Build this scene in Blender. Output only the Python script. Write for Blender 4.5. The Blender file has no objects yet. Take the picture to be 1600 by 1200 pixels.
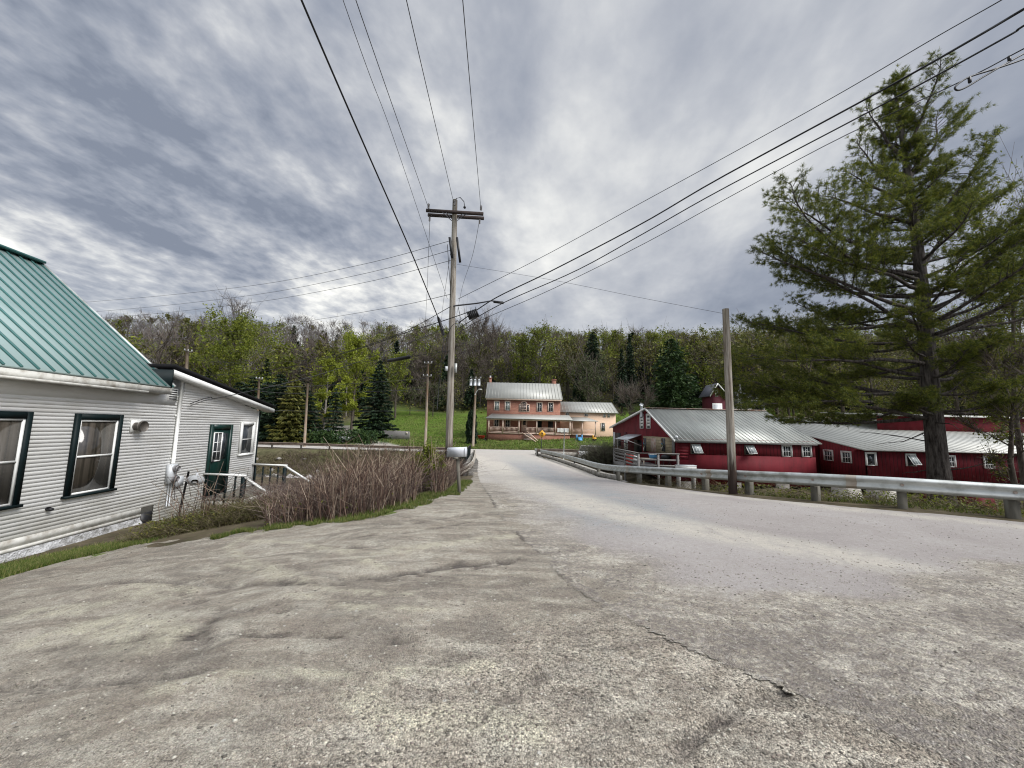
import bpy, math, random
import numpy as np
from mathutils import Vector, Matrix
R = math.radians
random.seed(7); rng = np.random.default_rng(7)
scene = bpy.context.scene
COL = scene.collection

# ---------------------------------------------------------------- camera
CAMH, F = 1.6, 600.0
PITCH, ROLL = R(6.46), R(1.25)
fw = np.array([0, math.cos(PITCH), math.sin(PITCH)])
r0 = np.array([1.0, 0, 0]); u0 = np.array([0, -math.sin(PITCH), math.cos(PITCH)])
rt = math.cos(ROLL)*r0 + math.sin(ROLL)*u0
up = -math.sin(ROLL)*r0 + math.cos(ROLL)*u0
cam_data = bpy.data.cameras.new('camera'); cam = bpy.data.objects.new('camera', cam_data); COL.objects.link(cam)
cam.matrix_world = Matrix(((rt[0], up[0], -fw[0], 0), (rt[1], up[1], -fw[1], 0), (rt[2], up[2], -fw[2], CAMH), (0, 0, 0, 1)))
cam_data.sensor_width = 36; cam_data.lens = 36*F/1600; cam_data.clip_start = 0.05; cam_data.clip_end = 4000
scene.camera = cam
scene.cycles.filter_width = 1.1
scene.render.resolution_x = 1600; scene.render.resolution_y = 1200

# ---------------------------------------------------------------- light
scene.view_settings.view_transform = 'Standard'; scene.view_settings.look = 'None'
scene.view_settings.gamma = 1; scene.view_settings.exposure = 0.25
SUN_EL, SUN_AZ = R(44), R(118)      # azimuth clockwise from +Y (ahead)
world = bpy.data.worlds.new('World'); scene.world = world; world.use_nodes = True
def build_world():
    nt = world.node_tree; N = nt.nodes; L = nt.links; N.clear()
    def n(t, **k):
        x = N.new(t)
        for a, b in k.items(): setattr(x, a, b)
        return x
    def m(op, a, b=None, c=None):
        x = N.new('ShaderNodeMath'); x.operation = op
        for i, v in enumerate((a, b, c)):
            if v is None: continue
            if isinstance(v, (int, float)): x.inputs[i].default_value = v
            else: L.new(v, x.inputs[i])
        return x.outputs[0]
    out = n('ShaderNodeOutputWorld'); bg = n('ShaderNodeBackground')
    sky = n('ShaderNodeTexSky', sky_type='NISHITA', sun_disc=False); sky.sun_elevation = SUN_EL; sky.sun_rotation = SUN_AZ
    sky.air_density = 1.0; sky.dust_density = 3
    tc = n('ShaderNodeTexCoord'); sp = n('ShaderNodeSeparateXYZ'); L.new(tc.outputs['Generated'], sp.inputs[0])
    z = m('MAXIMUM', sp.outputs[2], 0.0)
    den = m('ADD', z, 0.16)
    px = m('DIVIDE', sp.outputs[0], den); py = m('DIVIDE', sp.outputs[1], den)
    # rotate so that the cloud bands run a little to the right of straight ahead
    a = R(-14)
    qx = m('ADD', m('MULTIPLY', px, math.cos(a)), m('MULTIPLY', py, math.sin(a)))
    qy = m('SUBTRACT', m('MULTIPLY', py, math.cos(a)), m('MULTIPLY', px, math.sin(a)))
    def noise(sx, sy, off, det, rough, dist, sc=1.0):
        c = n('ShaderNodeCombineXYZ'); L.new(m('MULTIPLY', qx, sx), c.inputs[0]); L.new(m('MULTIPLY', qy, sy), c.inputs[1]); c.inputs[2].default_value = off
        t = n('ShaderNodeTexNoise'); t.inputs['Scale'].default_value = sc; t.inputs['Detail'].default_value = det
        t.inputs['Roughness'].default_value = rough; t.inputs['Distortion'].default_value = dist
        L.new(c.outputs[0], t.inputs['Vector']); return t.outputs['Fac']
    bands = noise(1.7, 0.75, 3.1, 5, .5, .35)
    broad = noise(0.9, 0.7, 9.4, 3, .5, .3)
    mott = noise(3.6, 2.2, 1.7, 6, .56, .3)
    ripple = noise(10.5, 8.0, 5.2, 4, .5, .2)
    fine = noise(20, 17, 4.4, 4, .55, .1)
    # the left of the sky is more broken up and brighter
    leftm = n('ShaderNodeMapRange'); L.new(px, leftm.inputs[0]); leftm.inputs[1].default_value = 0.35; leftm.inputs[2].default_value = -1.1
    leftm.inputs[3].default_value = 0; leftm.inputs[4].default_value = 1; leftm.interpolation_type = 'SMOOTHSTEP'
    lm = leftm.outputs[0]
    v = m('ADD', m('MULTIPLY', bands, .75), m('MULTIPLY', broad, .50))
    v = m('ADD', v, m('MULTIPLY', m('SUBTRACT', mott, .5), m('ADD', .24, m('MULTIPLY', lm, .64))))
    v = m('ADD', v, m('MULTIPLY', m('SUBTRACT', ripple, .5), m('ADD', .08, m('MULTIPLY', lm, .28))))
    v = m('ADD', v, m('MULTIPLY', m('SUBTRACT', fine, .5), m('ADD', .06, m('MULTIPLY', lm, .26))))
    v = m('ADD', v, m('MULTIPLY', lm, .07))
    v = m('ADD', v, -0.145)
    cr = n('ShaderNodeValToRGB'); L.new(v, cr.inputs[0]); e = cr.color_ramp.elements
    e[0].position = .30; e[0].color = (.215, .245, .31, 1)
    e[1].position = .80; e[1].color = (.95, .945, .90, 1)
    for p, c in ((.40, (.295, .325, .39, 1)), (.48, (.375, .40, .455, 1)), (.56, (.48, .50, .54, 1)), (.66, (.67, .68, .685, 1))):
        x = cr.color_ramp.elements.new(p); x.color = c
    # paler towards the horizon
    hz = n('ShaderNodeMapRange'); L.new(z, hz.inputs[0]); hz.inputs[1].default_value = 0.30; hz.inputs[2].default_value = 0.0
    hz.inputs[3].default_value = 0; hz.inputs[4].default_value = .45
    mx = n('ShaderNodeMix', data_type='RGBA'); L.new(hz.outputs[0], mx.inputs[0]); L.new(cr.outputs[0], mx.inputs[6]); mx.inputs[7].default_value = (.50, .555, .63, 1)
    # overcast sky: the unseen zenith is boosted to add light to the scene
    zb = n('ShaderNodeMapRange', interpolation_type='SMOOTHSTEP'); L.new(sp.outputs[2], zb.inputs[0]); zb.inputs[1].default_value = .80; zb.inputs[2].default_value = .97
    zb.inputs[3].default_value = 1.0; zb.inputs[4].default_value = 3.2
    # glow added round the sun, unseen behind right of the camera, as extra light
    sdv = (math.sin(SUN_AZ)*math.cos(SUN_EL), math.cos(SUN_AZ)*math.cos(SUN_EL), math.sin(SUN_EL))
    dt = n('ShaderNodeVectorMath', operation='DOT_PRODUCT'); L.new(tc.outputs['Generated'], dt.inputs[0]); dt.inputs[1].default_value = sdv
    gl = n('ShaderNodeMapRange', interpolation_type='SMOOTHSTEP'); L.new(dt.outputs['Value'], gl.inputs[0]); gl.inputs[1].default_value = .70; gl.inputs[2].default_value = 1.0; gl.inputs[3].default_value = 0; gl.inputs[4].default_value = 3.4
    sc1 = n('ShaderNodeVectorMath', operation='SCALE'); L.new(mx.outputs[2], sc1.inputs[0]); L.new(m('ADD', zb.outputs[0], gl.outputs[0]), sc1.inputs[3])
    sc2 = n('ShaderNodeVectorMath', operation='SCALE'); L.new(sky.outputs[0], sc2.inputs[0]); sc2.inputs[3].default_value = .05
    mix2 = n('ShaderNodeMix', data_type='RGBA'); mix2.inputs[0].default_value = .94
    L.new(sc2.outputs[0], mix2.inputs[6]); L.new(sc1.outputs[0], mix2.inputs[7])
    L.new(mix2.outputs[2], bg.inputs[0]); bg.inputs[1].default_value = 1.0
    L.new(bg.outputs[0], out.inputs[0])
build_world()
sd = bpy.data.lights.new('sun', 'SUN'); sd.energy = 3.0; sd.angle = R(26); sd.color = (1.0, .965, .92)
sun = bpy.data.objects.new('sun', sd); COL.objects.link(sun)
sdir = Vector((math.sin(SUN_AZ)*math.cos(SUN_EL), math.cos(SUN_AZ)*math.cos(SUN_EL), math.sin(SUN_EL)))
sun.rotation_euler = sdir.to_track_quat('Z', 'Y').to_euler(); sun.location = (0, 0, 60)

# ---------------------------------------------------------------- pixel helpers (photo pixels 1600x1200)
def ray(px, py):
    return fw + (px-800)/F*rt + (600-py)/F*up
def at(px, py, Y):
    d = ray(px, py); return np.array([0, 0, CAMH]) + d*(Y/d[1])
def atz(px, py, z):
    d = ray(px, py); return np.array([0, 0, CAMH]) + d*((z-CAMH)/d[2])
def ss(a, b, x):
    t = np.clip((np.asarray(x, float)-a)/(b-a), 0, 1); return t*t*(3-2*t)
def plateau0(x, y):
    x = np.asarray(x, float); y = np.asarray(y, float)
    z = -0.08*np.clip(y-9, 0, 12)-0.02*np.clip(y-21, 0, 24)
    z = z - np.minimum(.115*np.clip(-x-2, 0, 99), .85)*(1-ss(12, 26, y))
    z = z + ss(50, 66, y)*(1.0+.045*np.clip(x, -2, 60))
    z = z + .17*np.clip(y-70, 0, 38) + .34*np.clip(y-108, 0, 110) + .1*np.clip(y-218, 0, 60)
    return z
def Gp(px, py):
    d = ray(px, py); o = np.array([0, 0, CAMH]); t = .5
    while t < 400:
        p = o+d*t
        if p[2] <= plateau0(p[0], p[1]): return p
        t += max(.004, .002*t)
    return p
RPX = [(836, 710), (862, 717), (895, 728), (932, 742), (962, 749), (995, 754), (1040, 759), (1098, 766), (1167, 773), (1272, 783), (1412, 796), (1590, 812)]
RAILP = [Gp(*p) for p in RPX]
RAILP += [RAILP[-1]+np.array([2.2*k, -1.15*k, 0]) for k in range(1, 6)]
for p in RAILP: p[2] = plateau0(p[0], p[1])
RAILX = np.array([p[0] for p in RAILP]+[60]); RAILY = np.array([p[1] for p in RAILP]+[-14])
def plateau(x, y):
    x = np.asarray(x, float); y = np.asarray(y, float)
    z = plateau0(x, y)
    o_ = np.argsort(RAILX); yr = np.interp(x, RAILX[o_], RAILY[o_])
    return z - 1.0*ss(.9, 4.5, y-yr)*ss(2.0, 3.5, x)*(1-ss(36, 48, y))
CREEK = np.array([(-90, 52), (-45, 41), (-24, 36.5), (-8, 33), (0, 31), (6, 27), (12, 19.5), (25, 18), (45, 16), (90, 10)], float)
def pdist(x, y, pl):
    x = np.asarray(x, float); y = np.asarray(y, float)
    best = np.full(x.shape, 1e9)
    for (ax, ay), (bx, by) in zip(pl[:-1], pl[1:]):
        dx, dy = bx-ax, by-ay; l2 = dx*dx+dy*dy
        t = np.clip(((x-ax)*dx+(y-ay)*dy)/l2, 0, 1)
        best = np.minimum(best, np.hypot(x-(ax+t*dx), y-(ay+t*dy)))
    return best
def ground(x, y):
    x = np.asarray(x, float); y = np.asarray(y, float)
    z = plateau(x, y); d = pdist(x, y, CREEK)
    w = 7.0+8.0*(1-ss(-8, 3, x))
    bed = np.minimum(z, -3.6)
    k = (1-ss(1.6, w, d))*(1-ss(40.5, 44, y-.12*np.clip(-x-12, 0, 60)))
    return z*(1-k)+bed*k
def gz(x, y): return float(ground(x, y))

# ---------------------------------------------------------------- mesh builder
class MB:
    def __init__(s): s.V = []; s.Fc = []; s.n = 0
    def add(s, v, f, mi=0):
        v = np.asarray(v, float).reshape(-1, 3); f = np.asarray(f, int)
        s.V.append(v); s.Fc.append((f+s.n, mi)); s.n += len(v)
    def poly(s, pts, mi=0): s.add(pts, [list(range(len(pts)))], mi)
    def prism(s, pts, off, mi=0):
        p = np.asarray(pts, float); off = np.asarray(off, float); k = len(p)
        q = p+off; v = np.vstack([p, q])
        s.add(v, [list(range(k))[::-1]], mi); s.Fc.append((np.array([list(range(k, 2*k))])+s.n-2*k, mi))
        s.Fc.append((np.array([[i, (i+1) % k, (i+1) % k+k, i+k] for i in range(k)])+s.n-2*k, mi))
    def box(s, x0, x1, y0, y1, z0, z1, mi=0):
        v = [(x, y, z) for z in (z0, z1) for y in (y0, y1) for x in (x0, x1)]
        s.add(v, [[0, 2, 3, 1], [4, 5, 7, 6], [0, 1, 5, 4], [2, 6, 7, 3], [0, 4, 6, 2], [1, 3, 7, 5]], mi)
    def beam(s, a, b, w, h, mi=0, upv=(0, 0, 1)):
        a = np.asarray(a, float); b = np.asarray(b, float); d = b-a; d /= np.linalg.norm(d)
        sd_ = np.cross(d, upv)
        if np.linalg.norm(sd_) < 1e-4: sd_ = np.cross(d, (0, 1, 0))
        sd_ /= np.linalg.norm(sd_); u_ = np.cross(sd_, d)
        c = [(-w/2, -h/2), (w/2, -h/2), (w/2, h/2), (-w/2, h/2)]
        v = [a+sd_*i+u_*j for i, j in c]+[b+sd_*i+u_*j for i, j in c]
        s.add(v, [[3, 2, 1, 0], [4, 5, 6, 7], [0, 1, 5, 4], [1, 2, 6, 5], [2, 3, 7, 6], [3, 0, 4, 7]], mi)
    def tube(s, pts, rad, sides=8, mi=0, cap=True):
        p = np.asarray(pts, float); k = len(p); rad = np.broadcast_to(np.asarray(rad, float), (k,))
        t = np.gradient(p, axis=0); t /= np.linalg.norm(t, axis=1)[:, None]+1e-12
        ref = np.array([0, 0, 1.]) if abs(t[0][2]) < .9 else np.array([1., 0, 0])
        a = np.cross(t, ref); a /= np.linalg.norm(a, axis=1)[:, None]+1e-9; b = np.cross(t, a)
        an = np.arange(sides)*2*math.pi/sides
        v = p[:, None, :]+rad[:, None, None]*(np.cos(an)[None, :, None]*a[:, None, :]+np.sin(an)[None, :, None]*b[:, None, :])
        i = np.arange(k-1)[:, None]*sides; j = np.arange(sides)[None, :]; j2 = (j+1) % sides
        f = np.stack([i+j, i+j2, i+sides+j2, i+sides+j], -1).reshape(-1, 4)
        s.add(v.reshape(-1, 3), f, mi)
        if cap:
            s.Fc.append((np.array([list(range(sides))])+s.n-k*sides, mi)); s.Fc.append((np.array([list(range(sides))[::-1]])+s.n-sides, mi))
    def cyl(s, a, b, r, sides=12, mi=0): s.tube([a, b], [r, r], sides, mi)
    def ball(s, c, r, seg=10, rings=7, mi=0, sc=(1, 1, 1), jit=0.0):
        vs = []; fs = []
        for i in range(rings+1):
            th = math.pi*i/rings
            for j in range(seg):
                ph = 2*math.pi*j/seg; q = r*(1+random.uniform(-jit, jit))
                vs.append((c[0]+q*sc[0]*math.sin(th)*math.cos(ph), c[1]+q*sc[1]*math.sin(th)*math.sin(ph), c[2]+q*sc[2]*math.cos(th)))
        for i in range(rings):
            for j in range(seg):
                fs.append([i*seg+j, (i+1)*seg+j, (i+1)*seg+(j+1) % seg, i*seg+(j+1) % seg])
        s.add(vs, fs, mi)
    def mesh(s, name, mats, loc=(0, 0, 0), smooth=False):
        V = np.vstack(s.V)-np.asarray(loc, float)
        lt, li, mi = [], [], []
        for f, m_ in s.Fc:
            f = np.atleast_2d(f); lt.append(np.full(len(f), f.shape[1])); li.append(f.ravel()); mi.append(np.full(len(f), m_))
        lt = np.concatenate(lt); li = np.concatenate(li); mi = np.concatenate(mi)
        me = bpy.data.meshes.new(name); me.vertices.add(len(V)); me.vertices.foreach_set('co', V.ravel().astype(np.float32))
        me.loops.add(len(li)); me.loops.foreach_set('vertex_index', li.astype(np.int32))
        me.polygons.add(len(lt)); ls = np.concatenate([[0], np.cumsum(lt)[:-1]])
        me.polygons.foreach_set('loop_start', ls.astype(np.int32)); me.polygons.foreach_set('loop_total', lt.astype(np.int32))
        me.polygons.foreach_set('material_index', mi.astype(np.int32))
        if smooth: me.polygons.foreach_set('use_smooth', np.ones(len(lt), bool))
        for m_ in (mats if isinstance(mats, (list, tuple)) else [mats]): me.materials.append(m_)
        me.update(calc_edges=True); me.validate()
        return me
    def build(s, name, mats, parent=None, loc=(0, 0, 0), smooth=False):
        o = bpy.data.objects.new(name, s.mesh(name, mats, loc, smooth)); COL.objects.link(o)
        if parent is not None: o.parent = parent
        else: o.location = loc
        return o
class Thing:
    def __init__(s, name, label, cat, loc, group=None):
        s.loc = np.asarray(loc, float); o = bpy.data.objects.new(name, None); COL.objects.link(o); o.location = s.loc
        o.empty_display_size = .2; o['label'] = label; o['category'] = cat
        if group: o['group'] = group
        s.o = o
    def part(s, name, mb, mats, parent=None, smooth=False, label=None, kind=None):
        p = mb.build(name, mats, parent or s.o, s.loc, smooth)
        if label: p['label'] = label
        if kind: p['kind'] = kind
        return p
def single(name, mb, mats, label, cat, loc, group=None, smooth=False, kind=None):
    o = mb.build(name, mats, None, loc, smooth); o['label'] = label
    if cat: o['category'] = cat
    if group: o['group'] = group
    if kind: o['kind'] = kind
    return o
def struct(name, mb, mats, smooth=True):
    o = mb.build(name, mats, None, (0, 0, 0), smooth); o['kind'] = 'structure'; return o
def copy_thing(o, loc, label, group=None):
    c = o.copy(); COL.objects.link(c); c.location = loc; c['label'] = label
    if group: c['group'] = group
    for ch in o.children:
        d = ch.copy(); COL.objects.link(d); d.parent = c
        for g in ch.children:
            e = g.copy(); COL.objects.link(e); e.parent = d
    return c
class Frame:
    """a vertical plane: s along it, d outward (to the right of s), z up"""
    def __init__(s, ox, oy, dx, dy):
        l = math.hypot(dx, dy); s.o = np.array([ox, oy, 0.]); s.t = np.array([dx/l, dy/l, 0.]); s.n = np.array([dy/l, -dx/l, 0.])
    def pt(s, a, d, z): return s.o+s.t*a+s.n*d+np.array([0, 0, z])
    def hit(s, px, py, d=0.0):
        r = ray(px, py); c = np.array([0, 0, CAMH]); q = s.o+s.n*d
        t = np.dot(q-c, s.n)/np.dot(r, s.n); p = c+r*t; return float(np.dot(p-s.o, s.t)), float(p[2])
    def box(s, mb, s0, s1, d0, d1, z0, z1, mi=0):
        v = [s.pt(a, d, z) for z in (z0, z1) for d in (d0, d1) for a in (s0, s1)]
        mb.add(v, [[0, 1, 3, 2], [4, 6, 7, 5], [0, 4, 5, 1], [2, 3, 7, 6], [0, 2, 6, 4], [1, 5, 7, 3]], mi)

# ---------------------------------------------------------------- materials
class MT:
    def __init__(s, name):
        s.m = bpy.data.materials.new(name); s.m.use_nodes = True; s.nt = s.m.node_tree; s.N = s.nt.nodes; s.L = s.nt.links
        s.b = s.N['Principled BSDF']
    def n(s, t, **k):
        x = s.N.new(t)
        for a, b in k.items(): setattr(x, a, b)
        return x
    def math(s, op, a, b=None, c=None, clamp=False):
        x = s.N.new('ShaderNodeMath'); x.operation = op; x.use_clamp = clamp
        for i, v in enumerate((a, b, c)):
            if v is None: continue
            if isinstance(v, (int, float)): x.inputs[i].default_value = v
            else: s.L.new(v, x.inputs[i])
        return x.outputs[0]
    def coord(s, sc=(1, 1, 1), rot=(0, 0, 0)):
        tc = s.n('ShaderNodeTexCoord'); mp = s.n('ShaderNodeMapping'); mp.inputs['Scale'].default_value = sc; mp.inputs['Rotation'].default_value = rot
        geo = s.n('ShaderNodeNewGeometry')
        s.L.new(geo.outputs['Position'], mp.inputs[0]); return mp.outputs[0]
    def noise(s, vec, scale, det=4, rough=.55, dist=0):
        t = s.n('ShaderNodeTexNoise'); t.inputs['Scale'].default_value = scale; t.inputs['Detail'].default_value = det
        t.inputs['Roughness'].default_value = rough; t.inputs['Distortion'].default_value = dist; s.L.new(vec, t.inputs['Vector']); return t.outputs['Fac']
    def vor(s, vec, scale, out='Distance', feat='F1'):
        t = s.n('ShaderNodeTexVoronoi', feature=feat); t.inputs['Scale'].default_value = scale; s.L.new(vec, t.inputs['Vector']); return t.outputs[out]
    def ramp(s, v, stops):
        r = s.n('ShaderNodeValToRGB'); s.L.new(v, r.inputs[0]); e = r.color_ramp.elements
        while len(e) < len(stops): e.new(.5)
        for x, (p, c) in zip(e, stops):
            x.position = p; x.color = (*c, 1) if not isinstance(c, (int, float)) else (c, c, c, 1)
        return r.outputs[0]
    def mr(s, v, a, b, c=0, d=1):
        x = s.n('ShaderNodeMapRange'); s.L.new(v, x.inputs[0])
        for i, q in enumerate((a, b, c, d)): x.inputs[i+1].default_value = q
        return x.outputs[0]
    def mix(s, f, a, b, blend='MIX'):
        x = s.n('ShaderNodeMix', data_type='RGBA', blend_type=blend)
        for i, v in ((0, f), (6, a), (7, b)):
            if isinstance(v, (int, float)): x.inputs[i].default_value = v
            elif isinstance(v, tuple): x.inputs[i].default_value = (*v, 1)
            else: s.L.new(v, x.inputs[i])
        return x.outputs[2]
    def attr(s, name):
        x = s.n('ShaderNodeAttribute'); x.attribute_name = name; return x.outputs['Fac']
    def island(s):
        return s.n('ShaderNodeNewGeometry').outputs['Random Per Island']
    def bump(s, h, st=.3, dist=.02):
        b = s.n('ShaderNodeBump'); b.inputs['Strength'].default_value = st; b.inputs['Distance'].default_value = dist
        s.L.new(h, b.inputs['Height']); s.L.new(b.outputs[0], s.b.inputs['Normal'])
    def col(s, c):
        if isinstance(c, tuple): s.b.inputs['Base Color'].default_value = (*c, 1)
        else: s.L.new(c, s.b.inputs['Base Color'])
    def set(s, rough=.8, metal=0, spec=.5, coat=0):
        s.b.inputs['Roughness'].default_value = rough; s.b.inputs['Metallic'].default_value = metal
        s.b.inputs['Specular IOR Level'].default_value = spec; s.b.inputs['Coat Weight'].default_value = coat; return s.m
def simple(name, c, rough=.8, metal=0, var=.25, scale=6, bump=.15, spec=.4, aniso=(1, 1, 1), c2=None, bd=.01):
    t = MT(name); v = t.coord(aniso); f = t.noise(v, scale, 5, .6)
    d = c2 or tuple(x*(1-var) for x in c); l = tuple(min(1, x*(1+var*.5)) for x in c)
    t.col(t.ramp(f, [(.3, d), (.55, c), (.75, l)]))
    if bump: t.bump(t.noise(v, scale*4, 4), bump, bd)
    return t.set(rough, metal, spec)
def leafmat(name, cols, trans=.3, rough=.6):
    t = MT(name); c = t.ramp(t.island(), [(i/(len(cols)-1), k) for i, k in enumerate(cols)])
    pv = t.coord(); big = t.mr(t.noise(pv, .35, 2), .3, .7, .72, 1.2)
    vm = t.n('ShaderNodeVectorMath', operation='SCALE'); t.L.new(c, vm.inputs[0]); t.L.new(big, vm.inputs[3]); c = vm.outputs[0]
    t.col(c); t.set(rough, 0, .25)
    tr = t.n('ShaderNodeBsdfTranslucent'); t.L.new(c, tr.inputs[0]); mx = t.n('ShaderNodeMixShader'); mx.inputs[0].default_value = trans
    t.L.new(t.b.outputs[0], mx.inputs[1]); t.L.new(tr.outputs[0], mx.inputs[2]); t.L.new(mx.outputs[0], t.N['Material Output'].inputs[0])
    return t.m
def islandmat(name, cols, rough=.85):
    t = MT(name); t.col(t.ramp(t.island(), [(i/(len(cols)-1), k) for i, k in enumerate(cols)])); return t.set(rough, 0, .2)

M = {}
def bark(name, a, b):
    t = MT(name); v = t.coord((1, 1, .18)); f = t.noise(v, 14, 6, .7)
    t.col(t.ramp(f, [(.35, a), (.65, b)])); t.bump(f, .8, .03); return t.set(.95, 0, .1)
M['bark'] = bark('bark', (.035, .028, .022), (.14, .12, .10))
M['bark_pine'] = bark('pine_bark', (.02, .016, .014), (.13, .115, .105))
M['bark_pale'] = bark('pale_bark', (.10, .09, .08), (.32, .29, .25))
t = MT('pole_wood'); v = t.coord((1, 1, .05)); f = t.noise(v, 28, 6, .7); p_ = t.coord((1, 1, .5)); g = t.noise(p_, 1.6, 3)
c = t.ramp(f, [(.3, (.10, .075, .055)), (.5, (.27, .22, .17)), (.7, (.42, .37, .30))])
c = t.mix(t.mr(g, .45, .7), c, (.24, .16, .10), 'MIX'); t.col(c); t.bump(f, .5, .01); M['pole'] = t.set(.9, 0, .15)
# the big pole: tarred, dark foot
t = MT('pole_wood_dark_foot'); v = t.coord((1, 1, .04)); f = t.noise(v, 17, 6, .75)
sx = t.n('ShaderNodeSeparateXYZ'); t.L.new(t.n('ShaderNodeNewGeometry').outputs['Position'], sx.inputs[0])
c = t.ramp(f, [(.36, (.085, .065, .048)), (.5, (.27, .24, .20)), (.64, (.42, .395, .345))])
h = t.math('ADD', sx.outputs[2], t.mr(t.noise(t.coord((3, 3, .3)), 3, 3), .3, .7, -.5, .5)); t.col(t.mix(t.mr(h, .55, 1.15, .93, 0), c, (.028, .016, .012)))
t.bump(f, .6, .012); M['pole_big'] = t.set(.9, 0, .15)
M['white_paint'] = simple('white_paint', (.72, .72, .69), .55, 0, .12, 3, .1, c2=(.60, .60, .56))
t = MT('clapboard_paint'); v = t.coord((1, 1, 4)); f = t.noise(v, 1.3, 5, .65); f2 = t.noise(t.coord((6, 6, 60)), 1, 4, .7)
sx = t.n('ShaderNodeSeparateXYZ'); t.L.new(t.n('ShaderNodeNewGeometry').outputs['Position'], sx.inputs[0])
c = t.ramp(f, [(.3, (.68, .67, .63)), (.5, (.79, .785, .755)), (.7, (.83, .825, .80))])
c = t.mix(t.mr(f2, .62, .78, 0, .35), c, (.42, .40, .35))
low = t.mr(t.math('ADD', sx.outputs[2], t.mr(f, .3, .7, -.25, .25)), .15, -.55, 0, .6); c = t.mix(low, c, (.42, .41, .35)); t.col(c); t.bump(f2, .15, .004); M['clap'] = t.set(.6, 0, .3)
M['peeling'] = simple('peeling_paint', (.58, .57, .52), .8, 0, .3, 5, .4, c2=(.30, .27, .22))
M['plastic_sheet'] = simple('plastic_sheet', (.50, .50, .50), .28, 0, .3, 7, .9, c2=(.16, .155, .14), bd=.05)
M['green_trim'] = simple('dark_green_trim', (.003, .010, .011), .6, 0, .3, 8, .1, spec=.2)
M['green_door'] = simple('green_door_paint', (.005, .026, .021), .35, 0, .2, 8, .05)
M['green_roof'] = simple('green_metal_roof', (.37, .48, .46), .33, .15, .07, 1.2, .05)
M['green_roof_dark'] = simple('green_metal_rib', (.06, .17, .16), .45, .1, .2, 2, .05)
M['black_roof'] = simple('black_roofing', (.010, .010, .011), .85, 0, .3, 6, .3, spec=.15)
t = MT('grey_metal_roof'); v = t.coord((1, .4, .4)); f = t.noise(v, 1.2, 5, .6); f2 = t.noise(t.coord((5, .5, .5)), 1, 4, .7)
c = t.ramp(f, [(.3, (.19, .20, .185)), (.6, (.285, .295, .27)), (.8, (.35, .35, .325))]); c = t.mix(t.mr(f2, .62, .8, 0, .5), c, (.30, .22, .17)); t.col(c); M['grey_roof'] = t.set(.45, .35, .4)
M['house_roof'] = simple('standing_seam_roof', (.38, .38, .345), .5, .2, .1, .6, .05)
M['rust'] = simple('rusty_ridge', (.42, .35, .30), .7, .1, .4, 3, .2, c2=(.30, .12, .07))
def redwood(name, stripe):
    t = MT(name); g = t.n('ShaderNodeNewGeometry'); sx = t.n('ShaderNodeSeparateXYZ'); t.L.new(g.outputs['Position'], sx.inputs[0])
    u = t.math('ADD', sx.outputs[0], sx.outputs[1]); f = t.noise(t.coord((1.2, 1.2, .5)), 1.1, 5, .65)
    fv = t.noise(t.coord((9, 9, .7)), 1, 4, .7)
    c = t.ramp(f, [(.3, (.070, .004, .007)), (.5, (.125, .007, .013)), (.75, (.165, .013, .020))])
    c = t.mix(t.mr(fv, .5, .8, 0, .55), c, (.06, .012, .014)); c = t.mix(t.mr(fv, .70, .80, 0, .5), c, (.30, .20, .19))
    if stripe:
        fr = t.math('FRACT', t.math('MULTIPLY', u if stripe == 'v' else sx.outputs[2], 4.2 if stripe == 'v' else 6)); e = t.math('ABSOLUTE', t.math('SUBTRACT', fr, .5))
        seam = t.mr(e, .40, .47); c = t.mix(t.math('MULTIPLY', seam, .8), c, (.018, .003, .005)); t.bump(t.math('MULTIPLY', seam, -1), .6, .02)
    t.col(c); return t.set(.75, 0, .25)
M['red_v'] = redwood('red_vertical_boards', 'v'); M['red_h'] = redwood('red_lap_boards', 'h'); M['red_plain'] = redwood('red_sheet_siding', None)
t = MT('red_brick'); g = t.n('ShaderNodeNewGeometry'); sx = t.n('ShaderNodeSeparateXYZ'); t.L.new(g.outputs['Position'], sx.inputs[0]); cb = t.n('ShaderNodeCombineXYZ')
t.L.new(t.math('ADD', sx.outputs[0], sx.outputs[1]), cb.inputs[0]); t.L.new(sx.outputs[2], cb.inputs[1])
br = t.n('ShaderNodeTexBrick'); t.L.new(cb.outputs[0], br.inputs['Vector']); br.inputs['Scale'].default_value = 1; br.inputs['Brick Width'].default_value = .22; br.inputs['Row Height'].default_value = .075
br.inputs['Mortar Size'].default_value = .006; br.inputs['Color1'].default_value = (.29, .118, .078, 1); br.inputs['Color2'].default_value = (.20, .075, .052, 1); br.inputs['Mortar'].default_value = (.33, .24, .19, 1)
f = t.noise(t.coord((.5, 1, 2.2)), 1.3, 5, .6); t.col(t.mix(t.mr(f, .5, .75, 0, .55), br.outputs[0], (.44, .24, .16))); M['brick'] = t.set(.9, 0, .2)
M['peach'] = simple('peach_siding', (.66, .47, .33), .7, 0, .1, 1, .1, aniso=(1, 1, 8)); M['peach_trim'] = simple('peach_trim', (.66, .50, .40), .6, 0, .1, 3, .05)
M['tan_boards'] = simple('tan_boards', (.50, .45, .36), .8, 0, .3, 2, .2)
t = MT('stone_veneer'); sx = t.n('ShaderNodeSeparateXYZ'); t.L.new(t.n('ShaderNodeNewGeometry').outputs['Position'], sx.inputs[0]); cb = t.n('ShaderNodeCombineXYZ')
t.L.new(t.math('ADD', sx.outputs[0], sx.outputs[1]), cb.inputs[0]); t.L.new(sx.outputs[2], cb.inputs[1]); br = t.n('ShaderNodeTexBrick'); t.L.new(cb.outputs[0], br.inputs['Vector'])
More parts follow.
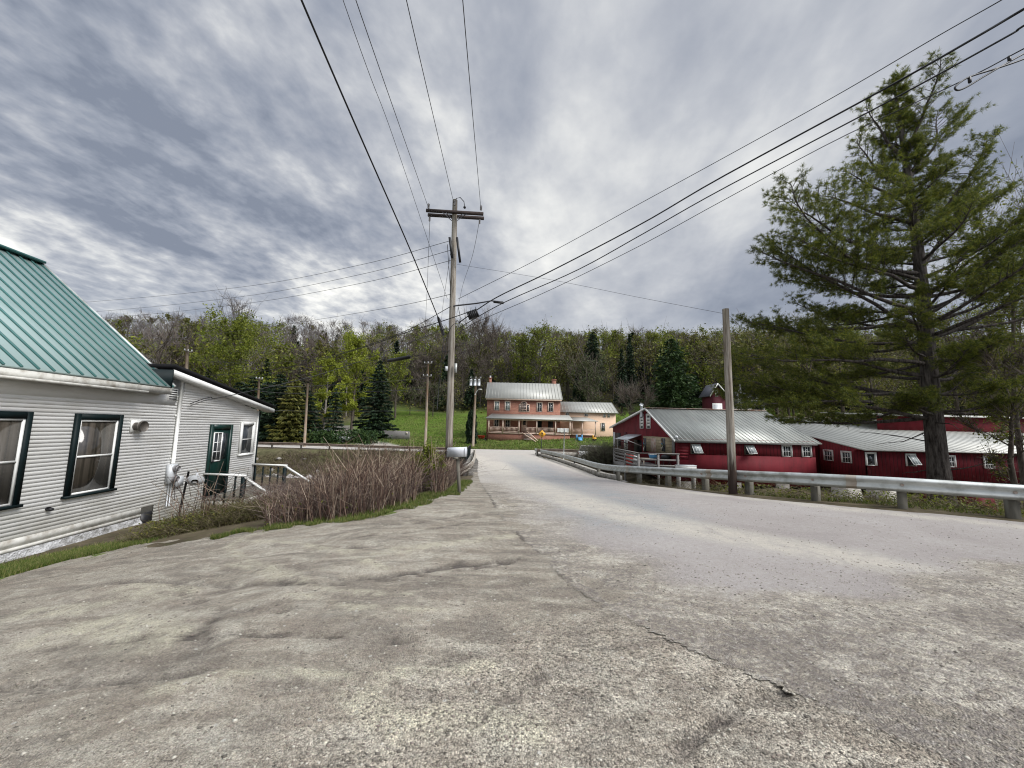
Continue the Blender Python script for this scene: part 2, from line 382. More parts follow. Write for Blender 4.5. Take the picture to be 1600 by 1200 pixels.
br.inputs['Scale'].default_value = 1; br.inputs['Brick Width'].default_value = .55; br.inputs['Row Height'].default_value = .22; br.inputs['Mortar Size'].default_value = .015
br.inputs['Color1'].default_value = (.36, .30, .20, 1); br.inputs['Color2'].default_value = (.26, .22, .15, 1); br.inputs['Mortar'].default_value = (.16, .13, .09, 1); t.col(br.outputs[0]); M['stone'] = t.set(.95, 0, .1)
M['rubble'] = simple('rubble_stone', (.20, .185, .165), .95, 0, .45, 3, .6, c2=(.06, .055, .05), bd=.05)
M['concrete'] = simple('weathered_concrete', (.36, .34, .30), .9, 0, .3, 3, .4, c2=(.20, .18, .15))
M['galv'] = simple('galvanised_steel', (.52, .54, .52), .5, .45, .2, 3.5, .1, c2=(.30, .31, .28))
M['galv_far'] = simple('rusted_galvanised_steel', (.46, .43, .37), .55, .3, .2, 1.5, .05, c2=(.30, .24, .18))
M['rail_brown'] = simple('rusty_rail', (.19, .145, .115), .7, .1, .3, 2, .1, c2=(.10, .07, .05))
M['grey_wood'] = simple('grey_weathered_wood', (.20, .19, .18), .9, 0, .35, 5, .3, aniso=(1, 1, 6))
M['post_wood'] = simple('weathered_post_wood', (.145, .135, .11), .9, 0, .4, 8, .5, aniso=(1, 1, .2))
M['dark_arm'] = simple('tarred_crossarm', (.035, .024, .020), .9, 0, .4, 6, .3)
M['black'] = simple('black_rubber', (.010, .010, .011), .5, 0, .2, 6, 0)
M['wire'] = simple('aluminium_wire', (.09, .09, .10), .5, .2, .1, 6, 0)
M['steel'] = simple('dark_steel', (.06, .06, .065), .5, .4, .2, 6, .1)
M['porcelain'] = simple('grey_porcelain', (.22, .21, .21), .3, 0, .1, 6, 0)
M['light_grey'] = simple('light_grey_enamel', (.55, .57, .58), .45, .1, .1, 4, .05)
M['vent'] = simple('vent_metal', (.13, .115, .10), .5, .4, .35, 6, .15)
M['mailbox'] = simple('mailbox_plastic', (.55, .57, .60), .55, 0, .1, 5, .05)
M['yellow'] = simple('sign_yellow', (.70, .36, .03), .5, 0, .05, 3, 0)
M['blue'] = simple('blue_plastic', (.08, .28, .50), .4, 0, .1, 3, 0); M['red_plastic'] = simple('red_plastic', (.42, .03, .02), .45, 0, .15, 3, 0)
M['dark_red'] = simple('dark_red_siding', (.075, .006, .014), .75, 0, .2, 3, .1, aniso=(1, 1, 6))
M['slate'] = simple('dark_shingles', (.055, .058, .07), .85, 0, .25, 3, .2)
M['white_cloth'] = simple('white_cloth', (.72, .71, .68), .9, 0, .15, 4, .3, c2=(.5, .5, .48))
def glass(name, c, c2, sc=1.5, an=(1, 1, 1), di=.4):
    t = MT(name); f = t.noise(t.coord(an), sc, 3, .5, di); t.col(t.ramp(f, [(.35, c), (.65, c2)])); t.set(.08, 0, .5, 0); return t.m
M['glass'] = glass('dark_window_glass', (.008, .010, .012), (.035, .04, .045), 3)
M['glass_pale'] = glass('pale_window_glass', (.10, .13, .12), (.26, .28, .26), 2)
M['glass_curtain'] = glass('glass_over_curtain', (.020, .018, .014), (.085, .072, .058), 2.2, (4.5, 4.5, .06), 0)
M['glass_white'] = glass('open_sash_glass', (.22, .26, .27), (.42, .46, .46), 2)

# ground materials
def gravelly(name, kind):
    t = MT(name); v = t.coord(); 
    peb = t.vor(v, 72, 'Color'); pd = t.vor(v, 72); peb2 = t.vor(v, 170, 'Color'); pd2 = t.vor(v, 170)
    s1 = t.n('ShaderNodeSeparateColor'); t.L.new(peb, s1.inputs[0]); s2 = t.n('ShaderNodeSeparateColor'); t.L.new(peb2, s2.inputs[0])
    patch = t.noise(v, .55, 6, .62, .6); mid = t.noise(v, 2.6, 6, .65, .5); fine = t.noise(v, 42, 4, .7)
    # ripples left by water and tyres: stretched noise
    st = t.noise(t.coord((.55, 1.9, 1), (0, 0, R(-14))), 1.0, 7, .66, 1.6); st2 = t.noise(t.coord((.5, 4.6, 1), (0, 0, R(9))), 1.0, 5, .6, .8)
    return t, v, s1.outputs[0], pd, s2.outputs[0], pd2, patch, mid, fine, st, st2
t, v, pc, pd, pc2, pd2, patch, mid, fine, st, st2 = gravelly('gravel_lot', 0)
c = t.ramp(patch, [(.3, (.255, .226, .180)), (.48, (.365, .328, .262)), (.66, (.49, .448, .365))])
sw = t.noise(t.coord((.8, 1.5, 1), (0, 0, R(-10))), 1.0, 6, .56, 2.6); c = t.mix(t.mr(sw, .50, .60, 0, .8), c, (.56, .52, .43)); c = t.mix(t.mr(sw, .475, .40, 0, .8), c, (.25, .224, .186))
c = t.mix(t.mr(st, .52, .70, 0, .55), c, (.47, .445, .375)); c = t.mix(t.mr(st, .46, .36, 0, .6), c, (.150, .135, .115))
gr_ = t.noise(v, 13, 6, .78); c = t.mix(t.mr(gr_, .40, .62, .45, 0), c, (.13, .115, .095)); c = t.mix(t.mr(t.noise(v, 24, 5, .75), .52, .70, 0, .5), c, (.52, .49, .41))
c = t.mix(t.mr(st2, .58, .72, 0, .35), c, (.50, .475, .39)); c = t.mix(t.mr(st2, .44, .34, 0, .35), c, (.15, .135, .115))
c = t.mix(t.mr(mid, .35, .7, 0, .35), c, (.31, .25, .195))
sandm = t.attr('sand'); c = t.mix(t.math('MULTIPLY', t.math('MULTIPLY', sandm, .85), t.mr(t.noise(v, 5, 6, .7, 1.0), .38, .6)), c, (.52, .485, .37))
rutm = t.attr('rut'); c = t.mix(t.math('MULTIPLY', rutm, t.mr(mid, .32, .6)), c, (.105, .09, .078))
loose = t.attr('loose')
sp = t.mr(pc, 0, 1, -.55, .75); sp2 = t.mr(pc2, 0, 1, -.45, .55)
k = t.math('MULTIPLY', t.math('ADD', t.math('MULTIPLY', sp, t.math('ADD', .35, t.math('MULTIPLY', loose, .5))), sp2), 1.0)
br_ = t.math('ADD', 1.0, t.math('MULTIPLY', k, t.math('ADD', .62, t.math('MULTIPLY', loose, .4)))); vm = t.n('ShaderNodeVectorMath', operation='SCALE'); t.L.new(c, vm.inputs[0]); t.L.new(br_, vm.inputs[3]); c = vm.outputs[0]
big = t.vor(v, 17, 'Color'); bs = t.n('ShaderNodeSeparateColor'); t.L.new(big, bs.inputs[0]); bd_ = t.vor(v, 17)
c = t.mix(t.math('MULTIPLY', t.mr(bs.outputs[0], .955, .97), t.math('MULTIPLY', t.mr(bd_, .25, .18), .8)), c, (.56, .54, .49))
t.col(c); hgt = t.math('ADD', t.math('MULTIPLY', pd, -.6), t.math('ADD', t.math('MULTIPLY', pd2, -.3), t.math('ADD', t.math('MULTIPLY', mid, 1.2), t.math('MULTIPLY', st2, 1.6))))
t.bump(hgt, 1.0, .03); M['lot'] = t.set(.92, 0, .25)
t, v, pc, pd, pc2, pd2, patch, mid, fine, st, st2 = gravelly('worn_asphalt', 1)
c = t.ramp(patch, [(.3, (.325, .295, .275)), (.5, (.375, .345, .32)), (.7, (.42, .39, .365))])
lane = t.attr('blue'); c = t.mix(t.math('MULTIPLY', lane, t.mr(mid, .3, .6)), c, (.285, .30, .30))
sandm = t.attr('sand'); c = t.mix(t.math('MULTIPLY', sandm, t.mr(mid, .22, .55)), c, (.52, .485, .415))
loose = t.attr('loose'); sw = t.noise(t.coord((.8, 1.5, 1), (0, 0, R(-10))), 1.0, 6, .56, 2.6); cl_ = t.ramp(patch, [(.3, (.255, .226, .180)), (.48, (.365, .328, .262)), (.66, (.49, .448, .365))])
cl_ = t.mix(t.mr(sw, .50, .60, 0, .7), cl_, (.56, .52, .43)); cl_ = t.mix(t.mr(sw, .475, .40, 0, .7), cl_, (.25, .224, .186))
lf_ = t.math('ADD', t.math('MULTIPLY', loose, 1.9), t.math('MULTIPLY', t.math('SUBTRACT', mid, .75), 1.3), clamp=True); c = t.mix(lf_, c, cl_)
sp = t.mr(pc, 0, 1, -.6, .8); sp2 = t.mr(pc2, 0, 1, -.5, .6)
k = t.math('ADD', t.math('MULTIPLY', t.math('MULTIPLY', sp, loose), .7), t.math('MULTIPLY', sp2, t.math('ADD', .28, t.math('MULTIPLY', loose, .5))))
vm = t.n('ShaderNodeVectorMath', operation='SCALE'); t.L.new(c, vm.inputs[0]); t.L.new(t.math('ADD', 1.0, t.math('MULTIPLY', k, .75)), vm.inputs[3]); c = vm.outputs[0]
gr_ = t.noise(v, 15, 6, .78); c = t.mix(t.math('MULTIPLY', t.mr(gr_, .42, .62, .55, 0), t.math('ADD', .35, loose)), c, (.15, .13, .12)); c = t.mix(t.math('MULTIPLY', t.mr(t.noise(v, 26, 5, .75), .54, .72, 0, .6), t.math('ADD', .4, loose)), c, (.55, .52, .47))
c = t.mix(t.math('MULTIPLY', t.mr(t.attr('crack'), .2, .9, 0, .85), t.mr(mid, .42, .60)), c, (.085, .072, .062)); t.col(c)
hgt = t.math('ADD', t.math('MULTIPLY', t.math('MULTIPLY', pd, loose), -1.0), t.math('ADD', t.math('MULTIPLY', pd2, -.4), t.math('MULTIPLY', mid, t.math('ADD', .2, loose))))
t.bump(hgt, .85, .024); M['road'] = t.set(.9, 0, .3)
t = MT('terrain'); v = t.coord(); n1 = t.noise(v, .12, 5, .6, .5); n2 = t.noise(v, 1.4, 5, .65); n3 = t.noise(v, 9, 5, .7)
soil = t.ramp(n2, [(.3, (.045, .034, .025)), (.55, (.115, .09, .062)), (.75, (.18, .15, .105))]); soil = t.mix(t.mr(n3, .4, .7, 0, .5), soil, (.06, .075, .025))
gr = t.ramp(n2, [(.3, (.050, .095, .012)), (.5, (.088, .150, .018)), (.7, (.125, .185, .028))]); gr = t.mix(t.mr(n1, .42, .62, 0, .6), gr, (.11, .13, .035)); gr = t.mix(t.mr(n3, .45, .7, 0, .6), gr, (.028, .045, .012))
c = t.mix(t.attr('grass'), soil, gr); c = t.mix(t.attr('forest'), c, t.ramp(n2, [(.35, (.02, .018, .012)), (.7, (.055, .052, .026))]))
gv = t.ramp(n3, [(.35, (.20, .18, .15)), (.65, (.36, .34, .30))]); c = t.mix(t.attr('gravel'), c, gv); t.col(c); t.bump(n3, .5, .06); M['ground'] = t.set(.95, 0, .1)
t = MT('creek_water'); f = t.noise(t.coord((1, 1, 1)), 3.2, 4, .6, .5); t.col(t.ramp(f, [(.4, (.045, .045, .04)), (.6, (.10, .10, .095))])); t.bump(f, .4, .05); M['water'] = t.set(.12, 0, .5)
M['grassblade'] = leafmat('grass_blades', [(.03, .06, .010), (.065, .115, .018), (.115, .165, .03), (.20, .20, .06), (.28, .25, .12)], .3)
M['cane'] = islandmat('dead_canes', [(.030, .018, .016), (.085, .052, .042), (.15, .095, .070), (.25, .185, .135), (.40, .33, .25)])
M['cane_red'] = islandmat('reddish_twigs', [(.045, .031, .027), (.10, .07, .06), (.16, .118, .098), (.22, .175, .145)])
M['weed'] = islandmat('weeds', [(.03, .022, .012), (.07, .05, .03), (.10, .10, .035), (.15, .13, .07), (.24, .20, .13)])
M['pebble'] = islandmat('pebbles', [(.10, .09, .075), (.20, .18, .15), (.30, .27, .22), (.20, .165, .14), (.38, .35, .29), (.52, .49, .42)])
M['rock'] = simple('river_rock', (.30, .28, .26), .85, 0, .4, 2, .4, c2=(.10, .09, .085), bd=.05)
M['needles'] = leafmat('pine_needles', [(.020, .034, .010), (.052, .078, .016), (.105, .132, .020), (.17, .185, .026), (.25, .245, .04)], .42)
M['needles_dark'] = leafmat('spruce_needles', [(.006, .014, .009), (.012, .026, .013), (.020, .040, .016), (.032, .056, .020)], .1)
M['pine_mid'] = leafmat('pine_needles_far', [(.014, .034, .012), (.026, .055, .016), (.044, .080, .020), (.06, .10, .025)], .15)
M['leaf_lime'] = leafmat('lime_leaves', [(.13, .165, .015), (.19, .23, .022), (.26, .29, .034), (.34, .36, .055)], .4)
M['leaf_green'] = leafmat('spring_leaves', [(.075, .105, .014), (.125, .155, .020), (.18, .205, .026), (.25, .265, .042)], .35)
M['leaf_olive'] = leafmat('olive_leaves', [(.055, .065, .016), (.10, .108, .022), (.145, .145, .032), (.20, .18, .046)], .3)
M['leaf_sage'] = leafmat('sage_leaves', [(.04, .052, .022), (.07, .085, .035), (.10, .12, .048), (.14, .15, .065)], .3)
M['twig_brown'] = islandmat('bare_twigs', [(.045, .036, .030), (.09, .072, .060), (.14, .115, .095), (.20, .17, .145)])
M['twig_grey'] = islandmat('grey_twigs', [(.08, .07, .066), (.13, .115, .11), (.19, .175, .17), (.27, .25, .24)])
M['bush_twig'] = islandmat('bush_twigs', [(.05, .045, .035), (.10, .09, .07), (.15, .14, .10), (.13, .15, .08)])
# ================================================================ SETTING
def inpoly(x, y, poly):
    x = np.asarray(x, float); y = np.asarray(y, float); ins = np.zeros(x.shape, bool); j = len(poly)-1
    for i in range(len(poly)):
        xi, yi = poly[i][:2]; xj, yj = poly[j][:2]
        c = ((yi > y) != (yj > y)) & (x < (xj-xi)*(y-yi)/(yj-yi+1e-12)+xi); ins ^= c; j = i
    return ins
def densify(pl, step):
    pl = np.asarray(pl, float); out = []
    for a, b in zip(pl[:-1], pl[1:]):
        k = max(1, int(np.linalg.norm(b-a)/step)); out += [a+(b-a)*i/k for i in range(k)]
    return np.array(out+[pl[-1]])
EDGEPX = [(0, 903), (100, 876), (210, 852), (330, 840), (440, 824), (560, 812), (640, 792), (712, 772), (738, 752), (742, 738)]
EDGE = np.array([Gp(*p)[:2] for p in EDGEPX])
LEFT = [np.array(q, float) for q in ((6, -7), (3.4, 0), (2.35, 1.9))]+[Gp(*p)[:2] for p in ((1050, 1003), (905, 925), (850, 875), (800, 828), (772, 790), (752, 757), (746, 737), (744, 716))]
RIGHT = [np.array(q, float) for q in ((36, -14), (26, -5), (17, 2.0))]+[Gp(*p)[:2] for p in ((1600, 818), (1412, 801), (1272, 788), (1167, 778), (1070, 766), (985, 756), (930, 744), (838, 711.5))]
LEFT.append(np.array([-6.0, 46.5])); RIGHT.append(np.array([9.0, 46.5]))
LEFT = np.array(LEFT); RIGHT = np.array(RIGHT)
def axis(lo, hi, c0, c1, step, g=1.07):
    a = list(np.arange(c0, c1, step)); s_ = step; x = c0
    while x > lo: s_ *= g; x -= s_; a.insert(0, x)
    s_ = step; x = a[-1]
    while x < hi: s_ *= g; x += s_; a.append(x)
    return np.array(a)
def grid(name, xs, ys, zf, mat, attrs, keep=None):
    X, Y = np.meshgrid(xs, ys); Z = zf(X, Y); nx, ny = len(xs), len(ys)
    i = np.arange(ny-1)[:, None]*nx; j = np.arange(nx-1)[None, :]
    f = np.stack([i+j, i+j+1, i+j+1+nx, i+j+nx], -1).reshape(-1, 4)
    if keep is not None:
        k = keep(X, Y).ravel(); f = f[k[f].any(1)]
    mb = MB(); mb.add(np.stack([X, Y, Z], -1).reshape(-1, 3), f); o = struct(name, mb, mat)
    for nm, fn in attrs.items():
        a = o.data.attributes.new(nm, 'FLOAT', 'POINT'); a.data.foreach_set('value', np.clip(fn(X, Y), 0, 1).astype(np.float32).ravel())
    return o
lotpoly = [tuple(p) for p in EDGE]+[(.5, 24), (5, 14), (8, 5), (9, -6), (-11, -6), (-9.5, 3)]
roadpoly = [tuple(p) for p in LEFT]+[tuple(p) for p in RIGHT[::-1]]
inner_lot = [(p[0]+(.35 if i < 5 else .25), p[1]-.35) for i, p in enumerate(EDGE)]+[(.3, 22), (4.5, 13), (7.5, 5), (9, -7), (-10, -7), (-9, 3)]
cl_road = (LEFT+RIGHT)/2
def wob(x, y, s=1.0): return np.sin(x*1.7*s+1.3*np.sin(y*1.1*s))*np.cos(y*1.3*s+.8*np.sin(x*.9*s))
def terr_z(x, y):
    z = ground(x, y)
    z = z + .10*wob(x, y)*ss(1, 5, pdist(x, y, cl_road)-3)*ss(6, 12, y)
    z = z+ (ss(95, 140, y))*3.0*wob(x*.05, y*.05)
    z = np.where(inpoly(x, y, inner_lot), plateau0(x, y)-.12, z)
    # below the road (and the bridge deck) the earth stays clear of the carriageway
    ins = inpoly(x, y, roadpoly); z = np.where(ins, np.minimum(z, plateau0(x, y)-.55), z)
    fr = (y > 43.5) & (y < 53.5); z = np.where(fr, np.minimum(z, plateau0(x, y)-.05), z)
    return z
def a_grass(x, y):
    g = ss(52.5, 54, y)*(1-ss(108, 122, y+6*wob(x*.1, y*.1)))*ss(-40, -30, x)
    d = pdist(x, y, EDGE); g2 = (1-ss(.5, .9, np.minimum(pdist(x, y, EDGE[:2]), pdist(x, y, EDGE[6:]))+.3*wob(x*3, y*3)))*(y < 16)*.8
    g3 = (y < 6)*(x < -5)
    yr = np.interp(x, RAILX[np.argsort(RAILX)], RAILY[np.argsort(RAILX)]); g4 = (1-ss(.5, 1.6, np.abs(y-yr-.4)))*(x > 6.5)*.6
    g5 = .22*ss(34, 38, y)*(y < 46)*(x < -4)*(.6+.6*wob(x*.4, y*.4)); return np.maximum.reduce([g, g2, g3*1.0, g5])
def drive(x, y):
    # gravel drive going up to the left of the meadow
    pl = np.array([at(600, 694, 54)[:2], at(562, 690, 58)[:2], at(545, 683, 66)[:2], at(530, 678, 78)[:2]])
    return 1-ss(1.8, 2.6, pdist(x, y, pl))
grid('ground', axis(-420, 420, -12, 13, .3, 1.045), axis(-12, 420, -2, 56, .3, 1.05), terr_z, M['ground'],
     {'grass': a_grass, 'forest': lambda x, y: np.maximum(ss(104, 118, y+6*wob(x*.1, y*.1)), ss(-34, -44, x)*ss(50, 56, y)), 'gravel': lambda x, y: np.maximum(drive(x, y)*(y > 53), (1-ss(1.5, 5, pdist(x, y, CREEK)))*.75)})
# masks of the lot: light silt washes and darker ruts, laid out from where they lie on the ground
def px_line(pts): return np.array([Gp(*p)[:2] for p in pts])
SILT = [(px_line([(445, 828), (385, 838), (358, 855), (372, 872), (430, 892), (478, 908)]), .06), (px_line([(380, 846), (470, 850), (560, 872), (600, 890)]), .05),
        (px_line([(205, 918), (240, 925), (285, 927)]), .16), (px_line([(560, 1085), (620, 1135), (700, 1130), (760, 1122), (830, 1150)]), .10),
        (px_line([(360, 880), (430, 905), (520, 925), (640, 930)]), .04), (px_line([(440, 930), (560, 950), (700, 955)]), .04), (px_line([(500, 860), (600, 868), (720, 850)]), .05), (px_line([(240, 1080), (420, 1050), (600, 1060), (780, 1040)]), .05), (px_line([(620, 860), (700, 850), (800, 838)]), .10), (px_line([(100, 990), (180, 975), (260, 1000)]), .22), (px_line([(40, 960), (150, 950)]), .14)]
RUTS = [(px_line([(190, 910), (250, 908), (360, 914), (480, 912), (600, 900), (700, 888), (810, 872)]), .05), (px_line([(0, 1074), (120, 1070), (210, 1060), (300, 1052)]), .04),
        (px_line([(350, 952), (320, 980), (325, 1010)]), .05), (px_line([(540, 905), (640, 895), (720, 880)]), .05), (px_line([(550, 855), (585, 853)]), .06),
        (px_line([(270, 912), (300, 935), (350, 952), (450, 955)]), .015), (px_line([(480, 916), (640, 903), (820, 876)]), .02), (px_line([(100, 1010), (240, 1000), (420, 990), (640, 1000)]), .02), (px_line([(640, 1180), (760, 1120), (860, 1040)]), .02), (px_line([(560, 840), (640, 832), (740, 815)]), .025), (px_line([(540, 828), (640, 820), (730, 805)]), .025), (px_line([(1060, 1170), (1180, 1090), (1330, 1050)]), .03)]
def lines(x, y, Ls, k=1.0):
    m = np.zeros(x.shape)
    for pl, w in Ls: m = np.maximum(m, 1-ss(w*.4, w*1.6*k, pdist(x, y, pl)+.03*wob(x*7, y*7)))
    return m
def lot_z(x, y):
    z = plateau0(x, y)+.004; n_ = (y < 9)*(x < 4)
    z = z+n_*(.006*wob(x*2.3, y*2.9)+.004*wob(x*6+2, y*5)-.03*lines(x, y, RUTS)+.010*lines(x, y, SILT))
    z = z-.10*ss(.0, .28, pdist(x, y, EDGE))*0
    return z
LOOSE = [(px_line([(640, 1180), (800, 1080), (960, 1020), (1100, 1040), (1250, 1120), (1400, 1190)]), .4)]
GRV = (.0, )
lx = np.arange(-11, 9, .07); ly = np.concatenate([np.arange(-6, 1.2, .3), np.arange(1.2, 8, .06), np.arange(8, 26, .15)])
grid('gravel_lot', lx, ly, lot_z, M['lot'], {'sand': lambda x, y: lines(x, y, SILT), 'rut': lambda x, y: lines(x, y, RUTS), 'loose': lambda x, y: np.maximum((1-ss(1.6, 3.6, y))*ss(-2.2, 1, x), lines(x, y, LOOSE, 1.6))},
     keep=lambda x, y: inpoly(x+.05*wob(x*5, y*5), y+.05*wob(y*4, x*3)-.04*np.sin(x*17)*np.sin(y*13), lotpoly))
# road: strip between its two edges, broken along the left one
def strip(name, Lp, Rp, na, nv, zf, mat, attrs, ragged=0, thick=.0):
    tt = np.linspace(0, 1, na); 
    def res(P):
        # resample so that both edges advance together
        k = len(P)-1; u = tt*k; i = np.minimum(u.astype(int), k-1); f = u-i
        p0 = P[np.maximum(i-1, 0)]; p1 = P[i]; p2 = P[i+1]; p3 = P[np.minimum(i+2, k)]; f = f[:, None]
        return .5*((2*p1)+(-p0+p2)*f+(2*p0-5*p1+4*p2-p3)*f**2+(-p0+3*p1-3*p2+p3)*f**3)
    A = res(Lp); B = res(Rp)
    if ragged:
        s_ = np.linspace(0, 60, na); A = A+((np.sin(s_*9.1)+np.sin(s_*23.7+1)+np.sin(s_*51)+.6*np.sin(s_*83))*ragged)[:, None]*np.array([.8, .3])
    v = np.linspace(0, 1, nv)**1.25
    P = A[:, None, :]*(1-v)[None, :, None]+B[:, None, :]*v[None, :, None]
    X, Y = P[..., 0], P[..., 1]; Z = zf(X, Y)
    i = np.arange(na-1)[:, None]*nv; j = np.arange(nv-1)[None, :]
    f = np.stack([i+j, i+j+1, i+j+1+nv, i+j+nv], -1).reshape(-1, 4)
    mb = MB(); mb.add(np.stack([X, Y, Z], -1).reshape(-1, 3), f); 
    if thick:
        k0 = np.arange(na)*nv; V0 = np.stack([A[:, 0], A[:, 1], zf(A[:, 0], A[:, 1])], -1); V1 = V0-np.array([.02, 0, thick])
        ii = np.arange(na-1); mb.add(np.vstack([V0, V1]), np.stack([ii, ii+na, ii+na+1, ii+1], -1), 0)
    o = struct(name, mb, mat); VV = np.vstack(mb.V); X, Y = VV[:, 0], VV[:, 1]
    for nm, fn in attrs.items():
        a = o.data.attributes.new(nm, 'FLOAT', 'POINT'); a.data.foreach_set('value', np.clip(fn(X, Y), 0, 1).astype(np.float32).ravel())
    return o
SANDB = px_line([(1600, 945), (1450, 900), (1300, 868), (1150, 842), (1000, 812), (900, 786), (830, 762), (790, 740), (768, 722)])
SANDE = px_line([(1600, 826), (1412, 806), (1272, 792), (1098, 773), (935, 747), (836, 714)])
BLUE = px_line([(960, 800), (900, 770), (850, 745), (820, 725), (800, 712)])
def a_sand(x, y):
    w = .10+.085*y
    a = .95*(1-ss(.25, 1.0, pdist(x, y, SANDB)/np.clip(w*1.3, .3, 1.6)))
    b = .75*(1-ss(.05, .5, pdist(x, y, SANDE)+.1*wob(x*3, y*3)))
    c = .55*ss(26, 36, y)+.75*(1-ss(.2, 1.6, pdist(x, y, LEFT[6:])))*ss(4.5, 8, y)
    return np.maximum.reduce([a, b, c])
def a_loose(x, y):
    d = pdist(x, y, SANDB); near = ss(.5, -.4, y-3.3-.30*np.clip(x-1, -1, 9)+.3*wob(x*1.3, y*1.3))
    side = (1-ss(.1, 1.7, pdist(x, y, LEFT[1:9])+.3*wob(x*2, y*2)))*np.where(y < 5.5, 1.0, .7)
    return np.maximum(near, side)
def road_z(x, y):
    lift = .012*ss(.1, 1.5, pdist(x, y, LEFT))+.007
    return plateau0(x, y)+lift+.05*ss(.5, 3.5, pdist(x, y, LEFT))*ss(3, 6, y)*0
strip('road', LEFT, RIGHT, 900, 130, road_z, M['road'], {'sand': a_sand, 'loose': a_loose, 'blue': lambda x, y: 1-ss(.6, 2.2, pdist(x, y, BLUE)), 'crack': lambda x, y: (1-ss(.012, .055, pdist(x, y, LEFT[3:9])+.03*wob(x*11, y*9)))*ss(2.8, 4.4, y)*.8}, ragged=.018, thick=0)
def farz(x, y): return plateau0(x, y)+.012
strip('far_road', np.array([(-140., 62), (-70, 53), (-30, 47.8), (-14, 46.0), (0, 44.8), (25, 45.6), (60, 50), (120, 66)]), np.array([(-136., 70), (-68, 60), (-30, 54.0), (-14, 52.8), (0, 52.2), (25, 54.5), (58, 60), (116, 76)]), 220, 12, farz, M['road'],
      {'sand': lambda x, y: .55+0*x, 'loose': lambda x, y: 0*x, 'blue': lambda x, y: .4+0*x, 'crack': lambda x, y: 0*x})
# creek water in its bed
mb = MB(); c_ = densify(CREEK, 2.0); n_ = len(c_); tg = np.gradient(c_, axis=0); tg /= np.linalg.norm(tg, axis=1)[:, None]; pr = np.stack([-tg[:, 1], tg[:, 0]], -1)
a_ = c_+pr*3.2; b_ = c_-pr*3.2; zz = np.full((n_, 1), -3.47)
mb.add(np.vstack([np.hstack([a_, zz]), np.hstack([b_, zz])]), [[i, i+1, i+1+n_, i+n_] for i in range(n_-1)]); struct('water', mb, M['water'])

def scatter_rocks(n, fn, smin, smax, mb):
    o8 = np.array([(1, 0, 0), (-1, 0, 0), (0, 1, 0), (0, -1, 0), (0, 0, 1), (0, 0, -1)], float)
    f8 = np.array([[0, 2, 4], [2, 1, 4], [1, 3, 4], [3, 0, 4], [2, 0, 5], [1, 2, 5], [3, 1, 5], [0, 3, 5]])
    P = fn(n); n = len(P); s = smin*(smax/smin)**(rng.random(n)**2.2)
    V = o8[None]*rng.uniform(.55, 1.0, (n, 6, 1)); V[:, :, 2] *= .6; an = rng.random(n)*6.283
    ca, sa = np.cos(an)[:, None], np.sin(an)[:, None]; x = V[..., 0]*ca-V[..., 1]*sa; y = V[..., 0]*sa+V[..., 1]*ca
    V = np.stack([x*1.2, y, V[..., 2]], -1)*s[:, None, None]+P[:, None, :]
    mb.add(V.reshape(-1, 3), (f8[None]+6*np.arange(n)[:, None, None]).reshape(-1, 3))
# loose stones on the lot and the near road
def peb_pos(n):
    y = 1.3+8*rng.random(n*3)**1.9; x = (rng.random(n*3)*2-1)*1.5*y
    w = .38+.9*((x > -1.5+.2*y))*((y < 4.6+.1*x))+.3*(y < 2.6); ok = rng.random(n*3) < w; x = x[ok][:n]; y = y[ok][:n]
    ok = inpoly(x, y, lotpoly) | inpoly(x, y, roadpoly); x, y = x[ok], y[ok]
    inr = inpoly(x, y, roadpoly); z = np.where(inr, road_z(x, y), lot_z(x, y)); return np.stack([x, y, z+.001], -1)
mb = MB(); scatter_rocks(42000, peb_pos, .003, .017, mb)
single('loose_stones', mb, M['pebble'], 'small loose grey and white stones scattered over the gravel in the foreground', None, (0, 0, 0), kind='stuff')
mb = MB()
def rk(n):
    t_ = rng.random(n)*60-38; x = t_; y = np.interp(x, CREEK[:, 0], CREEK[:, 1])+rng.normal(0, 2.6, n); return np.stack([x, y, ground(x, y)+.05], -1)
scatter_rocks(1500, rk, .12, .75, mb)
single('river_rocks', mb, M['rock'], 'pale and dark boulders along the bed of the creek', None, (0, 0, 0), kind='stuff')

# ---------------------------------------------------------------- bridge and guard rails
WPROF = [(0, .155), (.03, .15), (.075, .105), (.08, .075), (.02, .02), (.02, -.02), (.08, -.075), (.075, -.105), (.03, -.15), (0, -.155)]
def wbeam(mb, pl, up_, side=1.0, mi=0):
    pl = np.asarray(pl, float); k = len(pl); t_ = np.gradient(pl[:, :2], axis=0); t_ /= np.linalg.norm(t_, axis=1)[:, None]
    nn = np.stack([-t_[:, 1], t_[:, 0]], -1)*side; m = len(WPROF); V = []
    for th in (0, -.006):
        for i in range(k):
            for d, z in WPROF: V.append((pl[i, 0]+nn[i, 0]*(d+th), pl[i, 1]+nn[i, 1]*(d+th), pl[i, 2]+up_+z))
    F_ = []
    for l in (0, 1):
        for i in range(k-1):
            for j in range(m-1): F_.append([l*k*m+i*m+j, l*k*m+i*m+j+1, l*k*m+(i+1)*m+j+1, l*k*m+(i+1)*m+j])
    mb.add(V, F_, mi)
def smooth_pl(pl, n):
    pl = np.asarray(pl, float); k = len(pl)-1; u = np.linspace(0, k, n); i = np.minimum(u.astype(int), k-1); f = (u-i)[:, None]
    p0 = pl[np.maximum(i-1, 0)]; p1 = pl[i]; p2 = pl[i+1]; p3 = pl[np.minimum(i+2, k)]
    return .5*((2*p1)+(-p0+p2)*f+(2*p0-5*p1+4*p2-p3)*f**2+(-p0+3*p1-3*p2+p3)*f**3)
RP = np.array(RAILP); RP[:, 2] = plateau0(RP[:, 0], RP[:, 1])
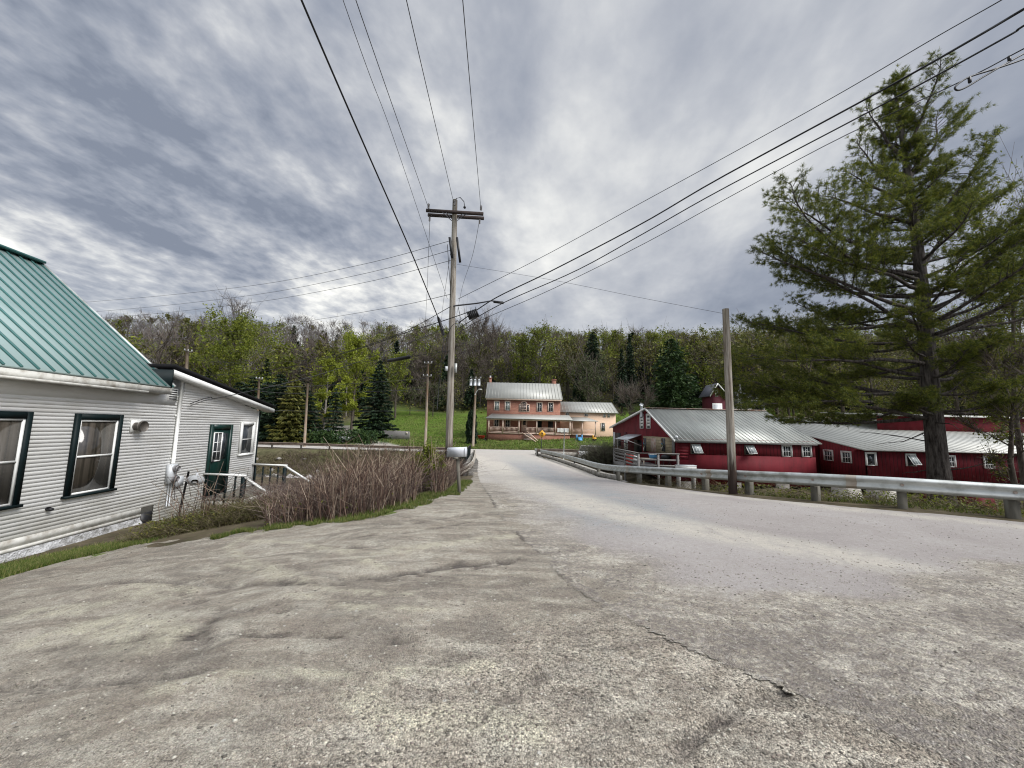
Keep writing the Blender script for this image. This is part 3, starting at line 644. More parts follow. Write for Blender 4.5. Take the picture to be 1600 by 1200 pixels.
T = Thing('guard_rail', 'long galvanised steel guard rail on wooden posts along the right side of the road', 'guard rail', RP[9])
spl = smooth_pl(RP, 120); mb = MB(); wbeam(mb, spl, .53, -1.0)
T.part('rail_beam', mb, M['galv'], smooth=True)
for f_ in (.30, .46, .60, .72, .84):
    i_ = int(f_*119); mb = MB(); q_ = spl[i_-1:i_+1].copy(); q_[1] = q_[0]+(q_[1]-q_[0])*.9; q_[:, :2] += np.array([-.006, -.008]); wbeam(mb, q_, .53, -1.0); T.part('lap_joint', mb, M['galv_far'])
for i in list(range(3, len(RP)-1)):
    p = RP[i]; tt_ = RP[i+1]-RP[i-1]; tt_ /= np.linalg.norm(tt_); nb = np.array([-tt_[1], tt_[0], 0]); nb = nb if nb[1] > 0 else -nb
    q = p+nb*.12; mb = MB(); mb.beam(q-np.array([0, 0, .6]), q+np.array([0, 0, .55]), .17, .15, 0, tuple(tt_)); T.part('post', mb, M['post_wood'])
for i in range(0, 3):
    p = RP[i]; mb = MB(); mb.beam(p+np.array([.12, 0, .1]), p+np.array([.12, 0, .58]), .1, .1); T.part('post', mb, M['steel'])
mb = MB()
for i in range(6, 14):
    p = RP[i]; tt_ = RP[i+1]-RP[i]; tt_ /= np.linalg.norm(tt_); nb = np.array([tt_[1], -tt_[0], 0]); nb = nb if nb[1] < 0 else -nb
    mb = MB(); mb.cyl(p+nb*.02+np.array([0, 0, .53]), p+nb*.05+np.array([0, 0, .53]), .028, 8); T.part('bolt', mb, M['rust'])
# bridge: deck slab, curb and abutment
T = Thing('bridge', 'short concrete road bridge over the creek with a low weathered curb', 'bridge', (2, 32, -1.3))
bl = [np.array([-2.7, 22.5]), np.array([-3.4, 32]), np.array([-4.1, 43])]; brr = [RP[3][:2]+[.1, .2], (RP[1][:2]+RP[2][:2])/2, RP[0][:2]]
mb = MB(); V = []; 
for zo in (-.03, -.5):
    for a_, b_ in zip(bl, brr):
        V += [(a_[0], a_[1], plateau0(*a_)+zo), (b_[0]+.35, b_[1], plateau0(*b_)+zo)]
mb.add(V, [[0, 1, 3, 2], [2, 3, 5, 4], [6, 8, 9, 7], [8, 10, 11, 9], [0, 2, 8, 6], [2, 4, 10, 8], [1, 7, 9, 3], [3, 9, 11, 5], [0, 6, 7, 1], [4, 5, 11, 10]])
T.part('deck', mb, M['concrete'])
mb = MB(); cp = smooth_pl(RP[:5], 24)
for a_, b_ in zip(cp[:-1], cp[1:]): mb.beam(a_+np.array([.16, 0, .05]), b_+np.array([.16, 0, .05]), .34, .26)
T.part('curb', mb, M['concrete'])
mb = MB(); cl = smooth_pl([(a[0], a[1], float(plateau0(*a))+.07) for a in bl], 12)
for a_, b_ in zip(cl[:-1], cl[1:]): mb.beam(a_, b_, .3, .2)
T.part('curb', mb, M['concrete'])
for i0, i1 in ((3, 7),):
    mb = MB()
    for k in range(i0, i1):
        a_, b_ = RP[k].copy(), RP[k+1].copy(); o_ = np.array([.28, .22, 0])
        for r_ in range(6):
            za = a_[2]-.06-.45*r_; L_ = np.linalg.norm(b_-a_); m_ = max(1, int(L_/.8)); sh = .5*(r_ % 2)
            for j in range(m_+1):
                f0 = max(0, (j-sh)/m_); f1 = min(1, (j+1-sh)/m_)
                if f1 <= f0: continue
                p0 = a_+(b_-a_)*(f0+.01)+o_; p1 = a_+(b_-a_)*(f1-.01)+o_; jt = random.uniform(-.04, .04)
                p0[2] = za-.21; p1[2] = za-.21+(b_[2]-a_[2])*0; mb.beam(p0+[jt, jt, 0], p1+[jt, jt, 0], .4, .42)
    T.part('abutment', mb, M['rubble'])
# left rail of the bridge, bending away at its near end
LR = [at(688, 756, 16.4), at(700, 748, 17.4), at(718, 738, 18.8), at(735, 727, 21), at(741, 715.5, 25.5), at(742, 708, 33), at(742.5, 704.5, 42)]
T = Thing('guard_rail', 'pale rusty guard rail curving along the left side of the bridge beside the mailbox', 'guard rail', (LR[3][0], LR[3][1], float(plateau0(*LR[3][:2]))))
mb = MB(); sp_ = smooth_pl(LR, 50); wbeam(mb, sp_, 0, -1.0); T.part('rail_beam', mb, M['galv_far'], smooth=True)
for i in range(0, 7):
    p = LR[i]+np.array([-.12, .0, 0]); g0 = float(plateau0(p[0], p[1])); mb = MB(); mb.beam((p[0], p[1], g0-.5), (p[0], p[1], p[2]+.1), .13, .13); T.part('post', mb, M['post_wood'])
# mesh panels on pipe posts behind it
T = Thing('mesh_fence', 'dark green wire mesh fence on the left edge of the bridge behind the mailbox', 'fence', (-3.0, 24, -1.1))
fa = [at(715, 728, 20.5), at(728, 722, 23), at(738, 718, 28), at(742, 712, 38)]; 
for i, p in enumerate(fa):
    p[0] -= .45; p[2] = float(plateau0(p[0], p[1]))
mb = MB()
for p in fa: mb.cyl(p-np.array([0, 0, .5]), p+np.array([0, 0, 1.15]), .03, 6)
for a_, b_ in zip(fa[:-1], fa[1:]):
    mb.cyl(a_+np.array([0, 0, 1.13]), b_+np.array([0, 0, 1.13]), .022, 6)
T.part('frame', mb, M['steel']); mb = MB()
for a_, b_ in zip(fa[:-1], fa[1:]):
    L_ = np.linalg.norm(b_-a_); k = int(L_/.16)
    for j in range(k+1):
        q = a_+(b_-a_)*j/k; mb.tube([q, q+np.array([0, 0, 1.12])], .006, 3, cap=False)
    for j in range(8):
        mb.tube([a_+np.array([0, 0, .03+j*.15]), b_+np.array([0, 0, .03+j*.15])], .006, 3, cap=False)
T.part('wire_mesh', mb, M['green_trim'])
# rails along the far road
def far_rail(label, pts, Y, group):
    P = [at(x, y, yy) for (x, y), yy in zip(pts, Y)]
    T = Thing('guard_rail', label, 'guard rail', (P[0][0], P[0][1], float(plateau0(*P[0][:2]))), group)
    mb = MB(); wbeam(mb, smooth_pl(P, 30), 0, -1.0); T.part('rail_beam', mb, M['rail_brown'])
    tot = densify(np.array(P), 3.4)
    for q in tot:
        g0 = gz(q[0], q[1]+.3); mb = MB(); mb.beam((q[0], q[1]+.12, g0-.3), (q[0], q[1]+.12, q[2]+.17), .15, .15); T.part('post', mb, M['post_wood'])
far_rail('brownish low guard rail along the far road beyond the dead canes', [(380, 692), (470, 694), (560, 697), (640, 699.5), (700, 701.5)], [47, 46, 45, 44.3, 43.8], 'guard rails beside the far road')
far_rail('short dark guard rail on the far road below the brick house', [(840, 703.5), (870, 703.5), (912, 705.5)], [42.5, 42, 41], 'guard rails beside the far road')
mb = MB(); a_ = at(845, 708, 42.3); b_ = at(908, 711, 41.2); mb.beam(a_, b_, .35, .5)
single('road_barrier', mb, M['concrete'], 'pale concrete barrier wall under the short dark far guard rail', 'barrier', tuple(a_))
# ================================================================ WHITE HOUSE
H = Frame(-7.4, 0, -.092, 1.0)
def window(T, fr, s0, s1, z0, z1, trim, sash, glass, tw=.09, sill=True, d0=.02, meet=True, panes=(0, 0), tt=None, sw=.035, mun=None, label=None):
    """window > outer trim is the window part; sash, pane and sill its sub-parts"""
    mb = MB(); tt = tt or tw
    fr.box(mb, s0, s0+tw, d0, d0+.045, z0, z1); fr.box(mb, s1-tw, s1, d0, d0+.045, z0, z1)
    fr.box(mb, s0+tw, s1-tw, d0, d0+.045, z1-tt, z1); 
    w = T.part('window', mb, trim, label=label)
    if sill:
        mb = MB(); fr.box(mb, s0-.03, s1+.03, d0, d0+.075, z0-.045, z0); T.part('sill', mb, trim, w)
    a, b, c, d = s0+tw, s1-tw, z0, z1-tt
    mb = MB(); fr.box(mb, a+sw*.5, b-sw*.5, d0-.015, d0+.006, c+sw*.5, d-sw*.5); T.part('pane', mb, glass, w)
    mb = MB(); fr.box(mb, a, a+sw, d0-.01, d0+.028, c, d); fr.box(mb, b-sw, b, d0-.01, d0+.028, c, d); fr.box(mb, a+sw, b-sw, d0-.01, d0+.028, c, c+sw); fr.box(mb, a+sw, b-sw, d0-.01, d0+.028, d-sw, d)
    if meet: m_ = (c+d)/2; fr.box(mb, a+sw, b-sw, d0-.01, d0+.026, m_-sw*.5, m_+sw*.5)
    nx, nz = panes; mw = mun or .012
    for i in range(1, nx+1): x = a+sw+(b-a-2*sw)*i/(nx+1); fr.box(mb, x-mw, x+mw, d0-.01, d0+.018, c+sw, d-sw)
    for i in range(1, nz+1): x = c+sw+(d-c-2*sw)*i/(nz+1); fr.box(mb, a+sw, b-sw, d0-.01, d0+.017, x-mw, x+mw)
    T.part('sash', mb, sash, w)
    return w
sTL, zT = H.hit(115, 646); sTR, _ = H.hit(187, 647); sBL, zB = H.hit(96, 778); sBR, zB2 = H.hit(175, 765)
print('WIN', sTL, sBL, sTR, sBR, zT, zB, zB2)
sCor, zCor = H.hit(404.5, 641); sCor2, _ = H.hit(398, 729); print('COR', sCor, sCor2)
sJ, zJ = H.hit(288, 600)            # where the wing begins
_, zEave = H.hit(160, 608.5, .02); print('eave', zEave)
zBase = H.hit(60, 852)[1]; print('base', zBase, H.hit(0, 866), H.hit(200, 822), 'ground', gz(-7.6, 6))
S0 = H.hit(0, 700)[0]-3.0
wing_lo = H.hit(404.5, 641)[1]; wing_hi = H.hit(288, 592)[1]
T = Thing('white_house', 'white clapboard house with green metal roof and dark green trimmed windows, at the left', 'house', H.pt(6, 0, -.7))
zE = H.hit(150, 604, .02)[1]-.02   # top of the boards
def top_at(s): return zE+.0*s if s < sJ else wing_hi+(wing_lo-wing_hi)*(s-sJ)/(sCor-sJ)
def clap(mb, sa, sb, z0, z1, topf, step=.066, d=.0):
    z = z0
    while z < z1:
        zt = min(z+step, z1); segs = [(sa, sb)]
        # clip under a sloping top
        if topf(sb) < zt or topf(sa) < zt:
            lim = [q for q in np.linspace(sa, sb, 200) if topf(q) >= zt-.004]
            segs = [(lim[0], lim[-1])] if lim else []
        for a, b in segs:
            k = max(1, int((b-a)/1.6)); e = np.linspace(a, b, k+1)
            v = []; 
            jj = [random.uniform(-.0025, .0025) for _ in e]
            for q, j_ in zip(e, jj): v += [H.pt(q, d+.020, z+j_), H.pt(q, d+.004, zt+.006), H.pt(q, d+.001, z+j_)]
            f = []
            for i in range(k): o_ = 3*i; f += [[o_, o_+3, o_+4, o_+1], [o_+2, o_+5, o_+3, o_]]
            mb.add(v, f)
        z = zt
mb = MB(); zf = zBase+.22
clap(mb, S0, sCor-.03, zf, zE+.0, lambda q: zE if q < sJ else top_at(q)); clap(mb, sJ-.4, sCor-.03, zE, wing_hi, lambda q: top_at(q) if q > sJ-.02 else -9)
sW = H.hit(238, 800)[0]; clap(mb, sW, sCor-.03, zf-.62, zf, lambda q: zf+9)
# backing wall and the unseen sides
W_, r1 = 7.0, None
mb2 = MB()
H.box(mb2, S0, sJ, -W_, 0, zf-.3, zE); mb2.prism([H.pt(sJ, 0, zf-.3), H.pt(sCor-.03, 0, zf-.3), H.pt(sCor-.03, 0, wing_lo-.02), H.pt(sJ, 0, wing_hi-.02)], H.n*-5.2)
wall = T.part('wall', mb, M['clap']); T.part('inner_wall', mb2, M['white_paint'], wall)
# skirt boards and the torn sheet at the foot
mb = MB(); H.box(mb, S0, H.hit(215, 820)[0], .0, .03, zf-.135, zf-.003); H.box(mb, S0, H.hit(215, 820)[0], .0, .045, zf-.20, zf-.139); T.part('skirt_board', mb, M['peeling'])
mb = MB(); sa, sb = S0, H.hit(213, 825)[0]; nS, nZ = 90, 7; V = []
for i in range(nS):
    s_ = sa+(sb-sa)*i/(nS-1)
    for j in range(nZ):
        q = j/(nZ-1); hang = .26+.05*math.sin(s_*2.3)+.03*math.sin(s_*7)
        V.append(H.pt(s_, .05+.05*q+.030*math.sin(s_*9+q*5)*q+random.uniform(-.012, .012)*q, zf-.20-hang*q*(1-.5*max(0, (i-nS+7)/7))))
mb.add(V, [[i*nZ+j, (i+1)*nZ+j, (i+1)*nZ+j+1, i*nZ+j+1] for i in range(nS-1) for j in range(nZ-1)]); T.part('plastic_skirting', mb, M['plastic_sheet'])
mb = MB(); H.box(mb, S0, sCor-.1, -.3, -.02, zf-1.6, zf-.2); T.part('foundation', mb, M['rubble'])
mb = MB(); H.box(mb, H.hit(218, 815)[0], sW-.02, -.02, .02, zf-.55, zf-.14); T.part('crawl_space_hatch', mb, M['black'])
# main roof
eE = H.hit(272, 603, .30); eL = H.hit(0, 573, .30); sE, zEv = eE; zEv = (eE[1]+eL[1])/2; print('roof eave', eE, eL)
r = ray(62, 411); c0 = np.array([0, 0, CAMH]); best = None
# ridge end: along the ray where s equals the eave end
tt_ = (sE-np.dot(c0-H.o, H.t))/np.dot(r, H.t); pr_ = c0+r*tt_; dR = float(np.dot(pr_-H.o, H.n)); zR = float(pr_[2]); print('ridge', dR, zR)
def roof_plane(T, name, mat, ribmat, A, B, Cc, D, th=.04, step=.4, rw=.05, rh=.025, parent=None, skip=0):
    """A eave start, B eave end, C ridge end, D ridge start"""
    A, B, Cc, D = [np.asarray(q, float) for q in (A, B, Cc, D)]; nrm = np.cross(B-A, D-A); nrm /= np.linalg.norm(nrm); nrm = nrm if nrm[2] > 0 else -nrm
    mb = MB(); mb.prism([A, B, Cc, D], -nrm*th); r_ = T.part(name, mb, mat, parent)
    if ribmat is not None:
        mb = MB(); k = max(2, int(np.linalg.norm(B-A)/step))
        for i in range(k+1):
            f = min(max(i/k, .004), .996); mb.beam(A+(B-A)*f+nrm*rh*.45, D+(Cc-D)*f+nrm*rh*.45, rw, rh, 0, tuple(nrm))
        T.part('rib', mb, ribmat, r_ if parent is None else None) if parent is None else T.part('rib', mb, ribmat, r_)
    return r_
ov = .30
roof = roof_plane(T, 'roof', M['green_roof'], M['green_roof_dark'], H.pt(S0, ov, zEv), H.pt(sE, ov, zEv), H.pt(sE, dR, zR), H.pt(S0, dR, zR), .03, .23, .027, .028)
mb = MB(); mb.beam(H.pt(S0, dR, zR+.02), H.pt(sE+.01, dR, zR+.02), .26, .05); T.part('ridge_cap', mb, M['green_roof_dark'], roof)
mb = MB(); dd = H.pt(sE, dR, zR)-H.pt(sE, ov, zEv); mb.beam(H.pt(sE+.02, ov, zEv+.01), H.pt(sE+.02, dR, zR+.01), .05, .07); T.part('rake_trim', mb, M['galv'], roof)
mb = MB(); mb.prism([H.pt(S0, dR, zR), H.pt(sE, dR, zR), H.pt(sE, 2*dR-ov, zEv), H.pt(S0, 2*dR-ov, zEv)], (0, 0, -.03)); T.part('roof', mb, M['green_roof'])
mb = MB(); mb.prism([H.pt(sE-.12, ov-.25, zE-.2), H.pt(sE-.12, dR, zR-.08), H.pt(sE-.12, 2*dR-ov+.25, zE-.2)], -H.t*.05); T.part('gable', mb, M['clap'])
# eave boards: fascia, soffit, frieze
mb = MB(); H.box(mb, S0, sE-.02, ov-.05, ov-.02, zEv-.17, zEv-.035); H.box(mb, S0, sE-.75, ov-.02, ov+.06, zEv-.20, zEv-.155); H.box(mb, S0, sE-.02, .02, ov-.05, zEv-.175, zEv-.15); T.part('fascia', mb, M['peeling'])
mb = MB(); H.box(mb, S0, sJ-.25, .0, .028, zE-.23, zE+.02); T.part('frieze', mb, M['clap'])
# wing roof: black, falling away from the main house
T2s = H.hit(430, 640, .35); lo = H.hit(428, 638, .28); hi = H.hit(281, 580, .28); back = 4.6
mb = MB(); A_ = H.pt(hi[0]-.2, .33, hi[1]+.06); B_ = H.pt(lo[0], .33, lo[1]+.02); mb.prism([A_, B_, B_-H.n*back, A_-H.n*back], (0, 0, .075)); wr = T.part('wing_roof', mb, M['black_roof'])
mb = MB(); mb.prism([A_+np.array([0, 0, -.053])-H.n*.02, B_+np.array([0, 0, -.053])-H.n*.02, B_+np.array([0, 0, -.17])-H.n*.02, A_+np.array([0, 0, -.17])-H.n*.02], -H.n*.03); T.part('fascia', mb, M['white_paint'], wr)
mb = MB(); mb.prism([A_-np.array([0, 0, .17])-H.n*.05, B_-np.array([0, 0, .17])-H.n*.05, B_-np.array([0, 0, .17])-H.n*.31, A_-np.array([0, 0, .17])-H.n*.31], (0, 0, .02)); T.part('soffit', mb, M['white_paint'], wr)
mb = MB(); H.box(mb, hi[0]-.24, hi[0]-.2, -3.2, .30, hi[1]-.42, hi[1]+.0); T.part('end_board', mb, M['green_trim'], wr)
mb = MB(); H.box(mb, sCor-.03, sCor+.05, -.1, .045, zf-.3, wing_lo-.05); H.box(mb, sCor+.0, sCor+.05, -5, -.1, zf-.3, wing_lo-.1); T.part('corner_board', mb, M['green_trim'])
mb = MB(); H.box(mb, sCor-.06, sCor-.031, -.01, .04, zf-.2, wing_lo-.02); T.part('corner_board', mb, M['white_paint'])
# windows
w1 = (sTL+sBL)/2; w2 = (sTR+sBR)/2; zTt = zT; zBb = (zB+zB2)/2+.03; gapR = H.hit(46, 645)[0]; gapR = (gapR+H.hit(23.5, 790)[0])/2
window(T, H, w1, w2, zBb, zTt, M['green_trim'], M['white_paint'], M['glass_curtain'], .085, tt=.11)
window(T, H, gapR-(w2-w1), gapR, zBb, zTt, M['green_trim'], M['white_paint'], M['glass_curtain'], .085, tt=.11)
window(T, H, gapR-(w2-w1)-2.2, gapR-2.2, zBb, zTt, M['green_trim'], M['white_paint'], M['glass_curtain'], .085, tt=.11)
for w_ in [o for o in T.o.children if o.name.startswith('window')][:2]:
    pass
a0, zt0 = H.hit(376, 659); a1, _ = H.hit(397.5, 660); _, zb0 = H.hit(371, 710)
window(T, H, a0-.02, a1-.02, zb0, zt0, M['white_paint'], M['white_paint'], M['glass'], .09, d0=.02, sw=.02)
# door
d0_, dz1 = H.hit(327.5, 663); d1_, _ = H.hit(361, 664); _, dz0 = H.hit(314.5, 777); print('door', d0_, d1_, dz0, dz1)
mb = MB(); H.box(mb, d0_, d0_+.10, .02, .07, dz0, dz1); H.box(mb, d1_-.10, d1_, .02, .07, dz0, dz1); H.box(mb, d0_+.1, d1_-.1, .02, .07, dz1-.14, dz1); H.box(mb, d0_+.1, d1_-.1, .015, .04, dz0, dz1-.14)
door = T.part('door', mb, M['green_door'])
mb = MB(); g0, g1 = d0_+.17, d1_-.16; gm = (g0+g1)/2+.02; zg0, zg1 = dz0+.95, dz1-.25
H.box(mb, g0, gm, .04, .050, zg0, zg1); H.box(mb, gm+.05, g1, .04, .048, zg0+.03, zg1); T.part('pane', mb, M['glass'], door)
mb = MB()
for (x0, x1, z0, z1) in ((g0-.02, g0+.01, zg0-.02, zg1+.02), (gm-.01, gm+.025, zg0-.02, zg1+.02), (g0, gm, zg0-.02, zg0+.01), (g0, gm, zg1-.0, zg1+.025)): H.box(mb, x0, x1, .04, .062, z0, z1)
H.box(mb, (g0+gm)/2-.01, (g0+gm)/2+.01, .05, .058, zg0, zg1)
for k in (1, 2): zz_ = zg0+(zg1-zg0)*k/3; H.box(mb, g0, gm, .05, .057, zz_-.01, zz_+.01)
T.part('sash', mb, M['white_paint'], door)
mb = MB(); mb.ball(H.pt(d0_+.15, .10, dz0+.95), .03, 8, 6); T.part('handle', mb, M['steel'], door, smooth=True)
# vents, conduit, meters
s_, z_ = H.hit(210, 666); T3 = T
mb = MB(); H.box(mb, s_-.13, s_+.13, .015, .04, z_-.13, z_+.13); v_ = T.part('wall_vent', mb, M['white_paint'])
mb = MB(); mb.tube([H.pt(s_-.02, .04, z_), H.pt(s_-.02, .16, z_)], [.085, .085], 18); mb.tube([H.pt(s_-.02, .16, z_), H.pt(s_-.02, .22, z_)], [.115, .115], 18); T.part('vent_hood', mb, M['vent'], v_)
s_, z_ = H.hit(72, 795); mb = MB(); mb.tube([H.pt(s_, .015, z_), H.pt(s_, .05, z_)], .035, 10); mb.ball(H.pt(s_, .07, z_-.01), .045, 8, 6, sc=(1, 1, .7)); T.part('spotlight', mb, M['black'], smooth=True)
s0_, z1_ = H.hit(262, 606); s1_, z0_ = H.hit(274, 627); mb = MB(); H.box(mb, s0_, s1_, .02, .035, z0_, z1_); lv = T.part('louver_vent', mb, M['white_paint'])
mb = MB()
for k in range(5): zz_ = z0_+(z1_-z0_)*(.12+.18*k); H.box(mb, s0_+.03, s1_-.03, .035, .040, zz_, zz_+.022)
T.part('slot', mb, M['black'], lv)
ca, cb = H.hit(284, 588, .05), H.hit(270, 724, .05); sc_ = (ca[0]+cb[0])/2
mb = MB(); mb.tube([H.pt(sc_, .06, ca[1]), H.pt(sc_, .06, cb[1])], .03, 10); H.box(mb, sc_-.05, sc_+.05, .02, .035, ca[1]-1.0, ca[1]-.95); H.box(mb, sc_-.05, sc_+.05, .02, .035, cb[1]+.1, cb[1]+.14)
mb.tube([H.pt(sc_+.07, .05, ca[1]-.3), H.pt(sc_+.075, .05, cb[1]+.0)], .012, 6); T.part('conduit', mb, M['white_paint'])
ma, mz1 = H.hit(263, 726, .06); mb_, mz0 = H.hit(279, 752, .06)
mb = MB(); H.box(mb, ma, ma+.22, .02, .12, mz0, mz1); me_ = T.part('meter_box', mb, M['light_grey'])
for zc in (mz1-.1, mz0+.1):
    mb = MB(); mb.tube([H.pt(ma+.13, .12, zc), H.pt(ma+.13, .19, zc)], .075, 16); mb.tube([H.pt(ma+.13, .19, zc), H.pt(ma+.13, .23, zc)], [.06, .055], 16); T.part('meter', mb, M['porcelain'], me_)
mb = MB(); H.box(mb, ma+.26, ma+.5, .02, .10, mz0-.12, mz0+.12); mb.tube([H.pt(ma+.1, .05, mz0), H.pt(ma+.1, .05, zf-.1)], .014, 6); mb.tube([H.pt(ma+.18, .05, mz0), H.pt(ma+.18, .05, zf-.1)], .014, 6); T.part('junction_box', mb, M['light_grey'])
# entrance steps and railing (its own thing: a wooden landing)
P0, P1 = d0_-.06, sCor-.04; dW = 1.05; zl = dz0-.03
T = Thing('entrance_landing', 'wooden landing and steps with white handrails and dark green balusters at the green door', 'landing', H.pt((P0+P1)/2, .5, zl-.5))
mb = MB(); n_ = 8
for i in range(n_):
    a = .06+(dW-.06)*i/n_; H.box(mb, P0, P1, a, a+(dW-.06)/n_-.012, zl-.04, zl)
T.part('floor', mb, M['post_wood'])
mb = MB(); H.box(mb, P0, P1, dW-.04, dW+.01, zl-.22, zl-.045); H.box(mb, P0+.02, P0+.05, .05, dW-.05, zl-.22, zl-.045); T.part('rim_board', mb, M['peeling'])
zr = zl+.62
def rail_run(a, b, w=.09, h=.045): m_ = MB(); m_.beam(a, b, w, h); T.part('handrail', m_, M['white_paint'])
rail_run(H.pt(P0+.03, .03, zr+.04), H.pt(P0+.03, dW+.06, zr)); rail_run(H.pt(P1-.05, .03, zr+.08), H.pt(P1-.05, dW+.06, zr+.05))
rail_run(H.pt(P0+.03, dW, zr-.02), H.pt(P0+.10, dW+.85, zr-.62)); rail_run(H.pt(P1-.05, dW, zr+.03), H.pt(P1-.0, dW+1.0, zr-.60))
for a in (P0+.03, P1-.05):
    m_ = MB(); H.box(m_, a-.045, a+.045, dW-.045, dW+.045, zl-.9, zr-.02); T.part('post', m_, M['green_trim'])
    for k in range(4):
        d_ = .12+k*.24; m_ = MB(); H.box(m_, a-.018, a+.018, d_-.018, d_+.018, zl-.16, zr); T.part('baluster', m_, M['green_trim'])
m_ = MB(); H.box(m_, P1-.07, P1-.01, dW+.84, dW+.90, zl-1.4, zr-.56); T.part('post', m_, M['green_trim'])
for a in (P0+.06, P1-.08):
    m_ = MB(); m_.prism([H.pt(a, dW+.01, zl-.02), H.pt(a, dW+.95, zl-.66), H.pt(a, dW+.95, zl-.84), H.pt(a, dW+.01, zl-.24)], H.t*.04); T.part('stringer', m_, M['peeling'])
for k in range(3):
    m_ = MB(); H.box(m_, P0+.11, P1-.09, dW+.05+.29*k, dW+.33+.29*k, zl-.24-.2*k, zl-.2-.2*k); T.part('tread', m_, M['post_wood'])
# leaning satellite dish on its pole beside the meters
b_ = H.pt(ma+.55, 1.0, -.85); b_ = at(275, 815, 9.2); tp = at(294, 738, 9.2)
T = Thing('satellite_dish', 'small grey satellite dish on a leaning dark pole beside the electric meters', 'satellite dish', b_)
mb = MB(); mb.tube([b_-np.array([0, 0, .3]), tp+np.array([.01, 0, .02])], .022, 8); T.part('mast', mb, M['black'])
mb = MB(); c_ = at(294, 752, 9.15)+np.array([.08, .1, 0]); nrm = np.array([-.45, .75, .5]); nrm /= np.linalg.norm(nrm); e1 = np.cross(nrm, (0, 0, 1)); e1 /= np.linalg.norm(e1); e2 = np.cross(nrm, e1); V = [c_-nrm*.05]; F_ = []
for j, (r_, h_) in enumerate(((.07, -.03), (.13, -.012), (.18, .016))):
    for k in range(16): an = k*math.pi/8; V.append(c_+e1*r_*math.cos(an)+e2*r_*.85*math.sin(an)+nrm*h_)
F3 = [[0, 1+k, 1+(k+1) % 16] for k in range(16)]; mb.add(V, F3); F4 = [[1+16*j+k, 1+16*j+(k+1) % 16, 17+16*j+(k+1) % 16, 17+16*j+k] for j in range(2) for k in range(16)]; mb.Fc.append((np.array(F4), 0)); T.part('dish', mb, M['light_grey'], smooth=True)
mb = MB(); mb.tube([c_-e2*.1, c_+nrm*.25], .01, 6); mb.beam(c_+nrm*.22, c_+nrm*.3, .05, .05); T.part('receiver_arm', mb, M['light_grey'])

# ================================================================ MAILBOX
p = Gp(719.5, 771); bx = at(713.5, 706, p[1]); T = Thing('mailbox', 'white plastic mailbox on a leaning weathered wooden post at the edge of the gravel', 'mailbox', p)
mb = MB(); mb.beam(p-np.array([0, 0, .3]), bx+np.array([.03, 0, -.12]), .075, .075); T.part('post', mb, M['post_wood'])
mb = MB(); mb.beam(bx+np.array([0, -.15, -.15]), bx+np.array([0, .15, -.15]), .12, .05); T.part('bracket', mb, M['post_wood'])
ax_ = np.array([.97, -.22, .06]); ax_ /= np.linalg.norm(ax_); L_ = .235; e1 = np.array([.22, .97, 0]); e1 /= np.linalg.norm(e1); pr = [(-.085, -.12), (.085, -.12), (.085, .03)]+[(.085*math.cos(a), .03+.085*math.sin(a)) for a in np.linspace(.25, math.pi-.25, 7)]+[(-.085, .03)]
mb = MB(); mb.prism([bx-ax_*L_+e1*a+np.array([0, 0, b]) for a, b in pr], ax_*2*L_); T.part('box', mb, M['mailbox'])
mb = MB(); mb.prism([bx+ax_*(L_+.002)+e1*a*1.06+np.array([0, 0, b*1.04]) for a, b in pr], ax_*.015); T.part('door', mb, M['mailbox'])

# ================================================================ UTILITY POLES
PB = at(700, 749, 15.5); PB[2] = float(ground(PB[0], PB[1]))-.1; PT = at(711, 313, 15.5); PBv = at(700.5, 745, 15.5)
def on_pole(py): # point of the big pole axis at an image row
    lo_, hi_ = 0., 1.
    for _ in range(40):
        m_ = (lo_+hi_)/2; q = PBv+(PT-PBv)*m_; d = q-np.array([0, 0, CAMH]); row = 600-F*np.dot(d, up)/np.dot(d, fw)
        if row > py: lo_ = m_
        else: hi_ = m_
    return PBv+(PT-PBv)*lo_
T = Thing('utility_pole', 'tall wooden utility pole with a double crossarm, beside the mailbox', 'utility pole', PB)
mb = MB(); mb.tube([PBv+(PT-PBv)*f for f in (-.12, 0, .3, .6, .85, 1.0)], [.155, .152, .138, .125, .115, .105], 16); T.part('pole', mb, M['pole_big'], smooth=True)
ca = at(666.5, 330.5, 15.35); cb = at(755.5, 336, 15.35); axd = (cb-ca)/np.linalg.norm(cb-ca); cy = np.array([0, 1., 0])
for k, off in enumerate((-.08, .26)):
    mb = MB(); mb.beam(ca+cy*off, cb+cy*off, .09, .12); T.part('crossarm', mb, M['dark_arm'])
mid = (ca+cb)/2
for s_ in (-1, 1):
    mb = MB(); mb.tube([mid+axd*.52*s_+np.array([0, -.14, -.06]), mid+axd*.1*s_+np.array([0, -.14, -.42])], .016, 6); mb.tube([mid+axd*.36*s_+np.array([0, -.14, -.06]), mid+axd*.08*s_+np.array([0, -.14, -.36])], .014, 6); T.part('brace', mb, M['steel'])
def insul(c, up_=True, n=3, r=.045):
    mb = MB(); d = 1 if up_ else -1
    mb.tube([c, c+np.array([0, 0, .10*d*n/2])], .012, 6)
    for k in range(n): z = .03+.055*k; mb.tube([c+np.array([0, 0, d*z]), c+np.array([0, 0, d*(z+.03)])], [r, r*.7], 10)
    return mb
for q in (at(669.5, 326, 15.35), at(751.5, 329, 15.35)): T.part('insulator', insul(q, True, 4, .05), M['porcelain'])
for q in (at(671.5, 338, 15.6), at(749.5, 342, 15.6)): T.part('insulator', insul(q, False, 4, .045), M['porcelain'])
T.part('insulator', insul(at(710, 322, 15.4), True, 4, .05), M['porcelain'])
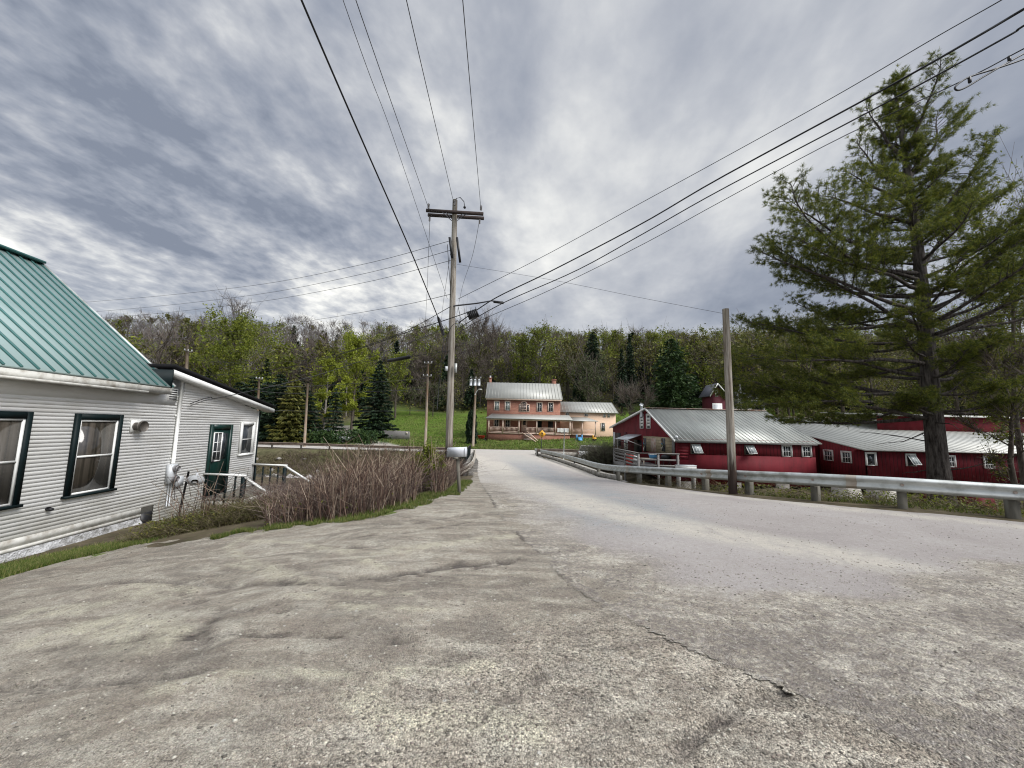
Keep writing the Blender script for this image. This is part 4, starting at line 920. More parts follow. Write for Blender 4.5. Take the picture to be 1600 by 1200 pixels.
mb = MB(); mb.tube([at(x, y, 15.4) for x, y in ((710.5, 318), (713, 310), (719, 308.5), (725, 315), (726, 323))], .018, 6); mb.ball(at(726, 324, 15.4), .06, 8, 6); T.part('jumper', mb, M['black'], smooth=True)
mb = MB(); mb.beam(at(702.5, 371, 15.2), at(706.5, 403, 15.3), .09, .09, 0, (1, 0, 0)); T.part('fuse_cutout', mb, M['black'])
mb = MB(); mb.beam(at(714, 371, 15.2), at(719, 410, 15.3), .08, .09, 0, (1, 0, 0)); T.part('fuse_cutout', mb, M['black'])
for y in (388, 396, 404): pass
mb = MB(); mb.tube([on_pole(479)+np.array([.08, -.1, 0]), at(745, 474, 15.0), at(768, 470, 15.0), at(786, 472, 15.0)], [.035, .03, .028, .028], 8); T.part('bracket_arm', mb, M['steel'])
mb = MB(); mb.beam(at(771, 471.5, 15.0), at(787, 473.5, 15.0), .09, .07); T.part('spacer', mb, M['black'])
mb = MB(); mb.tube([at(x, y, 15.4) for x, y in ((699, 382), (705, 470), (699, 560), (690, 505), (702, 480))][:2], .012, 5); T.part('ground_wire', mb, M['black'])
for (x, y, w, h, mt) in ((697.5, 576, .10, .18, 'light_grey'), (712, 575, .10, .36, 'galv')):
    q = at(x, y, 15.3); mb = MB(); mb.box(q[0]-w/2, q[0]+w/2, q[1]-.05, q[1]+.05, q[2]-h/2, q[2]+h/2); T.part('pole_box', mb, M[mt])
mb = MB(); mb.tube([at(x, y, 15.2) for x, y in ((688, 514), (693, 527), (690, 560), (686, 600), (683, 640))], .014, 5); T.part('hanging_cable', mb, M['black'])
mb = MB()
for pts in ([(712, 505), (704, 512), (697, 535), (695, 560)], [(714, 500), (722, 508), (720, 520), (712, 530)], [(716, 480), (719, 500), (712, 520)]): mb.tube(smooth_pl([at(x, y, 15.25) for x, y in pts], 12), .012, 5)
T.part('cable_loops', mb, M['black'])
# splice case hanging in the cables
q = at(738.5, 491, 14.3); T = Thing('cable_splice_box', 'ribbed black splice box hanging from the cables right of the tall pole', 'cable box', q)
mb = MB(); a = at(731, 494, 14.3); b = at(747, 488.5, 14.3); mb.beam(a, b, .2, .27); 
for k in range(6): c_ = a+(b-a)*(k+.5)/6; mb.beam(c_-(b-a)*.03, c_+(b-a)*.03, .23, .30)
T.part('case', mb, M['black']); mb = MB(); mb.tube([q+np.array([-.08, 0, .12]), q+np.array([-.07, 0, .26])], .01, 5); mb.tube([q+np.array([.1, 0, .12]), q+np.array([.11, 0, .3])], .01, 5); T.part('hanger', mb, M['steel'])
# right guy stub
pb = at(1145.5, 775, 11.6); pt = at(1133.7, 483, 11.6); T = Thing('utility_pole', 'bare wooden pole without crossarm standing behind the steel guard rail', 'utility pole', (pb[0], pb[1], plateau0(*pb[:2])))
mb = MB(); mb.tube([pb+(pt-pb)*f for f in (-.12, 0, .3, .65, 1)], [.122, .12, .113, .103, .094], 14); T.part('pole', mb, M['pole_big'], smooth=True)
mb = MB(); mb.tube([pt+np.array([-.09, 0, -.08]), pt+np.array([.1, 0, -.08])], .012, 6); T.part('bolt', mb, M['steel'])
def far_pole(label, bp, tp, Y, r, arms=(), trans=0, name='utility_pole'):
    b = at(*bp, Y); t_ = at(*tp, Y); T = Thing(name, label, 'utility pole', b, None)
    mb = MB(); mb.tube([b-np.array([0, 0, .8]), t_], [r, r*.72], 10); T.part('pole', mb, M['pole'], smooth=True)
    for (x0, y0, x1, y1) in arms:
        mb = MB(); p_, q_ = at(x0, y0, Y-.2), at(x1, y1, Y-.2); mb.beam(p_, q_, .1, .1); a_ = T.part('crossarm', mb, M['post_wood'])
        for f in (.04, .5, .96): T.part('insulator', insul(p_+(q_-p_)*f+np.array([0, 0, .05]), True, 3, .07), M['light_grey'], a_)
    for k in range(trans):
        x = (737, 743.2, 749.4)[k]; c_ = at(x-1.0, 598, Y-.45+.15*(k != 1)); mb = MB(); mb.tube([c_+np.array([0, 0, -.42]), c_+np.array([0, 0, .42])], .2, 14); mb.tube([c_+np.array([0, 0, .42]), c_+np.array([0, 0, .5])], [.21, .1], 14)
        tr_ = T.part('transformer', mb, M['light_grey']); T.part('bushing', insul(c_+np.array([.08, 0, .5]), True, 3, .06), M['porcelain'], tr_)
    return T
far_pole('bare grey brown pole in front of the lime trees beyond the far guard rail', (476, 694), (481, 599), 50, .17)
far_pole('wooden pole with two small crossarms left of the tall pole, before the meadow', (664.5, 702), (669, 566), 46, .17, [(663, 568, 675, 567.5), (661, 587.5, 674, 588)])
T = far_pole('wooden pole carrying three grey transformers left of the brick house', (739, 696), (744, 588), 55, .20, [(735, 591, 752, 591)], 3)
mb = MB(); mb.tube(smooth_pl([at(x, y, 54.7) for x, y in ((742, 617), (746, 610), (750, 608))], 8), .05, 6); a_ = at(750, 608.5, 54.7); mb.ball(a_, .2, 8, 6, sc=(1.6, 1, .5)); T.part('street_lamp', mb, M['galv'])
far_pole('wooden pole with a small crossarm showing above the black wing roof', (400, 692), (405, 592), 42, .15, [(400, 592, 410, 592.5)])
far_pole('dark pole hidden among the trees above the green roof', (288, 660), (293, 540), 40, .2, [(288, 548, 300, 550)])

# ================================================================ WIRES
NW = [0]
def wire(label, pts, r, sag=0, cat='cable', mat='wire', n=24, name='power_line', group=None):
    """pts: (px, py, Y)"""
    P = np.array([at(*q) if len(q) == 3 else q[0] for q in pts]); P = smooth_pl(P, n) if len(P) > 2 else np.array([P[0]+(P[1]-P[0])*f for f in np.linspace(0, 1, n)])
    f = np.linspace(0, 1, len(P)); P[:, 2] -= sag*4*f*(1-f)
    mb = MB(); mb.tube(P, r, 5); single(name, mb, M[mat], label, cat, tuple(P[len(P)//2]), group, smooth=True)
# from overhead behind the camera to the tall pole
def overhead(label, x0, px, py, r, yb=3.0, mat='wire', name='power_line', mid=None, zend=None):
    a = at(x0, 0, 6.0); b = at(px, py, 15.4); d = a-b; c_ = a+d*.9; c_[2] += .25
    P = [b] + ([at(*mid)] if mid else []) + [a, c_]; P = smooth_pl(P, 40); mb = MB(); mb.tube(P, r, 6); single(name, mb, M[mat], label, 'cable', tuple(a), smooth=True)
overhead('thick black cable running overhead to the left side of the tall pole', 471, 686, 500, .021, mat='black', mid=(640, 388, 11.8))
mb = MB(); mb.tube([at(684, 495, 15.2), at(686, 500, 15.3), at(694, 524, 15.4)], [.03, .07, .045], 8); single('cable_grip', mb, M['black'], 'black tapered grip where the thick cable meets the tall pole', 'cable grip', tuple(at(688, 505, 15.2)), smooth=True)
overhead('thin overhead wire, second from the left at the top edge', 536, 699, 467, .007, mid=(618, 225, 9.7))
overhead('overhead wire to the left end of the crossarm', 556, 668.5, 322, .009)
overhead('overhead wire to the top of the tall pole', 635, 709, 317, .009)
overhead('overhead wire to the right end of the crossarm', 723, 751, 322, .009)
# beyond the pole
wire('thin wire going down behind the left end of the crossarm to the poles beyond', [(671.5, 347, 15.7), (667, 460, 24), (664, 530, 36), (668, 566, 46)], .010)
wire('thin wire going down behind the right end of the crossarm', [(749, 345, 15.7), (738, 400, 19), (722, 450, 26), (712, 500, 34)], .010)
wire('thin wire slanting from the fuse of the tall pole down to the left', [(704, 395, 15.4), (693, 470, 22), (686, 520, 32), (672, 566, 46)], .009)
for lb, y0, y1, x1 in (('uppermost', 376, 472, 135), ('middle', 391, 487, 148), ('lowest', 407, 497, 160)):
    wire('%s of the three thin wires running left from the tall pole over the green roof' % lb, [(704, y0, 15.4), (560, y0+.36*(y1-y0)+4, 21), (380, y0+.72*(y1-y0)+3, 27), (x1, y1, 34), (x1-220, y1+12, 44)], .011)
wire('thin wire running left from the tall pole above the bare treetops', [(703, 460, 15.4), (600, 482, 22), (430, 509, 34), (200, 540, 50)], .012)
wire('guy wire from the tall pole to the bare pole at the right', [(714, 413, 15.4), (860, 437, 14.4), (1000, 465, 13.1), (1131, 490, 11.6)], .006)
wire('guy wire going down to the right from the top of the bare pole', [(1136, 490, 11.6), (1168, 519, 12.6), (1230, 570, 14)], .006)
def toright(label, pts, r, mat='black', name='power_line'):
    n_ = len(pts); Ys = np.interp([p[0] for p in pts], [710, 1600, 2000], [15.2, 5.2, 3.8]); wire(label, [(p[0], p[1], y) for p, y in zip(pts, Ys)], r, 0, 'cable', mat, 40, name)
toright('uppermost and thinnest of the cables rising to the upper right corner', [(716, 467), (850, 400), (1000, 318), (1120, 252.5), (1300, 153), (1459, 60), (1565, 0), (1700, -80)], .010)
toright('thickest of the cables rising to the upper right corner', [(716, 505), (750, 481), (783, 461), (860, 424), (1000, 351), (1120, 281), (1380, 140), (1522, 60), (1600, 14), (1750, -75)], .022)
toright('second lowest of the cables rising to the upper right corner', [(718, 512), (787, 473), (900, 423), (1000, 368), (1120, 300), (1380, 163), (1565, 62), (1600, 40), (1750, -50)], .017)
toright('lowest of the cables rising to the upper right corner', [(716, 520), (752, 500), (860, 453), (1000, 384), (1120, 318.5), (1300, 222), (1500, 128), (1600, 76), (1750, 0)], .010)
P = smooth_pl([at(x, y, 5.6) for x, y in ((1640, 62), (1585, 92), (1540, 118), (1512, 135), (1497, 141), (1492, 137), (1500, 129), (1518, 119), (1560, 106), (1600, 92), (1650, 70))], 50)
T = Thing('cable_loop', 'black storage loop of cable hung under the lowest cable at the upper right', 'cable', P[25]); mb = MB(); mb.tube(P, .014, 6); T.part('loop', mb, M['black'], smooth=True)
for x, y in ((1515, 125), (1577, 92)): q = at(x, y, 5.6); mb = MB(); mb.beam(q+np.array([0, 0, -.05]), q+np.array([0, 0, .05]), .03, .03); T.part('bracket', mb, M['black'])
# lower bundles to the left
wire('upper of the dark cables dropping left from the tall pole', [(704, 479, 15.3), (627, 520, 18), (533, 552, 22), (477, 563, 25), (380, 567.5, 31), (300, 562, 37)], .014, mat='black')
wire('middle of the dark cables dropping left from the tall pole', [(731, 488, 15.0), (690, 502, 15.4), (627, 522, 18), (571, 542, 20), (470, 570, 25), (380, 583, 30), (296, 588, 38)], .018, mat='black')
wire('lowest of the dark cables dropping left, with a black case on it', [(703, 548, 15.3), (641, 557, 18), (570, 565, 21), (470, 577, 25), (380, 590, 30), (296, 600, 38)], .012, mat='black')
mb = MB(); a = at(606, 564, 19.4); b = at(641, 557.5, 18); mb.tube([a+(b-a)*f for f in (0, .03, .97, 1)], [.02, .085, .085, .02], 10); single('splice_case', mb, M['black'], 'long black splice case on the lowest cable left of the tall pole', 'cable case', tuple(a), smooth=True)
P = [H.pt(sJ+.12, .12, wing_hi-.55)]; s1 = H.hit(300, 625, .15); 
mb = MB(); Q = smooth_pl([H.pt(sJ+.12, .1, wing_hi-.62), H.pt(sJ+.5, .3, wing_hi-.42), H.pt(sJ+1.1, .45, wing_hi-.32), at(526, 577, 13.5), at(700, 512, 15.4)], 40); mb.tube(Q, .011, 5); mb.tube(Q[:14]+np.array([0, .02, -.05]), .008, 5)
single('power_line', mb, M['black'], 'service cable from the tall pole to the gable of the white wing', 'cable', tuple(Q[20]), smooth=True)
for k, (y0, y1) in enumerate(((601, 603), (612, 614), (640, 641))):
    wire(('upper', 'middle', 'lower')[k]+' thin level wire before the dark trees between the far poles', [(405, y0-1, 42), (480, y0, 50), (667, y1-12+k*6, 46)], .016, .2)
# ================================================================ RED BARN (front wall faces the road, left gable end faces the brick house)
BY = 26.0; BX = at(1058, 700, BY)[0]; BXe = at(1273, 700, BY)[0]
zFe = at(1061, 686, BY)[2]; zRid = at(1014, 638, BY+5.3)[2]; YR = BY+5.3; YB = 42.3; zBe = at(958, 667, YB)[2]; zb = -3.2
FB = Frame(BX, BY, 1, 0)      # n = (0,-1): towards the road
FG = Frame(BX, BY, 0, -1)     # s runs towards the road, n = (-1, 0)
T = Thing('red_barn', 'long dark red barn with grey metal roof and a gable end over the wooden deck', 'barn', (BX+4, BY, -1.9))
zm = at(1150, 712, BY)[2]
mb = MB(); mb.box(BX+.04, BXe, BY+.04, YR, zb+1.3, zFe); T.part('inner_wall', mb, M['red_plain'])
mb = MB(); FB.box(mb, 0, BXe-BX, -.03, .02, zm, zFe+.03); T.part('front_wall', mb, M['red_v'])
mb = MB(); FB.box(mb, 0, BXe-BX, -.03, .035, at(1150, 752, BY)[2], zm); T.part('lower_wall', mb, M['red_plain'])
mb = MB(); FB.box(mb, .0, .75, .02, .05, zm-.3, zFe-.1)
for k in range(5): FB.box(mb, .02, .73, .05, .06, zm-.25+k*.2, min(zFe-.14, zm-.25+k*.2+.16))
T.part('corner_panel', mb, M['red_h'])
# gable wall polygon in plane X = BX
mb = MB(); mb.prism([(BX, BY, zb+1.3), (BX, YB, zb+1.3), (BX, YB, zBe-.05), (BX, YR, zRid-.05), (BX, BY, zFe-.03)], (.05, 0, 0)); T.part('gable_wall', mb, M['red_v'])
mb = MB(); mb.box(BX+.05, BXe, YR, YB-.1, zb+1.3, zBe-.3); T.part('rear_wall', mb, M['red_plain'])
for x0 in (0, 3.2, 6.4):
    mb = MB(); FB.box(mb, x0+.1, x0+1.0, -.6, .0, zb-.8, zb+1.5); T.part('foundation', mb, M['rubble'])
roof = roof_plane(T, 'roof', M['grey_roof'], M['grey_roof'], (BX-.25, BY-.28, zFe-.10), (BXe+.3, BY-.28, zFe-.10), (BXe+.3, YR, zRid), (BX-.25, YR, zRid), .06, .30, .05, .02)
roof_plane(T, 'roof', M['grey_roof'], None, (BX-.25, YB+.3, zBe-.05), (BXe+.3, YB+.3, zBe-.05), (BXe+.3, YR, zRid), (BX-.25, YR, zRid), .06)
mb = MB(); mb.beam((BX-.28, YR, zRid+.03), (BXe+.3, YR, zRid+.03), .35, .05); T.part('ridge_cap', mb, M['rust'])
mb = MB(); mb.prism([(BX-.26, BY-.3, zFe-.2), (BX-.26, YR, zRid-.10), (BX-.26, YR, zRid+.03), (BX-.26, BY-.3, zFe-.07)], (-.05, 0, 0)); T.part('rake_trim', mb, M['white_paint'])
mb = MB(); mb.prism([(BX-.26, YB+.3, zBe-.18), (BX-.26, YR, zRid-.10), (BX-.26, YR, zRid+.03), (BX-.26, YB+.3, zBe+.0)], (-.05, 0, 0)); T.part('rake_trim', mb, M['white_paint'])
mb = MB(); FB.box(mb, -.2, BXe-BX, .20, .26, zFe-.22, zFe-.13); T.part('eave_board', mb, M['grey_wood'])
def wpx(T, fr, x0, y0, x1, y1, trim=M['white_paint'], glass=M['glass'], panes=(2, 1), meet=False, tw=.09, mun=.018, tilt=False, d0=.02):
    s0, z1 = fr.hit(x0, y0, d0); s1, z0 = fr.hit(x1, y1, d0); s0, s1 = min(s0, s1), max(s0, s1)
    w = window(T, fr, s0, s1, z0, z1, trim, M['white_paint'] if not tilt else M['post_wood'], M['glass'] if tilt else glass, tw, False, d0, meet, panes if not tilt else (0, 0), mun=mun, sw=.03)
    if tilt:
        h_ = z1-z0-2*tw; o_ = .30*tilt; A = [fr.pt(s0+tw, d0+.05, z1-tw), fr.pt(s1-tw, d0+.05, z1-tw), fr.pt(s1-tw+.05, d0+.05+o_, z0+tw+.03), fr.pt(s0+tw+.05, d0+.05+o_, z0+tw+.03)]
        mb = MB(); mb.prism(A, fr.n*.012); T.part('open_sash', mb, M['glass_white'], w)
        mb = MB(); A = [np.array(q)+fr.n*.014 for q in A]
        for i in range(4): mb.beam(A[i], A[(i+1) % 4], .035, .02)
        mb.beam((A[0]*2+A[1])/3, (A[3]*2+A[2])/3, .02, .014); mb.beam((A[0]+A[1]*2)/3, (A[3]+A[2]*2)/3, .02, .014)
        T.part('sash_frame', mb, M['white_paint'], w)
    return w
wpx(T, FB, 1078.5, 693, 1095, 709.5, trim=M['post_wood'], tilt=1, tw=.06); wpx(T, FB, 1162.5, 695, 1178.5, 710.5, trim=M['post_wood'], tilt=1, tw=.06)
wpx(T, FB, 1220.5, 694.5, 1238, 713.5); wpx(T, FB, 1251.5, 695.5, 1268.5, 714)
wpx(T, FG, 1000, 647, 1006, 669.5, panes=(0, 3), tw=.14, mun=.09); wpx(T, FG, 1010, 646.5, 1017, 669.5, panes=(0, 3), tw=.14, mun=.09)
def gbox(px0, py0, px1, py1, d0, d1, dref=0.0):
    s0, z1 = FG.hit(px0, py0, dref); s1, z0 = FG.hit(px1, py1, dref); mb = MB(); FG.box(mb, min(s0, s1), max(s0, s1), d0, d1, min(z0, z1), max(z0, z1)); return mb
T.part('stone_wall', gbox(1005.5, 681, 1054, 712, .0, .05), M['stone'])
for x0, x1, mt in ((1006, 1011, 'glass'), (1018, 1026, 'rust'), (1034.5, 1041, 'glass')): T.part('window', gbox(x0, 684.5, x1, 706, .05, .07), M[mt])
wdr = T.part('door', gbox(975.5, 684.5, 981.5, 706, .0, .05), M['white_paint']); T.part('pane', gbox(977, 687, 980, 697, .05, .06), M['glass_pale'], wdr)
T.part('door', gbox(991, 687, 1003, 707, .0, .04), M['black'])
T.part('opening', gbox(962, 676, 970, 698, .0, .03), M['black']); T.part('corner_trim', gbox(958.6, 675, 961.5, 698, .0, .05), M['light_grey'])
T.part('corner_trim', gbox(1051.5, 683, 1056, 712, .05, .09), M['grey_wood'])
# small sign board by the door (unreadable marks) and gable lamp
q = gbox(976, 675, 979.5, 683, .0, .05); T.part('sign', q, M['dark_red'])
sA, zA = FG.hit(983, 686.5, 0); sB, zB_ = FG.hit(1003, 680, 0)
mb = MB(); mb.prism([FG.pt(sA, .05, zB_), FG.pt(sB, .05, zB_), FG.pt(sB, 1.3, zB_-.45), FG.pt(sA, 1.3, zB_-.45)], (0, 0, .05)); cp_ = T.part('canopy', mb, M['light_grey'])
mb = MB()
for s_ in (sA, sB): mb.beam(FG.pt(s_, 1.25, zB_-.45), FG.pt(s_, .05, zB_-.9), .06, .06)
mb.cyl(FG.pt(sA+.4, 1.2, zB_-.45), FG.pt(sA+.4, 1.2, zB_-2.2), .05, 8); T.part('bracket', mb, M['white_paint'], cp_)
q = at(1057, 683, BY-.1); mb = MB(); mb.ball(q, .11, 8, 6); T.part('lamp', mb, M['light_grey'], smooth=True)
q = at(1002.5, 642, YR+1); mb = MB(); mb.tube([q-np.array([0, 0, .5]), q+np.array([0, 0, .42])], .10, 10); mb.tube([q+np.array([-.05, 0, .42]), q+np.array([.05, 0, .62])], .15, 10); T.part('stove_pipe', mb, M['light_grey'])
q = at(1136, 698, BY-.1); mb = MB(); mb.beam(q, q+np.array([.32, -.12, -.12]), .1, .09); T.part('flood_light', mb, M['white_paint'])
# ---- wing: red gable end towards the left, eave level to the right
WX = 21.9; WY = 24.0; FW = Frame(WX, WY, 1, 0); FWG = Frame(WX, WY, 0, -1)
zWe = at(1346, 701.5, WY)[2]; zW2 = at(1253.5, 678, 28.9)[2]; slp = (zW2-zWe)/4.9; YW = 38.0; zWr = zWe+slp*(YW-WY)
T = Thing('red_barn', 'lower dark red barn wing with pale metal roof behind the big pine', 'barn', (WX+6, WY, -2)); XE = 44.0
zbb = at(1450, 752, WY)[2]
mb = MB(); FW.box(mb, 0, XE-WX, -.04, .0, zbb, zWe-.02); T.part('front_wall', mb, M['red_v'])
mb = MB(); mb.prism([(WX, WY, zbb), (WX, YW, zbb), (WX, YW, zWr-.06), (WX, WY, zWe-.05)], (.05, 0, 0)); T.part('gable_wall', mb, M['red_v'])
mb = MB(); mb.box(WX+.05, XE, WY+.05, YW, zbb, zWe-.05); T.part('inner_wall', mb, M['red_plain'])
mb = MB(); mb.box(BXe-.3, WX, BY+1.5, BY+1.6, zbb, zWe+.5); T.part('link_wall', mb, M['red_v'])
roof_plane(T, 'roof', M['house_roof'], M['grey_roof'], (WX-.3, WY-.35, zWe-.04), (XE+.3, WY-.35, zWe-.04), (XE+.3, YW, zWr+.02), (WX-.3, YW, zWr+.02), .06, .6, .05, .02)
mb = MB(); mb.beam((WX-.3, YW, zWr+.05), (XE+.3, YW, zWr+.05), .5, .06); T.part('ridge_cap', mb, M['rust'])
for (x0, y0, x1, y1) in ((1286.5, 702, 1303, 720.5), (1314, 704, 1332, 724)): wpx(T, FWG, x0, y0, x1, y1)
for (x0, y0, x1, y1, ti, pn) in ((1351, 706, 1370, 727.5, 0, (0, 0)), (1413.5, 708.5, 1432, 728.5, 1, (2, 1)), (1475.5, 711, 1494, 730, 0, (2, 1)), (1535, 712, 1554, 732, 0, (2, 2))): wpx(T, FW, x0, y0, x1, y1, panes=pn, tilt=ti)
for x0 in (1335, 1392, 1480, 1540):
    c_ = at(x0, 790, 22.5); mb = MB(); zt_ = zbb; w0 = .45
    mb.add([(c_[0]-w0*1.6, 22.2, -3.9), (c_[0]+w0*1.6, 22.2, -3.9), (c_[0]+w0*1.6, 23.6, -3.9), (c_[0]-w0*1.6, 23.6, -3.9), (c_[0]-w0, 22.6, zt_), (c_[0]+w0, 22.6, zt_), (c_[0]+w0, 23.4, zt_), (c_[0]-w0, 23.4, zt_)],
           [[3, 2, 1, 0], [4, 5, 6, 7], [0, 1, 5, 4], [1, 2, 6, 5], [2, 3, 7, 6], [3, 0, 4, 7]]); T.part('footing', mb, M['concrete'] if x0 < 1450 else M['red_plain'])
mb = MB(); mb.box(30, XE, YW-6.5, YW-6.4, zWr-1.2, zWr+.1); cl_ = T.part('clerestory', mb, M['red_plain'])
mb = MB(); mb.prism([(29.7, YW-6.9, zWr+.12), (XE+.3, YW-6.9, zWr+.12), (XE+.3, YW-1, zWr+.55), (29.7, YW-1, zWr+.55)], (0, 0, -.08)); T.part('roof', mb, M['house_roof'])
# ---- deck in front of the gable
zd = at(1000, 727, 28.5)[2]; dk0, dk1 = at(942, 715, 34)[0], BX
T = Thing('wooden_deck', 'grey weathered wooden deck with railings outside the red barn gable', 'deck', (BX-1.5, 29, zd-1))
FD = Frame(BX, BY-.4, 0, -1)
mb = MB(); xa = at(956, 730, 28)[0]
for k in range(20): y_ = BY-.2+k*.30; mb.box(BX-2.7, BX-.02, y_, y_+.285, zd-.05, zd)
T.part('floor', mb, M['grey_wood'])
mb = MB(); mb.box(BX-2.7, BX-.02, BY-.27, BY-.21, zd-.3, zd-.02); mb.box(BX-2.76, BX-2.7, BY-.27, BY+5.8, zd-.3, zd-.02); T.part('rim_board', mb, M['grey_wood'])
for (x, y) in ((BX-2.7, BY-.3), (BX-1.4, BY-.3), (BX-.1, BY-.3), (BX-2.7, BY+2.7), (BX-2.7, BY+5.7)):
    mb = MB(); mb.box(x-.06, x+.06, y-.06, y+.06, -3.9, zd+1.02); T.part('post', mb, M['grey_wood'])
mb = MB(); mb.beam((BX-2.8, BY-.3, zd+1.04), (BX, BY-.3, zd+1.04), .16, .05); T.part('handrail', mb, M['grey_wood'])
mb = MB(); mb.beam((BX-2.7, BY-.3, zd+1.04), (BX-2.7, BY+5.8, zd+1.04), .16, .05); T.part('handrail', mb, M['grey_wood'])
for z_ in (.25, .62):
    mb = MB(); mb.beam((BX-2.7, BY-.3, zd+z_), (BX, BY-.3, zd+z_), .03, .1); T.part('rail', mb, M['grey_wood'])
for z_ in (.2, .45, .7, .9):
    mb = MB(); mb.beam((BX-2.7, BY-.3, zd+z_), (BX-2.7, BY+5.8, zd+z_), .03, .14); T.part('rail', mb, M['grey_wood'])
# clutter on the deck
def onDeck(px, Y): return np.array([at(px, 720, Y)[0], Y, zd])
c_ = onDeck(971, 28.5); c_[0] = max(c_[0], BX-2.4); mb = MB(); mb.tube([c_+[0, 0, z] for z in (0, .05, .4, .75, .8)], [.24, .27, .28, .27, .23], 16); mb.tube([c_+[0, 0, .80], c_+[0, 0, .86]], [.25, .2], 16)
single('barrel', mb, M['red_plastic'], 'rusty red barrel at the left end of the barn deck', 'barrel', tuple(c_), smooth=False)
def sack(c, r, h): mb = MB(); mb.ball(c+np.array([0, 0, h*.5]), r, 14, 10, sc=(1, .8, h/(2*r)), jit=.09); mb.tube([c+np.array([0, 0, h*.93]), c+np.array([.03, 0, h*1.1])], [.05, .09], 8); return mb
for px, Y, r, h, lb in ((986, 28.8, .34, .8, 'large white sack on the barn deck, nearer the red barrel'), (994, 28.2, .30, .7, 'white sack on the barn deck, right of the larger one')):
    c_ = onDeck(px, Y); c_[0] = min(max(c_[0], BX-2.0), BX-.3); single('sack', sack(c_, r, h), M['white_cloth'], lb, 'sack', tuple(c_), 'white sacks on the deck', smooth=True)
c_ = np.array([BX-1.35, 27.4, zd]); T = Thing('table', 'pale board table standing on the barn deck', 'table', c_); mb = MB(); mb.box(c_[0]-.6, c_[0]+.6, c_[1]-.35, c_[1]+.35, zd+.55, zd+.60); T.part('tabletop', mb, M['tan_boards'])
for a in (-.52, .52):
    for b in (-.28, .28): mb = MB(); mb.box(c_[0]+a-.03, c_[0]+a+.03, c_[1]+b-.03, c_[1]+b+.03, zd, zd+.55); T.part('leg', mb, M['tan_boards'])
c_ = np.array([BX-1.1, 27.3, zd+.60]); T = Thing('storage_tub', 'blue plastic tub with white lid on the table on the deck', 'tub', c_); mb = MB()
mb.add([(c_[0]+a*w, c_[1]+b*w*.7, c_[2]+h) for h, w in ((0, .24), (.26, .29)) for a, b in ((-1, -1), (1, -1), (1, 1), (-1, 1))], [[3, 2, 1, 0], [4, 5, 6, 7], [0, 1, 5, 4], [1, 2, 6, 5], [2, 3, 7, 6], [3, 0, 4, 7]]); T.part('body', mb, M['blue'])
mb = MB(); mb.box(c_[0]-.31, c_[0]+.31, c_[1]-.22, c_[1]+.22, c_[2]+.26, c_[2]+.30); T.part('lid', mb, M['white_paint'])
c_ = np.array([BX-.45, 26.8, zd]); T = Thing('grill', 'dark charcoal grill at the right end of the barn deck', 'grill', c_)
mb = MB(); mb.ball(c_+np.array([0, 0, .72]), .30, 14, 9, sc=(1.2, .9, .7)); T.part('lid', mb, M['black'], smooth=True)
for a, b in ((-.25, -.18), (.25, -.18), (-.25, .18), (.25, .18)): mb = MB(); mb.cyl(c_+[a, b, 0], c_+[a*.7, b*.7, .62], .02, 6); T.part('leg', mb, M['steel'])
mb = MB(); mb.box(c_[0]-.75, c_[0]-.36, c_[1]-.2, c_[1]+.2, c_[2]+.66, c_[2]+.69); T.part('side_shelf', mb, M['steel'])
# white tank lying by the wall
a = at(1057, 730, 25.2); b = at(1086, 730.5, 25.2); T = Thing('white_gutter_box', 'white box lying behind the guard rail against the red barn wall', 'box', a)
mb = MB(); mb.beam(a, b, .4, .24); T.part('body', mb, M['white_paint']); mb = MB(); mb.beam(a+np.array([-.02, 0, .13]), b+np.array([.02, 0, .13]), .44, .03); T.part('lid', mb, M['light_grey'])
for f in (.1, .9):
    q = a+(b-a)*f; mb = MB(); mb.box(q[0]-.08, q[0]+.08, q[1]-.15, q[1]+.15, gz(q[0], q[1])-.3, q[2]-.12); T.part('support', mb, M['grey_wood'])

# ================================================================ BRICK HOUSE
Y0 = 66.0; FH = Frame(0, Y0, 1, 0)
def P(px, py, Y): return at(px, py, Y)
bx0, bx1 = P(760.8, 640, Y0)[0], P(875.5, 640, Y0)[0]; ze = P(820, 623, Y0)[2]; zg = float(plateau0(2, Y0)); D = 8.0
zr = P(815, 598.5, Y0+D/2)[2]; zfl = P(820, 676.5, Y0-2.2)[2]
T = Thing('brick_house', 'two storey red brick house with grey metal roof and a full width porch', 'house', (bx0+5, Y0, zg))
mb = MB(); mb.box(bx0, bx1, Y0, Y0+D, zg-1.5, ze); mb.prism([(bx0, Y0, ze), (bx0, Y0+D, ze), (bx0, Y0+D/2, zr-.1)], (.25, 0, 0)); mb.prism([(bx1-.25, Y0, ze), (bx1-.25, Y0+D, ze), (bx1-.25, Y0+D/2, zr-.1)], (.25, 0, 0)); T.part('wall', mb, M['brick'])
mb = MB(); FH.box(mb, bx0-.2, bx1+.2, .02, .40, ze-.30, ze-.02); T.part('cornice', mb, M['peach_trim'])
roof = roof_plane(T, 'roof', M['house_roof'], M['house_roof'], (bx0-.3, Y0-.45, ze-.02), (bx1+.35, Y0-.45, ze-.02), (bx1+.35, Y0+D/2, zr), (bx0-.3, Y0+D/2, zr), .1, .55, .05, .05)
roof_plane(T, 'roof', M['house_roof'], None, (bx0-.3, Y0+D+.45, ze-.02), (bx1+.35, Y0+D+.45, ze-.02), (bx1+.35, Y0+D/2, zr), (bx0-.3, Y0+D/2, zr), .1)
